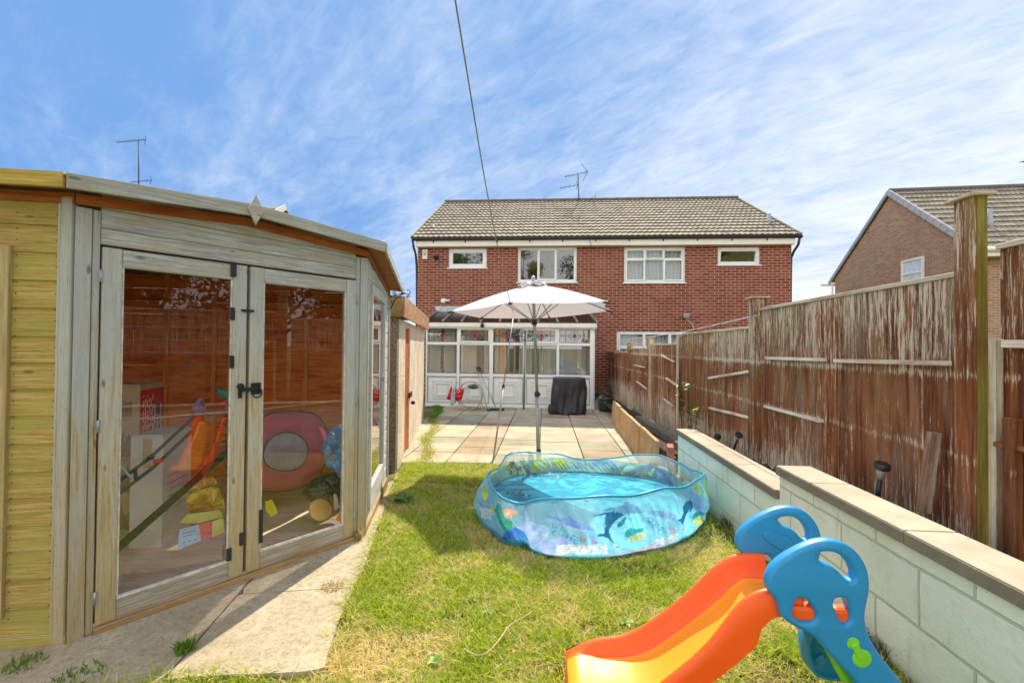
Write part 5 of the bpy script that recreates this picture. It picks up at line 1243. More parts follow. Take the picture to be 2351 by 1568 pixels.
h1=c1[2]-fl;f1=np.array([c1[0],c1[1],fl]);w1=span(f1,243,885,XI);d1=span(f1,377,880,YI)
carton('tall brown cardboard box with a red label and flower emblem, behind the left door glass',f1,min(w1,.6),min(d1,.7),h1,'card',deco1)
c2=aP(375,1001,SA-SN*.72,SB-SN*.72);f2=np.array([c2[0],c2[1],fl]);w2=span(f2,300,995,XI);d2=span(f2,441,962,YI)
def deco2(t,c,w,dp,h):
    b=MB();o=c+XI*.003
    for i,(z,l) in enumerate(((.62,.5),(.55,.8),(.49,.7),(.43,.85),(.37,.6),(.31,.75))): 
        x=.15
        while x<l: s=random.uniform(.03,.1);b.tube([o+YI*x*dp+UPZ*z*h,o+YI*(x+s)*dp+UPZ*z*h],.0028,4);x+=s+.02
    b.build('printed_lines',simple('grey print',(.30,.28,.30),.7),t)
    b=MB();b.slab([o-XI*.003-YI*.004-XI*.35*w+UPZ*h*.72,o-YI*.004-XI*.62*w+UPZ*h*.72,o-YI*.004-XI*.62*w+UPZ*h*.98,o-XI*.003-YI*.004-XI*.35*w+UPZ*h*.98],.001,-YI);b.build('tape',M['card'],t)
carton('large pale cardboard box in front of the tall labelled box',f2,min(w2,.5),min(d2,.8),c2[2]-fl,'whitecard',deco2)
def pink_tent():
    d=.75;t=thing('play_tunnel','pink and grey pop up play tunnel folded against the back wall','play tunnel',IN(660,1100,d))
    def loop(pts,o): return smooth_closed([IN(x,y,d-o) for x,y in pts],48)
    out=[(575,950),(700,942),(735,955),(755,1000),(752,1050),(735,1090),(700,1118),(640,1130),(575,1125)]
    inn=[(600,1050),(612,1012),(640,992),(675,992),(700,1008),(710,1035),(698,1066),(670,1082),(620,1078)]
    O=loop(out,0);I=loop(inn,.02);b=MB();rows=[]
    i0=int(np.argmin(np.linalg.norm(O-O[0],axis=1)))
    # match by angle
    cO=O.mean(0);ang=lambda P,c:np.arctan2(P[:,2]-c[2],(P-c)@D2(SD));cI=I.mean(0)
    O=O[np.argsort(ang(O,cI))];I=I[np.argsort(ang(I,cI))]
    for f in np.linspace(0,1,5): rows.append(O*(1-f)+I*f+D2(SN)*(.05*math.sin(f*3.14)))
    b.grid(rows,0,True,True);b.build('pink_fabric',translucent('pink fabric',(.62,.10,.16),.3),t)
    b=MB();b.poly(list(I-D2(SN)*.01));b.build('mesh_panel',simple('grey mesh fabric',(.35,.30,.34),.6),t)
    b=MB();b.tube(list(I+D2(SN)*.004),.004,5,closed=True);b.tube(list(O),.007,5,closed=True);b.build('piping',M['black'],t)
    b=MB();rows=[O*1.0,O-D2(SN)*.22];b.grid(rows,0,True,True);b.build('side_fabric',translucent('orange red fabric',(.75,.16,.04),.3),t)
pink_tent()
def blob(name,label,cat,px,d,th,mat,seed=0,amp=.02,floor=False):
    """crumpled soft thing from its outline, real thickness"""
    P=np.array([IN(x,y,d) for x,y in px]);P=smooth_closed(P,40);c=P.mean(0);b=MB();r=np.random.default_rng(seed);rows=[]
    for k,(s,o) in enumerate(((.02,-1),(.6,-.85),(.9,-.5),(1,0),(.9,.5),(.6,.85),(.02,1))):
        rows.append(c+(P-c)*s+D2(SN)*th*o+r.normal(0,amp*(.3+.7*s),(40,1))*D2(SN)+r.normal(0,amp*.3,(40,3)))
    b.grid(rows,0,True,True);o=b.build(name,mat,sub=1);tag(o,label,cat);return o
poly_blue=t=NT('blue polythene');
def m_poly(name,c,alpha=.75):
    t=NT(name);n=t.noise(t.coord('Object'),7,5,.7,.6);col=t.mix(t.mr(n,.4,.7),tuple(x*.5 for x in c),tuple(min(1,x*1.5+.1) for x in c))
    t.bsdf(col,.22,t.bump(n,.9,.03),alpha=alpha);return t.m
blob('plastic_bag','translucent blue plastic bag hanging at the right edge of the right door glass','bag',[(742,1010),(765,980),(800,968),(800,1070),(780,1088),(752,1078),(738,1050)],.28,.08,m_poly('blue polythene bag',(.10,.32,.70),.85),3,.02)
blob('bin_bag','black bin bag slumped on the floor at the right end inside the summerhouse','bag',[(705,1110),(745,1085),(800,1080),(800,1150),(770,1168),(720,1158),(690,1140)],.30,.10,simple('bin bag',(.012,.013,.015),.25,0,.2,6,.5,.02),4,.02)
blob('yellow_bag','crumpled yellow bag lying behind the lower half of the left door','bag',[(418,1140),(500,1108),(512,1135),(520,1190),(495,1195),(470,1170),(430,1180)],.30,.05,m_poly('yellow plastic',(.85,.42,.02),1),5,.015)
blob('orange_bag','orange plastic packet above the crumpled yellow bag','bag',[(425,1108),(460,1092),(500,1096),(498,1112),(450,1130),(424,1135)],.38,.05,m_poly('orange plastic packet',(.75,.28,.03),1),6,.012)
def flat(name,label,cat,px,d,mat,th=.006,ground=None):
    pts=[IN(x,y,d) if ground is None else aZ(x,y,ground) for x,y in px];b=MB();nn=D2(SN) if ground is None else UPZ;b.slab(pts,th,nn);return tag(b.build(name,mat),label,cat)
t=thing('printed_carton','flattened toy carton printed blue, red and yellow on the summerhouse floor','carton',IN(450,1230,.16))
for nm,px,c in (('blue_face',[(408,1262),(411,1215),(456,1203),(461,1240)],(.30,.48,.72)),('red_face',[(456,1203),(487,1196),(486,1232),(461,1240)],(.62,.10,.12)),('yellow_face',[(487,1196),(512,1188),(515,1222),(486,1232)],(.66,.62,.22)),('yellow_flap',[(380,1263),(408,1248),(408,1262)],(.70,.64,.30)),('green_face',[(412,1200),(430,1180),(505,1170),(512,1186),(456,1200)],(.45,.48,.14))):
    b=MB();b.slab([IN(x,y,.16) for x,y in px],.004,D2(SN));b.build(nm,simple(nm+' print',c,.5),t)
b=MB();pk=simple('dark print',(.08,.10,.2),.6)
for (a,c_) in (((418,1225),(448,1217)),((420,1232),(440,1227)),((420,1246),(426,1244)),((432,1243),(438,1241)),((445,1239),(451,1237))): b.tube([IN(*a,.155),IN(*c_,.155)],.002,4)
b.build('printed_lines',pk,t)
b=MB();b.lathe(IN(733,1172,.20),[(.001,0),(.075,.004),(.078,.02),(.07,.028),(.001,.03)],28,ax=(SN[0]*.8,SN[1]*.8,.62));tag(b.build('wooden_disc',simple('worn orange disc',(.60,.34,.10),.6)),'round orange brown disc lying by the sill of the right door','disc')
b=MB();b.bar(IN(775,1195,.12),IN(800,1140,.16),.03,.012);tag(b.build('wood_offcut',M['orange_batten'],bevel=.002),'orange wooden offcut leaning in the bottom right corner of the right door','plank')
b=MB();b.slab([IN(765,1135,.2),IN(772,1130,.2),IN(778,1165,.2),IN(768,1172,.2)],.004,D2(SN));tag(b.build('paper_scrap',M['whitecard']),'small pale paper scrap between the brown disc and the offcut','paper')
b=MB();b.slab([IN(607,1150,.3),IN(622,1145,.3),IN(636,1175,.3),IN(620,1185,.3),IN(607,1172,.3)],.02,D2(SN));tag(b.build('yellow_block',simple('yellow foam',(.75,.62,.03),.6),bevel=.004),'yellow foam piece on the floor beside the centre stile','toy')
b=MB();b.bar(IN(242,1283,.10),IN(528,1032,.22),.018,.034);tag(b.build('folded_stay',M['iron'],bevel=.002),'long dark metal bar leaning diagonally inside the left door','bar')
t=thing('pushchair_frame','grey tubular folding frame with a red lever lying behind the left door','frame',IN(300,1100,.45))
b=MB();b.tube([IN(232,1135,.45),IN(345,1050,.48),IN(440,962,.6)],.010,8);b.tube([IN(232,1165,.42),IN(355,1070,.46),IN(440,990,.58)],.010,8);b.tube([IN(310,1078,.46),IN(312,1102,.44)],.009,6);b.build('tube',simple('dark tube',(.10,.10,.09),.4,.4),t)
b=MB();b.obox(IN(346,1050,.455),(D2(SD),D2(SN),UPZ),(.016,.012,.010));b.build('joint',M['black'],t,bevel=.003);b=MB();b.obox(IN(364,1058,.45),(D2(SD),D2(SN),(0,0.1,1)),(.025,.010,.010));b.build('lever',simple('red plastic',(.65,.05,.03),.4),t,bevel=.003)
b=MB();b.tube(smooth_open([IN(226,985,.10),IN(240,1022,.12),IN(272,1065,.16),IN(302,1098,.2)],14),.006,8);tag(b.build('pale_tube',simple('pale aqua tube',(.35,.66,.68),.4)),'thin pale aqua tube curving beside the left hinge stile inside','tube')
b=MB();b.tube(smooth_open([IN(232,957,.3),IN(330,962,.35),IN(430,952,.42),IN(600,940,.45),IN(780,918,.45)],26),.0045,6);tag(b.build('curtain_cord',simple('pale cord',(.62,.42,.25),.6)),'slack pale cord strung across the inside at half height','cord')
t=thing('toy_parrot','green and red plastic toy behind the left door, close to the centre stile','toy',IN(515,925,.62))
b=MB();b.tube(smooth_open([IN(498,895,.62),IN(515,903,.62),IN(535,915,.62)],8),[.014,.02,.026,.03,.03,.028,.026,.02],10);b.build('green_top',simple('green plastic',(.02,.30,.20),.35),t);b=MB();b.tube([IN(505,935,.64),IN(520,918,.62),IN(538,930,.62)],.02,8);b.build('red_wing',simple('red toy plastic',(.60,.03,.03),.35),t)
# hanging basket bracket and the black lamp at the rear corner of the summerhouse
def bracket():
    B0=np.array([SC[0]+RN[0]*.03,SC[1]+RN[1]*.03]);g=lambda x,y:aP(x,y,B0,B0+RN)
    t=thing('basket_bracket','black scrolled wrought iron bracket with a small cross on the far corner of the summerhouse','bracket',g(888,700))
    b=MB();b.tube([g(886,668),g(886,712)],.006,6);b.tube(smooth_open([g(886,680),g(900,680),(g(915,676)),g(928,673),g(940,677),g(943,670),g(938,665),g(935,668)],26),.005,6)
    b.tube(smooth_open([g(886,712),g(900,705),g(905,690),g(918,678),g(930,672)],18),.005,6)
    for cx,cy,r,s in ((897,692,7,1),(895,706,5,-1),(937,680,4,-1),(905,672,5,1),(894,680,6,-1)):
        b.tube([g(cx+s*r*(1-k/14)*math.cos(k*.75),cy+r*(1-k/14)*math.sin(k*.75)) for k in range(12)],.0042,5)
    b.tube([g(922,677),g(922,661)],.005,5);b.tube([g(917,666),g(927,666)],.005,5);b.tube([g(917,666),g(922,660),g(927,666)],.004,5);b.build('scrollwork',M['iron'],t)
    c=g(884,660);t2=thing('corner_lamp','black square lamp box under the eaves at the far corner of the summerhouse','lamp',c)
    b=MB();b.obox(c+UPZ*.01,(XI,YI,UPZ),(.045,.04,.035));b.build('housing',M['black'],t2,bevel=.008);b=MB();b.obox(c+UPZ*.05,(XI,YI,UPZ),(.05,.05,.006));b.build('top_plate',M['white'],t2,bevel=.002)
    b=MB();b.lathe(c-UPZ*.11,[(.01,0),(.04,.02),(.045,.06),(.03,.09)],14);b.build('lamp_globe',M['iron'],t2)
bracket()
# ------------------------------------------------------------------ parasol
def parasol():
    base=np.array([-.062,5.62,PZ]);t=thing('parasol','large pale pink grey garden parasol on a steel pole, open over the patio edge','parasol',base)
    zr=1.69;zt=aY(1224,648,5.6)[2]
    rim=[aY(1033,715,5.57),aY(1171,694,4.50),aY(1394,692,4.62),aY(1403,713,5.46),aY(1262,730,6.65),aY(1103,730,6.68)]
    hub=aY(1224,652,5.62);
    b=MB();n=14;m=6;rows=[]
    for k in range(n+1):
        f=.17+.83*k/n;row=[]
        for i in range(6):
            for j in range(m):
                a=rim[i];c=rim[(i+1)%6];u=j/m;p=a*(1-u)+c*u
                mid=(a+c)/2;sag=math.sin(math.pi*u)
                q=hub+(p-hub)*f;q=q+UPZ*(.022*math.sin(math.pi*f)*(1-.6*sag))-UPZ*.012*sag*f
                # rim edge pulls inward between the ribs
                q[:2]-=(p-hub)[:2]*.05*sag*f**3
                row.append(q)
        rows.append(row)
    b.grid(rows,0,True,True);b.build('canopy',M['canopy'],t,recalc=True)
    # raised vent cap
    b=MB();rows=[]
    for k in range(6):
        f=k/5;row=[]
        for i in range(6):
            for j in range(m):
                p=rim[i]*(1-j/m)+rim[(i+1)%6]*j/m;s=math.sin(math.pi*j/m);q=hub+UPZ*.034+(p-hub)*.185*f+UPZ*(-.0)*f;q=q+UPZ*(.035*math.sin(3.14*f*.5)*s*f);row.append(q)
        rows.append(row)
    b.grid(rows,0,True,True);b.build('vent_cap',M['canopy'],t)
    b=MB();b.lathe(hub+UPZ*.034,[(.014,0),(.014,.015),(.026,.025),(.030,.042),(.022,.060),(.004,.068)],16);b.build('finial',M['zinc'],t)
    runner=hub+(base+UPZ*0-hub)*.21
    for i in range(6):
        p=rim[i];pts=[hub-UPZ*.01,hub+(p-hub)*.5+UPZ*.004,p-UPZ*.012];q=MB();q.tube(pts,.009,6);rb=q.build('rib',M['zinc'],t)
        q=MB();q.tube([runner,hub+(p-hub)*.46-UPZ*.004],.007,6);q.build('strut',M['zinc'],rb)
        d=(p-hub)/np.linalg.norm(p-hub);q=MB();q.obox(p-d*.02-UPZ*.012,(d,np.cross(d,UPZ),UPZ),(.04,.014,.014));q.build('rib_end',M['black'],rb,bevel=.004)
    j=aY(1233,905,5.66);q=MB();q.tube([hub,j],.019,14);q.build('pole',M['steel'],t)
    q=MB();q.tube([j+UPZ*.0,base+np.array([0,0,.0])],.023,14);q.build('lower_pole',M['steel'],t)
    q=MB();q.lathe(j-UPZ*.03,[(.026,0),(.033,.01),(.033,.05),(.026,.06)],14);q.obox(j+np.array([.03,0,0]),((1,0,0),(0,1,0),UPZ),(.015,.01,.012));q.build('clamp',M['black'],t,bevel=.002)
    q=MB();q.lathe(runner,[(.03,-.03),(.034,-.02),(.034,.03),(.024,.04)],14);q.build('runner',M['black'],t)
    q=MB();q.tube([base,base+UPZ*.24],.03,14);q.obox(base+np.array([-.045,0,.20]),((1,0,0),(0,1,0),UPZ),(.02,.008,.008));q.lathe(base,[(.2,-.05),(.2,0),(.05,.03)],20);q.build('base',M['black'],t)
parasol()
# ------------------------------------------------------------------ washing line, post and prop
lp=[aY(1192,741,10.95),aY(1179,722,6.9),aY(1171,692,4.3),aY(1160,650,3.5),aY(1120,460,2.35),aY(1045,0,1.42)]
e=lp[-1]+(lp[-1]-lp[-2])*.8;lp.append(e)
lp2=[lp[0],lp[1]]+[p for p in smooth_open(lp[1:],40)][1:]
b=MB();b.tube(lp2,.0030,6);tag(b.build('washing_line',simple('plastic line',(.30,.30,.26),.5)),'washing line running overhead from the foreground down to the conservatory','washing line')
t=thing('line_prop','thin grey clothes prop leaning beside the parasol pole','clothes prop',aZ(1132,1058,PZ))
p0=aZ(1132,1058,PZ);p1=lp[1];mid=p0+(p1-p0)*.47;b=MB();b.tube([p0,mid],.013,8);b.build('lower_tube',M['steel'],t);b=MB();b.tube([mid,p1],.010,8);b.build('upper_tube',M['steel'],t);b=MB();b.lathe(mid-UPZ*.03,[(.016,0),(.018,.01),(.018,.05),(.014,.06)],10);b.build('joint',M['black'],t)
t=thing('line_post','grey washing line post with a wire wheel at its top, before the conservatory','post',aY(1203,938,10.95))
x,y,_=aY(1205,850,10.95);b=MB();b.tube([(x-.02,y,PZ),(x,y,aY(1205,760,10.95)[2])],.024,10);b.build('pole',simple('grey green post',(.17,.22,.21),.5,.3),t)
b=MB();ct=aY(1213,771,10.9)
b.tube([ct+np.array([.17*math.cos(k),0,.13*math.sin(k)]) for k in np.linspace(0,6.28,29)[:-1]],.008,6,closed=True)
b.tube([ct+np.array([-.16+.15*math.cos(k),.02,.01+.12*math.sin(k)]) for k in np.linspace(0,6.28,29)[:-1]],.007,6,closed=True)
for k in (.3,1.4,2.5): b.tube([ct+np.array([.16*math.cos(k),0,.12*math.sin(k)]),ct-np.array([.16*math.cos(k),0,.12*math.sin(k)])],.006,5)
b.build('line_wheel',M['iron'],t)
b=MB();pp=[aY(1416,782,8.6),aY(1560,765,6.0),aX(1738,724,1.75)];b.tube(smooth_open(pp,20),.0045,6);tag(b.build('boundary_line',simple('pale line',(.55,.58,.55),.5)),'pale line running from the tall fence post towards the neighbouring downstairs window','line')
# ------------------------------------------------------------------ in front of the conservatory
def ring_stand():
    Y=10.75;g=lambda x,y,o=0:aY(1600/1.63333+x/6.817/1.63333,1350/1.63333+y/6.817/1.63333,Y+o)
    t=thing('ring_stand','round champagne metal stand with two shelves in front of the conservatory','stand',g(1100,1300))
    b=MB();c=g(1110,900)
    for o in (-.11,.11): b.tube([c+np.array([.288*math.cos(k),o,.33*math.sin(k)]) for k in np.linspace(0,6.28,41)[:-1]],.012,8,closed=True)
    b.build('ring',M['gold'],t)
    b=MB();z=g(1100,1060)[2]
    b.box((c[0]-.27,Y-.12,z),(c[0]+.25,Y+.12,z+.012));b.build('shelf',simple('wood shelf',(.46,.38,.26),.5),t);z=g(1100,730)[2]
    for y in (-.1,-.03,.04,.11): b=MB()
    b.box((c[0]-.22,Y-.11,z),(c[0]+.22,Y+.11,z+.01));b.build('shelf',M['gold'],t)
    for (x,o) in ((655,-.14),(735,.14),(1410,-.14),(1450,.14)):
        s=-1 if x<1000 else 1;b=MB();b.tube(smooth_open([g(1110+s*150*1.5,1080,o*.8),g(1110+s*330,1150,o*.9),g(x,1335 if o<0 else 1285,o)],10),.010,6);b.lathe(g(x,1335 if o<0 else 1290,o),[(.014,-.02),(.018,0),(.01,.03)],8);b.build('leg',M['gold'],t)
    # cloth on the upper shelf
    P=[g(x,y,-.13) for x,y in ((980,680),(1100,640),(1230,600),(1330,660),(1360,690),(1260,745),(1200,750),(1100,715))];b=MB();r=smooth_closed(P,30);cc=r.mean(0)
    b.grid([cc+(r-cc)*s+np.array([0,o,0])+rng.normal(0,.008,(30,3)) for s,o in ((.02,-.06),(.7,-.05),(1,0),(.8,.12),(.02,.14))],0,True,True)
    tag(b.build('green_cloth',simple('dark green cloth',(.05,.13,.07),.8,0,.6,20),sub=1),'dark green patterned cloth heaped on the round stand','cloth')
    def bag(name,label,pts,mat,th=.07,o=-.2,extra=None):
        t2=thing(name,label,'bag',g(*pts[-1],o));P=smooth_closed([g(x,y,o) for x,y in pts],36,1);cc=P.mean(0);b=MB();r=np.random.default_rng(len(label))
        b.grid([cc+(P-cc)*s+np.array([0,oo*th,0])+r.normal(0,.006,(36,3)) for s,oo in ((.02,-1),(.6,-.9),(.92,-.5),(1,0),(.92,.5),(.02,.9))],0,True,True);b.build('bag_body',mat,t2)
        if extra: extra(t2)
    def handle(t2):
        b=MB();b.tube(smooth_open([g(740,620,-.2),g(750,560,-.2),g(790,560,-.2),g(800,620,-.2)],12),.006,5);b.build('handle',M['card'],t2)
        b=MB();wp=simple('pale red print',(.85,.55,.5),.6);c=g(800,800,-.285);b.tube([c+np.array([.035*math.cos(k),0,.035*math.sin(k)]) for k in np.linspace(0,6.28,15)[:-1]],.007,5,closed=True);b.tube([g(760,915,-.285),g(850,918,-.285)],.007,5);b.build('printed_mark',wp,t2)
    bag('red_bag','red shopping bag with a pale printed mark hanging from the round stand',[(730,735),(850,745),(970,735),(930,880),(885,1030),(760,1060),(720,1000),(715,860)],M['red'],.06,-.22,handle)
    bag('red_bag','second red bag, folded, at the far left of the round stand',[(610,680),(700,650),(735,700),(740,900),(700,1010),(570,1030),(500,1000),(560,860)],M['red'],.05,-.12)
    bag('white_bag','white carrier bag hanging between the two red bags',[(690,560),(715,640),(735,800),(725,1000),(740,1120),(650,1170),(585,1140),(610,1000),(640,820),(670,680)],simple('white carrier',(.62,.62,.70),.5),.05,-.28)
    def broom(name,label,a,c,head,hs,mat):
        t3=thing(name,label,name,c);b=MB();b.tube([a,c],.011,8);b.build('handle',mat,t3);b=MB();d=(c-a)/np.linalg.norm(c-a);b.tube([a,a+d*.12],.015,8);b.build('grip',M['black'],t3)
        if head is not None:
            b=MB();b.obox(head,((1,.1,0),(-.1,1,0),UPZ),hs);b.build('head',M['black'],t3,bevel=.01)
    broom('broom','grey handled broom leaning on the conservatory, its black head on the slabs',g(1310,190,.45),g(1760,1190,-.05),g(1800,1270,-.1),(.17,.05,.035),M['steel'])
    broom('dustpan_pole','thin silver pole with black joints leaning beside the broom',g(1275,180,.45),g(1550,1250,-.1),g(1590,1290,-.12),(.05,.05,.03),M['zinc'])
ring_stand()
def bbq():
    Y=10.4;g=lambda x,y,o=0:aY((1900+x/3.1367)/1.63333,(1100+y/3.1367)/1.63333,Y+o)
    t=thing('covered_barbecue','wheeled barbecue under a creased black cover, before the conservatory','barbecue',g(720,1430))
    xl,xr=g(522,1100)[0],g(945,1100)[0];zt=g(700,992)[2];zb=PZ+.035;cx=(xl+xr)/2;hw=(xr-xl)/2;hd=.27
    b=MB();rows=[];n=120
    for k,f in enumerate(np.r_[np.linspace(0,1,34)]):
        z=zt-(zt-zb)*f;row=[]
        wtop=.80 if f<.0 else 1
        for i in range(n):
            a=2*math.pi*i/n;ca,sa=math.cos(a),math.sin(a);p=3.6
            rr=1/((abs(ca)**p+abs(sa)**p)**(1/p))
            wx=hw*(.90+.10*min(1,f*3.2)) - (.02*f)
            fold=.014*math.sin(a*9+2*math.sin(f*3))*min(1,f*2)+.012*math.sin(a*17+f*5)*min(1,f*1.5)+.02*math.sin(a*3+f*6)*f
            sag=-.05*math.sin(3.14*f)*(.5+.5*math.cos(a*4+1))
            zz=z+(.012*math.sin(a*8) if f>.97 else 0)
            row.append((cx+(wx+fold+sag*.3)*rr*ca,Y+(hd+fold+sag*.5)*rr*sa,zz))
        rows.append(row)
    top=[]
    for s,h in ((.02,.012),(.5,.012),(.85,.008),(.96,.002)): top.append([(cx+(x-cx)*s,Y+(y-Y)*s,zt+h) for x,y,z in rows[0]])
    b.grid(top+rows,0,True,True);b.build('cover',M['cover'],t)
    for y in (-.2,.2): b=MB();w=g(536,1395,y);w[2]=PZ+.10;b.lathe(w-np.array([0,.025,0]),[(.02,0),(.085,.0),(.10,.012),(.10,.038),(.085,.05),(.02,.05)],20,ax=(0,1,0));b.build('wheel',M['rubber'],t)
    for y in (-.2,.2): b=MB();b.tube([(xr-.06,Y+y,PZ),(xr-.06,Y+y,PZ+.1)],.014,8);b.build('leg',M['black'],t)
bbq()
def pot():
    c=aY((1900+1160/3.1367)/1.63333,(1100+1400/3.1367)/1.63333,10.9);c[2]=PZ
    t=thing('plant_pot','dark glazed pot with a sparse leafy plant beside the conservatory','plant pot',c)
    b=MB();b.lathe(c,[(.12,0),(.155,.03),(.18,.15),(.175,.25),(.165,.275),(.19,.285),(.19,.31),(.165,.31),(.16,.28)],26);b.build('pot',M['pot'],t)
    V=[];L=[];cn=[];C=[];b=MB()
    for s in range(7):
        a=random.random()*6.28;r=random.uniform(.02,.1);P=[c+np.array([r*math.cos(a),r*math.sin(a),.28]),c+np.array([r*2*math.cos(a)+random.uniform(-.05,.05),r*2*math.sin(a),.28+random.uniform(.12,.35)])];b.tube(P,.004,5)
        for i in range(9):
            f=random.random();p=P[0]*(1-f)+P[1]*f;an=random.random()*6.28;ln=random.uniform(.03,.07);d=np.array([math.cos(an),math.sin(an),random.uniform(-.3,.6)])*ln;sd=np.array([-math.sin(an),math.cos(an),0])*ln*.3;i0=len(V)
            for q in (p,p+d*.5+sd,p+d,p+d*.5-sd): V.append(q-c)
            L+=[i0,i0+1,i0+2,i0+3];cn.append(4);k=random.random();C+=[(.10+.3*k,.18+.3*k,.08+.2*k)]*4
    b.build('stem',M['bark'],t);raw_mesh('foliage',np.array(V),L,cn,np.array(C),M['leaf'],t)
    r=np.random.default_rng(5);cc=aY(1381,920,11.0);cc[2]=PZ+.16;b=MB();rows=[]
    for k in range(8):
        f=k/7;rad=.14*math.sin(math.pi*(.05+.9*f))**.6;rows.append([(cc[0]+rad*math.cos(a)*(1+r.normal(0,.12)),cc[1]+rad*math.sin(a)*(1+r.normal(0,.1)),PZ+.02+.34*f+r.normal(0,.006)) for a in np.linspace(0,6.28,19)[:-1]])
    b.grid(rows,0,True,True);tag(b.build('clear_bag',m_poly('clear polythene',(.45,.48,.52),.45)),'crumpled clear plastic bag stuffed between conservatory and pot','bag')
    for (x,y),lab in (((1335,943),'scrap of white litter on the slabs under the conservatory corner'),((1372,946),'white litter scrap on the slabs in front of the dark pot')):
        q=aZ(x,y,PZ);b=MB();b.obox(q+UPZ*.015,((1,.3,.2),(-.3,1,.1),(-.2,0,1)),(.03,.02,.012));tag(b.build('litter',M['white'],bevel=.008),lab,'litter','litter by the conservatory')
pot()
# ------------------------------------------------------------------ paddling pool
def zpool(p): return ((1750+p[0]/2.351)/1.63333,(1650+p[1]/2.351)/1.63333)
def pool():
    st=[((170,300),(95,640)),((205,370),(130,740)),((245,440),(215,800)),((310,490),(320,900)),((400,522),(440,938)),((480,545),(535,925)),((560,552),(580,985)),((720,540),(720,1028)),((900,515),(900,1045)),((1100,497),(1100,1050)),((1320,488),(1320,1040)),((1540,478),(1540,988)),((1720,450),(1720,968)),((1900,412),(1870,905)),((2020,352),(2010,832)),((2128,296),(2118,650)),
        ((2050,248),(2060,500)),((1940,205),(1930,440)),((1790,172),(1790,400)),((1690,125),(1640,355)),((1480,140),(1450,325)),((1250,150),(1230,300)),((1140,176),(1110,290)),((1000,175),(980,285)),((850,145),(840,285)),((700,108),(700,292)),((500,105),(560,305)),((352,126),(430,322)),((312,215),(300,365)),((225,278),(165,480))]
    rows=[]
    for r,bp in st:
        g=onT(*zpool(bp));k=aY(*zpool(r),g[1]);rows.append(np.r_[g,k])
    S=smooth_closed(np.array(rows),1000,2);Bs,Rm=S[:,:3],S[:,3:]
    Bs=Bs.copy();Bs[:,2]+=.004;Bs[:,0]=np.minimum(Bs[:,0],1.31+.02*np.sin(np.arange(1000)*.05));Rm=Rm.copy();Rm[:,0]=np.minimum(Rm[:,0],1.36)
    sa=np.arange(1000)/1000*2*np.pi;Rm[:,2]+=.008*np.sin(sa*9+.5)+.006*np.sin(sa*17+1)+.020*(vnoise(np.cos(sa)*5,np.sin(sa)*5,1,77)-.5)
    t=thing('paddling_pool','clear and turquoise paddling pool printed with sea animals, holding shallow water on the lawn','paddling pool',(.45,4.05,T(0,4.05)))
    nf=64;fr=np.linspace(0,1,nf);cen=Bs.mean(0);out=Bs[:,:2]-cen[:2];out/=np.linalg.norm(out,axis=1)[:,None]
    P=Bs[None]*(1-fr[:,None,None])+Rm[None]*fr[:,None,None]
    s=np.arange(1000)/1000*2*np.pi
    bulge=.045*np.sin(np.pi*fr)[:,None]*(1+.6*np.sin(s*7+1))[None]*1+.010*np.sin(s*23)[None]*np.sin(np.pi*fr)[:,None]+.040*(np.abs(vnoise(np.cos(s)[None]*14+fr[:,None]*.5,np.sin(s)[None]*14,1,63)-.5)*2-.35)*(fr[:,None]**.7)*(1.15-fr[:,None])+.045*(np.abs(vnoise(np.cos(s)[None]*9+fr[:,None]*1.2,np.sin(s)[None]*9+fr[:,None]*.9,1,61)-.5)*2-.4)*np.sin(np.pi*fr**.8)[:,None]+.022*(np.abs(vnoise(np.cos(s)[None]*26-fr[:,None]*3,np.sin(s)[None]*26+fr[:,None]*3,1,62)-.5)*2-.4)*np.sin(np.pi*fr**.8)[:,None]-.05*np.exp(-((np.arange(1000)/1000-.155)/.012)**2)[None]*np.sin(np.pi*fr*.9)[:,None]
    P[:,:,:2]+=out[None]*bulge[:,:,None]
    V=P.reshape(-1,3);px,py=pr(V);zx=(px*1.63333-1750)*2.351;zy=(py*1.63333-1650)*2.351
    P[:,:,0]=np.minimum(P[:,:,0],1.375);V=P.reshape(-1,3)
    d=V-CAM;outv=np.tile(out,(nf,1));front=(d[:,:2]*outv).sum(1)<0
    col=np.zeros((len(V),4));col[:]=(.42,.76,.88,.50);col[~front]=(.62,.74,.74,.50)
    F=np.tile(fr[:,None],(1,1000)).ravel();U=np.tile((np.arange(1000)/1000)[None],(nf,1)).ravel()
    lowb=(~front)&(F<.55);col[lowb]=(.58,.80,.84,.85);mid=(~front)&(F>=.55);col[mid]=(.66,.78,.78,.45)
    def paint(pts,c,a,which=True):
        m=inpoly(zx,zy,pts)&(front==which);n=.62+.45*vnoise(zx,zy,.018,9)+.35*vnoise(zx,zy,.07,10)
        for k in range(3): col[m,k]=np.clip(c[k]*n[m],0,1)
        col[m,3]=a;return m
    # broad printed sea floor band
    nb=vnoise(U*60,F*8,1,3)
    band=front&(F<.10+.06*nb);col[band]=(.35,.55,.62,.55);band2=front&(F<.045+.03*vnoise(U*140,F,1,5));pc=vnoise(U*55,F*0,1,8)
    col[band2&(pc<.4)]=(.66,.42,.60,.8);col[band2&(pc>=.4)&(pc<.65)]=(.35,.58,.40,.8);col[band2&(pc>=.65)]=(.10,.42,.70,.8)
    bub=(vnoise(zx,zy,.11,21)>.93)&front&(F>.45);col[bub]=(.8,.9,.95,.7)
    paint([(270,560),(300,560),(330,680),(400,720),(410,780),(330,800),(280,720),(250,620)],(.05,.42,.22),.75)
    m=inpoly(zx,zy,[(720,735),(800,730),(960,840),(1070,900),(1060,930),(940,930),(850,850),(740,830)])&front&(vnoise(zx,zy,.10,31)>.5);col[m]=(.06,.33,.55,.85)
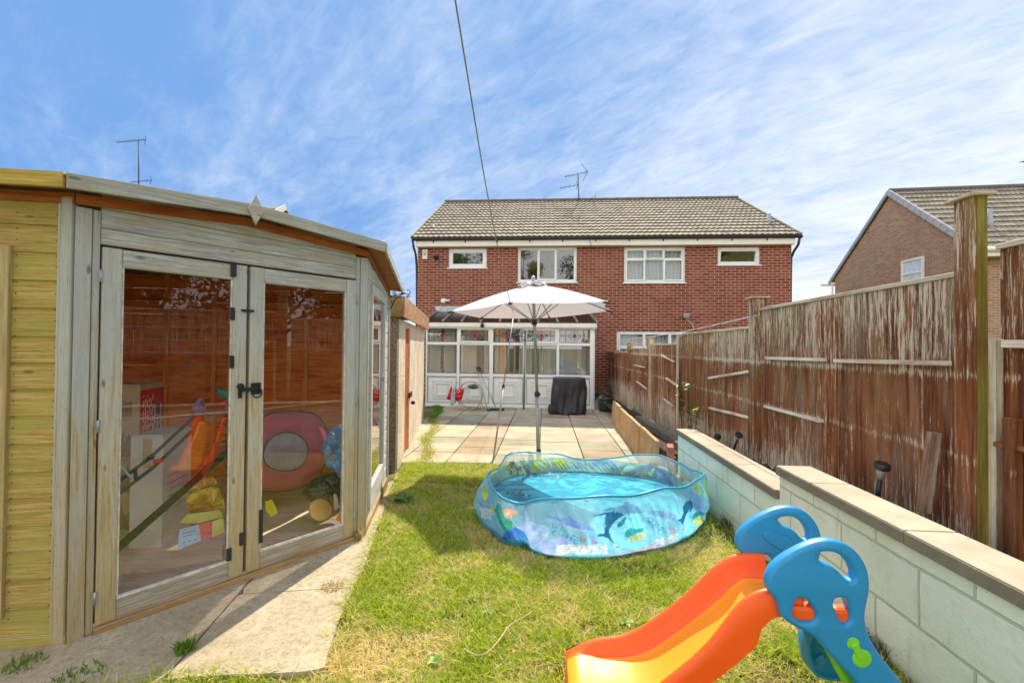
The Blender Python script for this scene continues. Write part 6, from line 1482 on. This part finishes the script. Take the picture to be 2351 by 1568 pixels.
    m=inpoly(zx,zy,[(1570,680),(1640,680),(1720,760),(1840,780),(1840,830),(1700,800),(1600,740)])&front&(vnoise(zx,zy,.10,33)>.55);col[m]=(.10,.22,.45,.85)
    paint([(600,965),(640,900),(720,880),(850,850),(900,880),(950,920),(830,985),(700,990)],(.34,.46,.86),.85)
    paint([(310,860),(330,810),(400,770),(480,748),(530,800),(558,880),(540,905),(460,905),(400,928),(340,912)],(.06,.22,.66),.88)
    paint([(340,880),(440,860),(550,890),(530,925),(440,938),(360,915)],(.10,.40,.60),.85)
    paint([(430,765),(490,745),(508,690),(510,622),(525,612),(540,640),(552,710),(620,740),(690,748),(728,785),(720,845),(680,885),(600,945),(565,955),(545,870),(500,800)],(.40,.55,.90),.88)
    paint([(665,645),(760,672),(860,682),(888,682),(905,652),(930,690),(1010,722),(1090,755),(1110,780),(1140,795),(1110,800),(1040,802),(950,782),(860,752),(800,712),(720,682)],(.20,.34,.72),.85)
    paint([(850,745),(950,775),(1040,795),(1100,796),(1040,802),(950,790)],(.5,.62,.9),.85)
    paint([(1090,680),(1150,655),(1230,635),(1330,632),(1400,655),(1345,690),(1300,720),(1262,780),(1262,830),(1302,905),(1290,908),(1240,865),(1200,848),(1140,850),(1165,826),(1215,822),(1222,760),(1215,690),(1230,655),(1150,668)],(.02,.12,.30),.92)
    paint([(1195,625),(1270,590),(1370,575),(1390,548),(1420,543),(1470,572),(1540,600),(1578,626),(1560,642),(1470,645),(1400,652),(1350,640),(1280,625)],(.18,.40,.66),.88)
    paint([(1325,768),(1340,725),(1385,680),(1408,665),(1408,695),(1385,742),(1350,765)],(.04,.2,.42),.9)
    paint([(1388,850),(1400,800),(1450,770),(1500,785),(1560,765),(1562,800),(1500,820),(1430,860)],(.02,.36,.40),.85)
    m=paint([(1408,888),(1430,850),(1500,825),(1570,810),(1572,862),(1500,888),(1430,892)],(.62,.66,.22),.88);st_=m&((zx+zy*.5)%18<5);col[st_,:3]=(.30,.42,.18)
    paint([(1585,628),(1680,618),(1725,620),(1733,588),(1772,625),(1848,652),(1848,702),(1740,692),(1660,660),(1600,652)],(.24,.42,.74),.85)
    paint([(1905,585),(1930,545),(1975,522),(1997,570),(1988,615),(1960,645),(1968,600),(1935,665),(1905,750),(1885,715),(1852,712),(1890,690),(1908,640)],(.02,.12,.30),.92)
    paint([(1985,690),(2005,640),(2060,618),(2100,640),(2085,670),(2050,670),(2010,715)],(.02,.34,.40),.85)
    paint([(1992,735),(2010,690),(2060,660),(2092,690),(2070,742),(2020,755)],(.58,.66,.20),.88)
    paint([(1985,380),(2040,385),(2070,470),(2040,490),(2005,430)],(.55,.72,.12),.8);paint([(2085,345),(2125,325),(2122,520),(2098,430)],(.42,.72,.10),.85);paint([(1960,450),(2040,480),(2100,590),(2050,640),(1990,540)],(.28,.46,.84),.75)
    paint([(150,400),(190,440),(188,500),(160,530),(135,495)],(.66,.70,.06),.9);paint([(205,545),(235,590),(240,665),(215,640)],(.66,.70,.06),.9)
    paint([(308,618),(360,598),(440,622),(468,648),(405,656),(392,692),(350,685),(325,645)],(.85,.48,.28),.9);paint([(345,640),(385,625),(380,650),(350,665)],(.9,.8,.7),.9)
    paint([(1000,850),(1015,835),(1022,870),(1035,840),(1045,870),(1062,845),(1052,905),(1010,905)],(.38,.32,.28),.85);paint([(1075,845),(1095,835),(1105,870),(1125,840),(1118,880),(1160,895),(1165,912),(1095,912),(1100,885)],(.45,.24,.58),.85);paint([(1785,770),(1800,745),(1808,780),(1825,745),(1838,770),(1830,830),(1800,825)],(.50,.34,.42),.85)
    paint([(640,1003),(700,985),(800,1000),(800,1030),(700,1032)],(.66,.42,.64),.85);paint([(1380,1030),(1400,1000),(1480,975),(1556,955),(1556,988),(1450,1020)],(.60,.38,.40),.85);paint([(1572,930),(1655,928),(1645,982),(1565,988)],(.80,.42,.60),.85)
    def label(pts,rows,which=True):
        m=paint(pts,(.80,.84,.88),.85,which);P4=np.array(pts,float);w=P4[1]-P4[0];h=P4[3]-P4[0];D=np.stack([zx,zy],1)-P4[0];det=w[0]*h[1]-w[1]*h[0]
        u=(D[:,0]*h[1]-D[:,1]*h[0])/det;v=(w[0]*D[:,1]-w[1]*D[:,0])/det
        ln=(np.mod(v*rows,1)>.35)&(np.mod(v*rows,1)<.72)&(u>.03)&(u<.97)&(vnoise(u*np.linalg.norm(w)*.25,np.floor(v*rows)*7,1,2)>.33)
        col[m&ln,:3]=(.30,.40,.48)
    label([(795,920),(1228,920),(1255,1005),(800,1005)],5);label([(1645,876),(1862,826),(1862,892),(1650,938)],4);label([(112,590),(218,605),(218,700),(135,692)],5)
    m=((zx-1318)**2+(zy-943)**2<32**2)&front;col[m]=(.08,.38,.62,.9);m=((zx-1318)**2+(zy-943)**2<26**2)&front;col[m]=(.65,.82,.9,.9);m=inpoly(zx,zy,[(1295,945),(1310,930),(1340,935),(1345,950),(1320,955)])&front;col[m]=(.08,.38,.62,.9)
    m=((zx-1915)**2+(zy-782)**2<26**2)&front;col[m]=(.45,.68,.85,.9)
    for pts in ([(568,252),(575,185),(620,190),(655,235),(650,262),(600,266)],[(750,195),(790,165),(850,175),(888,215),(870,232),(800,228),(765,218)],[(632,155),(662,150),(662,180),(636,176)],[(665,200),(700,178),(728,205),(700,226),(675,220)],[(700,232),(730,228),(735,244),(705,246)]): paint(pts,(.86,.76,.02),.95,False)
    m=inpoly(zx,zy,[(350,190),(500,180),(560,240),(565,325),(400,325),(350,260)])&(~front);k=vnoise(zx,zy,.05,41);col[m&(k>.62)]=(.20,.09,.06,.85);col[m&(k<.42)]=(.55,.52,.25,.6)
    label([(592,268),(888,246),(890,280),(600,302)],3,False);label([(920,284),(1145,296),(1145,326),(925,314)],2,False);label([(1322,308),(1602,362),(1602,405),(1322,345)],4,False)
    paint([(930,212),(960,205),(1000,190),(1020,225),(1080,265),(1010,250),(960,262)],(.40,.55,.86),.8,False)
    paint([(1062,200),(1130,185),(1200,190),(1280,178),(1318,215),(1328,278),(1290,262),(1262,212),(1170,232),(1080,228)],(.34,.50,.88),.85,False)
    paint([(1375,290),(1480,245),(1560,215),(1662,192),(1560,262),(1490,292),(1400,295)],(.34,.52,.90),.85,False)
    paint([(1640,300),(1660,258),(1710,248),(1755,262),(1775,315),(1825,395),(1800,432),(1700,385),(1650,335)],(.22,.42,.86),.88,False)
    paint([(1560,345),(1640,340),(1720,410),(1730,440),(1600,400)],(.45,.52,.80),.8,False)
    m=inpoly(zx,zy,[(1370,280),(1500,275),(1650,320),(1640,345),(1400,315)])&(~front);k=vnoise(zx,zy,.12,43);col[m&(k>.55)]=(.55,.35,.40,.8);col[m&(k<.35)]=(.12,.20,.42,.8)
    paint([(1795,292),(1830,265),(1868,285),(1850,308),(1800,306)],(.66,.48,.30),.8,False);paint([(1848,335),(1900,318),(1938,345),(1900,372),(1860,352)],(.66,.48,.30),.8,False)
    idx=np.arange(nf*1000).reshape(nf,1000);q=np.stack([idx[:-1],np.roll(idx,-1,1)[:-1],np.roll(idx,-1,1)[1:],idx[1:]],-1).reshape(-1,4)
    inv=np.array([.45,4.05,T(0,4.05)])
    m_=NT('printed pool film');a=m_.n('ShaderNodeVertexColor');a.layer_name='Col'
    b=m_.n('ShaderNodeBsdfPrincipled');m_.put(b.inputs['Base Color'],a.outputs[0]);b.inputs['Roughness'].default_value=.18;m_.put(b.inputs['Normal'],m_.bump(m_.noise(m_.coord('Object'),9,3,.5),.35,.02))
    tl=m_.n('ShaderNodeBsdfTranslucent');m_.put(tl.inputs[0],a.outputs[0]);mx=m_.n('ShaderNodeMixShader');mx.inputs[0].default_value=.5;m_.put(mx.inputs[1],b.outputs[0]);m_.put(mx.inputs[2],tl.outputs[0])
    tr=m_.n('ShaderNodeBsdfTransparent');tr.inputs[0].default_value=(.80,.95,.98,1);mx2=m_.n('ShaderNodeMixShader');m_.put(mx2.inputs[0],a.outputs[1]);m_.put(mx2.inputs[1],tr.outputs[0]);m_.put(mx2.inputs[2],mx.outputs[0]);m_.put(m_.out.inputs[0],mx2.outputs[0])
    w=raw_mesh('side_wall',V-inv,q.ravel(),np.full(len(q),4),col,m_.m,t);w.data.polygons.foreach_set('use_smooth',[True]*len(q))
    b=MB();b.tube(list(Rm[::4]),.008,6,closed=True);b.build('rim_band',simple('blue piping',(.03,.38,.58),.35),t)
    b=MB();b.tube(list(Bs[::4]+np.array([0,0,.006])),.008,6,closed=True);b.build('base_band',simple('turquoise piping',(.03,.36,.50),.4),t)
    for k in (385,446): 
        b=MB();b.tube([P[i,k]+np.r_[out[k]*.003,0] for i in range(0,nf,6)],.0022,5);b.build('seam',M['rubber'],t)
    # floor and water
    fl=MB();c=Bs.mean(0);c[2]=np.mean(Bs[:,2])
    rr=[c+(Bs[::8]-c)*s for s in (.02,.3,.6,.85,1)];rr[0][:,2]=c[2];fl.grid(rr,0,True,True)
    f=NT('blue printed floor');co=f.coord('Object');n=f.noise(co,2.4,3,.5,1.5);cst=f.vor(f.coord('Object',(1,1,1)),7,'SMOOTH_F1');nd=f.noise(co,7,2,.5,1)
    colr=f.mix(f.mr(n,.42,.56),(.03,.40,.58),(.15,.72,.78));colr=f.mix(f.mr(nd,.55,.60,0,.8),colr,(.01,.26,.46));f.bsdf(colr,.4,f.bump(n,.3,.02));fl.build('pool_floor',f.m,t)
    wl=MB();zw=c[2]+.085;frac=.30
    ring=(Bs*(1-frac)+Rm*frac)[::8].copy();ring[:,:2]+=(out[::8]*.03);ring[:,2]=zw;cw=ring.mean(0);wl.grid([cw+(ring-cw)*s for s in (.01,.33,.66,1)],0,True,True)
    wm=NT('shallow water');tr=wm.n('ShaderNodeBsdfTransparent');tr.inputs[0].default_value=(.55,.88,.95,1);gl=wm.n('ShaderNodeBsdfGlossy');gl.inputs['Roughness'].default_value=.02;wm.put(gl.inputs['Normal'],wm.bump(wm.noise(wm.coord('Object'),14,3,.55,.6),.25,.02))
    fz=wm.n('ShaderNodeFresnel');fz.inputs[0].default_value=1.33;mx=wm.n('ShaderNodeMixShader');wm.put(mx.inputs[0],fz.outputs[0]);wm.put(mx.inputs[1],tr.outputs[0]);wm.put(mx.inputs[2],gl.outputs[0]);wm.put(wm.out.inputs[0],mx.outputs[0]);wl.build('water',wm.m,t)
    # debris floating
    b=MB();r=np.random.default_rng(2)
    for (x,y,n_,s_) in ((410,470,22,.07),(460,490,14,.05),(690,320,34,.12),(640,312,16,.06)):
        q0=aZ(*zpool((x,y)),zw+.004)
        for i in range(n_):
            p=q0+np.array([r.normal(0,s_),r.normal(0,s_*.45),r.uniform(0,.006)]);a=r.uniform(0,3.1);b.bar(p,p+np.array([math.cos(a),math.sin(a),.2])*r.uniform(.008,.03),.007,.002)
    tag(b.build('leaf_debris',simple('wet leaves',(.05,.04,.03),.5)),'dark wet leaf litter floating at the left and back of the pool','debris')
pool()
# ------------------------------------------------------------------ orange and blue slide
def zs(p): return ((2100+p[0]/1.8085)/1.63333,(1850+p[1]/1.8085)/1.63333)
def slide():
    YF,YB=1.43,1.71
    t=thing('toddler_slide','orange and blue plastic toddler slide standing on the lawn in the foreground','slide',(.85,1.57,0))
    def panel(name,Y,outline,holes,th=.016,bev=.013,mat='blue',dz=None,parent=t):
        cu=bpy.data.curves.new(name,'CURVE');cu.dimensions='2D';cu.fill_mode='BOTH';cu.extrude=th/2;cu.bevel_depth=bev;cu.bevel_resolution=3;cu.offset=-bev
        for pts in [outline]+holes:
            W2=np.array([dz(p) if dz else aY(*zs(p),Y)[[0,2]] for p in pts]);W2=smooth_closed(W2,max(36,len(pts)*7),2)
            sp=cu.splines.new('POLY');sp.points.add(len(W2)-1)
            for i,w in enumerate(W2): sp.points[i].co=(w[0],w[1],0,1)
            sp.use_cyclic_u=True
        tmp=bpy.data.objects.new('tmp',cu);COL.objects.link(tmp);dg=bpy.context.evaluated_depsgraph_get();me=bpy.data.meshes.new_from_object(tmp.evaluated_get(dg));bpy.data.objects.remove(tmp)
        me.name=name;l=parent.location
        for v in me.vertices: x,z,y=v.co;v.co=(x-l.x,Y+y-l.y,z-l.z)
        me.materials.clear();me.materials.append(M[mat]);me.polygons.foreach_set('use_smooth',[True]*len(me.polygons))
        bm=bmesh.new();bm.from_mesh(me);bmesh.ops.remove_doubles(bm,verts=bm.verts,dist=.0002);bmesh.ops.recalc_face_normals(bm,faces=bm.faces);bm.to_mesh(me);bm.free()
        if hasattr(me,'set_sharp_from_angle'): me.set_sharp_from_angle(angle=R(50))
        o=bpy.data.objects.new(name,me);COL.objects.link(o);o.parent=parent;return o
    zf=-.0
    out=[(1385,600),(1395,540),(1430,480),(1500,420),(1600,360),(1700,318),(1790,302),(1880,312),(1960,350),(2025,420),(2065,500),(2080,600),(2070,680),(2050,760),(2045,830),(2060,910),(2100,1000),(2160,1090),(2240,1190),(2320,1290),(2400,1400),(2450,1480),(2440,1560),(2350,1600),(2200,1600),(2120,1540),(2070,1420),(2010,1300),(1960,1230),(1880,1150),(1800,1060),(1740,985),(1670,925),(1590,890),(1520,850),(1480,810),(1470,740),(1440,690),(1400,650)]
    h1=[(1735,440),(1718,405),(1745,385),(1800,378),(1860,390),(1920,430),(1960,490),(1975,545),(1960,572),(1935,575),(1905,555),(1870,510),(1820,475),(1770,462)]
    h2=[(1568,740),(1585,698),(1615,688),(1650,700),(1690,745),(1718,795),(1712,832),(1680,850),(1640,852),(1590,838),(1558,800)]
    h3=[(1830,725),(1850,690),(1890,685),(1925,710),(1945,775),(1942,840),(1915,862),(1880,845),(1850,790)]
    a=panel('side_panel',YF,out,[h1,h2,h3])
    # far panel: the same moulding one width further back
    A=[aY(*zs(p),YF) for p in out]
    off=aY(*zs((1187,330)),YB)[[0,2]]-aY(*zs((1385,600)),YF)[[0,2]]
    off=np.array([off[0],off[1]])
    f=lambda p:aY(*zs(p),YF)[[0,2]]+off
    panel('side_panel',YB,out,[h1,h2,h3],dz=f)
    # recessed grip on the far panel's inner face
    g=panel('grip_recess',YB-.022,[(1368,280),(1400,248),(1450,250),(1530,285),(1600,330),(1650,380),(1620,430),(1560,420),(1480,370),(1400,320)],[],th=.004,bev=.003,dz=lambda p:aY(*zs(p),YB-.022)[[0,2]])
    # chute
    rim=[(1200,385),(1150,402),(1100,430),(1000,510),(900,620),(780,720),(650,820),(520,905),(420,945),(300,955),(170,985),(95,1025),(62,1075)]
    flo=[(1290,560),(1200,545),(1110,650),(980,760),(800,900),(600,1040),(500,1072),(430,1085),(300,1085),(170,1082),(120,1060),(62,1078)]
    Rm=np.array([aY(*zs(p),YB-.005) for p in rim]);Fl=np.array([aY(*zs(p),YB-.035) for p in flo])
    xt=aY(*zs((1330,470)),YB)[0]+.015
    Rm=np.vstack([[xt,YB,Rm[0][2]+.0],Rm]);Fl=np.vstack([[xt,YB,Fl[0][2]],Fl])
    xs=np.linspace(xt,Rm[:,0].min()+.002,46)
    rz=np.interp(-xs,-Rm[:,0],Rm[:,2]);fz=np.interp(-xs,-Fl[:,0],Fl[:,2])
    k=np.ones(5)/5
    rz=np.convolve(np.r_[[rz[0]]*2,rz,[rz[-1]]*2],k,'valid');fz=np.convolve(np.r_[[fz[0]]*2,fz,[fz[-1]]*2],k,'valid')
    fz=np.minimum(fz,rz-.0);rows=[]
    rn=[(1395,655),(1350,668),(1300,690),(1230,740),(1160,830),(1080,950),(960,1080),(820,1200),(700,1290)]
    Nn=np.array([aY(*zs(p),YF+.01) for p in rn]);zn=np.interp(-xs,-Nn[:,0],Nn[:,2],left=rz[0]);
    zn=np.where(xs<Nn[-1][0],np.maximum(fz+.012,Nn[-1][2]+(xs-Nn[-1][0])*.9),zn);zn=np.convolve(np.r_[[zn[0]]*2,zn,[zn[-1]]*2],k,'valid');zn=np.minimum(zn,rz+.02);zn=np.maximum(zn,fz+.010)
    for i,x in enumerate(xs):
        z1=max(rz[i],fz[i]+.004);z0=fz[i];lo=max(.004,z0-.05) ;lo=min(lo,z0-.012)
        if x>.655: lo=max(lo,min(z0-.004,.405+(x-.655)*1.0))
        if i>len(xs)-12: lo=lo*(1-(i-(len(xs)-12))/11)+.004*(i-(len(xs)-12))/11
        z2=zn[i];H=z1-z0;H2=z2-z0;yB,yF=YB-.004,YF+.004;w=.030
        r=[(yB,lo),(yB+.0,z0+.3*H),(yB-.0,z1-.012),(yB-.008,z1-.002),(yB-.018,z1),(yB-.028,z1-.006),(yB-w-.004,z1-.02 if H>.03 else z1-.006),(yB-w-.010,z0+.25*H),(yB-w-.028,z0+.004),(yB-w-.05,z0),((yB+yF)/2,z0-.002),(yF+w+.05,z0),(yF+w+.028,z0+.004),(yF+w+.010,z0+.25*H2),(yF+w+.004,z2-.02 if H2>.03 else z2-.006),(yF+.028,z2-.006),(yF+.018,z2),(yF+.008,z2-.002),(yF,z2-.012),(yF,z0+.3*H2),(yF,lo),((yB+yF)/2,lo)]
        rows.append([(x,y,z) for y,z in r])
    # rounded closing lip at the low end
    e=rows[-1]
    for dx,s in ((.008,.0),(.014,.0)):
        rows.append([(xs[-1]-dx,y,max(.004,z-dx*.6)) for (_,y,z) in e])
    b=MB();b.grid(rows,0,True,True);n=len(rows[0]);L=len(b.v)
    for fi in range(len(b.f)):
        if 8<=fi%n<=12: b.mi[fi]=1
    b.face([L-n+i for i in range(n)]);b.face([i for i in range(n)][::-1]);o=b.build('chute',[M['orange'],M['yorange']],t,bevel=0)
    if hasattr(o.data,'set_sharp_from_angle'): o.data.set_sharp_from_angle(angle=R(60))
    # platform and mounting tongues that show through the holes
    b=MB();zp=Fl[0][2];b.box((xt-.01,YF+.02,zp-.05),(xt+.10,YB-.02,zp-.012),0,False);b.build('platform',M['orange'],t,bevel=.008)
    for hh in (h2,h3):
        c=aY(*zs(np.mean(hh,0)),YF);lo=aY(*zs((np.mean(hh,0)[0]+(5 if hh is h2 else 8),795 if hh is h2 else 815)),YF+.012)
        b=MB();b.obox(lo,((1,0,0),(0,1,0),UPZ),(.040 if hh is h2 else .027,.02,.024));b.build('tongue',M['orange'],t,bevel=.012)
    # steps: lime treads between the panels, and a blue footing box
    T1=[((1790,1035),(1900,1180),(2010,1300),(2060,1400))]
    for i,(p) in enumerate(((1955,975),(2130,1240),(2290,1440))):
        c=aY(*zs(p),YF);b=MB();b.box((c[0]-.055,YF+.01,c[2]-.012),(c[0]+.055,YB-.01,c[2]+.012),0,False);b.build('step',M['lime'],t,bevel=.01)
    # lime peg through the front panel: two lobes with a neck
    b=MB();p1=aY(*zs((1957,985)),YF);p2=aY(*zs((2015,1085)),YF)
    b.lathe(p1-np.array([0,.022,0]),[(.001,.0),(.020,.001),(.025,.006),(.026,.03)],24,ax=(0,1,0));b.lathe(p2-np.array([0,.024,0]),[(.001,0),(.025,.001),(.031,.007),(.032,.03)],24,ax=(0,1,0));b.bar(p1-np.array([0,.014,0]),p2-np.array([0,.014,0]),.022,.026,up=(0,1,0));b.build('lime_peg',M['lime'],t,bevel=.003)
    # green edge strip and blue box footing seen below the panel
    q=lambda p,Y:aY(*zs(p),Y)
    b=MB();P1=[q(p,YF+.05) for p in ((1780,1030),(1860,1100),(1930,1190),(2000,1290),(2060,1400))];P2=[q(p,YF+.05) for p in ((1790,1055),(1850,1120),(1880,1200),(1940,1300),(2000,1400))]
    rows=[];
    for a_,c_ in zip(smooth_open(P1,16),smooth_open(P2,16)): rows.append([a_,c_,c_+np.array([0,.03,0]),a_+np.array([0,.03,0])])
    b.grid(rows,0,True,True);b.build('step_edge',M['lime'],t)
    b=MB();z_=.004;Pf=[q(p,YB-.05) for p in ((1662,935),(1668,1080),(1690,1180),(1730,1240),(1980,1262),(2040,1240),(2010,1160),(1900,1010),(1790,900))]
    S=smooth_closed(np.array(Pf),40);c=S.mean(0);rows=[c+(S-c)*s+np.array([0,o,0]) for s,o in ((.02,.0),(.80,.0),(.84,-.012),(.95,-.02),(1,-.008),(1,.05),(.02,.05))];b.grid(rows,0,True,True);b.build('rear_footing',M['blue'],t)
    b=MB();c=q((1770,1120),YB-.06);b.slab([c+np.array([.0,0,.018]),c+np.array([.02,0,0]),c+np.array([0,0,-.018]),c+np.array([-.02,0,0])],-.004,(0,1,0));b.build('footing_mark',M['blue'],t)
slide()
# ------------------------------------------------------------------ trees behind the viewer: seen only as reflections in the glass
def tree(label,x,y,h,rad,seed,col):
    z0=T(x,y);t=thing('garden_tree',label,'tree',(x,y,z0));r=np.random.default_rng(seed);b=MB()
    P=[(x,y,z0),(x+.1,y,z0+h*.3),(x-.05,y+.1,z0+h*.6),(x,y,z0+h*.85)];b.tube(smooth_open(P,10),list(np.linspace(.16,.05,10)),8)
    cl=[]
    for i in range(16):
        a=r.uniform(0,6.28);e=r.uniform(-.3,1);rr=rad*r.uniform(.3,.8);c=np.array([x+rr*math.cos(a),y+rr*math.sin(a),z0+h*.62+e*h*.32]);cl.append((c,rad*r.uniform(.3,.5)))
        b.tube([(x,y,z0+h*r.uniform(.3,.6)),c],[.05,.015],6)
    b.build('trunk',M['bark'],t)
    V=[];C=[]
    for c,rr in cl:
        n=420;d=r.normal(size=(n,3));d/=np.linalg.norm(d,axis=1)[:,None];p=c+d*rr*(r.random((n,1))**.4);s=r.uniform(.05,.11,(n,1));u=r.normal(size=(n,3));u/=np.linalg.norm(u,axis=1)[:,None];w=np.cross(u,d);
        q=np.stack([p-u*s,p+w*s*.6,p+u*s,p-w*s*.6],1);V.append(q.reshape(-1,3));k=r.random((n,1));cc=np.array(col)*(.6+.8*k);C.append(np.repeat(cc,4,0))
    V=np.vstack(V)-np.array([x,y,z0]);C=np.vstack(C);raw_mesh('crown',V,np.arange(len(V)),np.full(len(V)//4,4),C,M['leaf'],t)
tree('green tree reflected in the left bedroom window',-5.4,-5,8.4,2.3,1,(.14,.24,.04))
tree('yellow green tree reflected in the middle bedroom window',-1.7,-5.2,8.8,1.6,2,(.34,.34,.04))
tree('dark green tree reflected in the right bedroom window pane',2.7,-5.6,7.6,1.9,3,(.06,.13,.04))
tree('dark tree beyond the fence, reflected in the left summerhouse door',7.4,.9,4.0,1.9,4,(.07,.11,.03))
tree('golden leaved tree beyond the fence, reflected high in the summerhouse doors',7.2,-1.6,3.9,1.9,5,(.30,.24,.04))
tree('dark tree beyond the fence, reflected in the right summerhouse door',8.6,3.0,4.4,1.9,6,(.08,.12,.03))
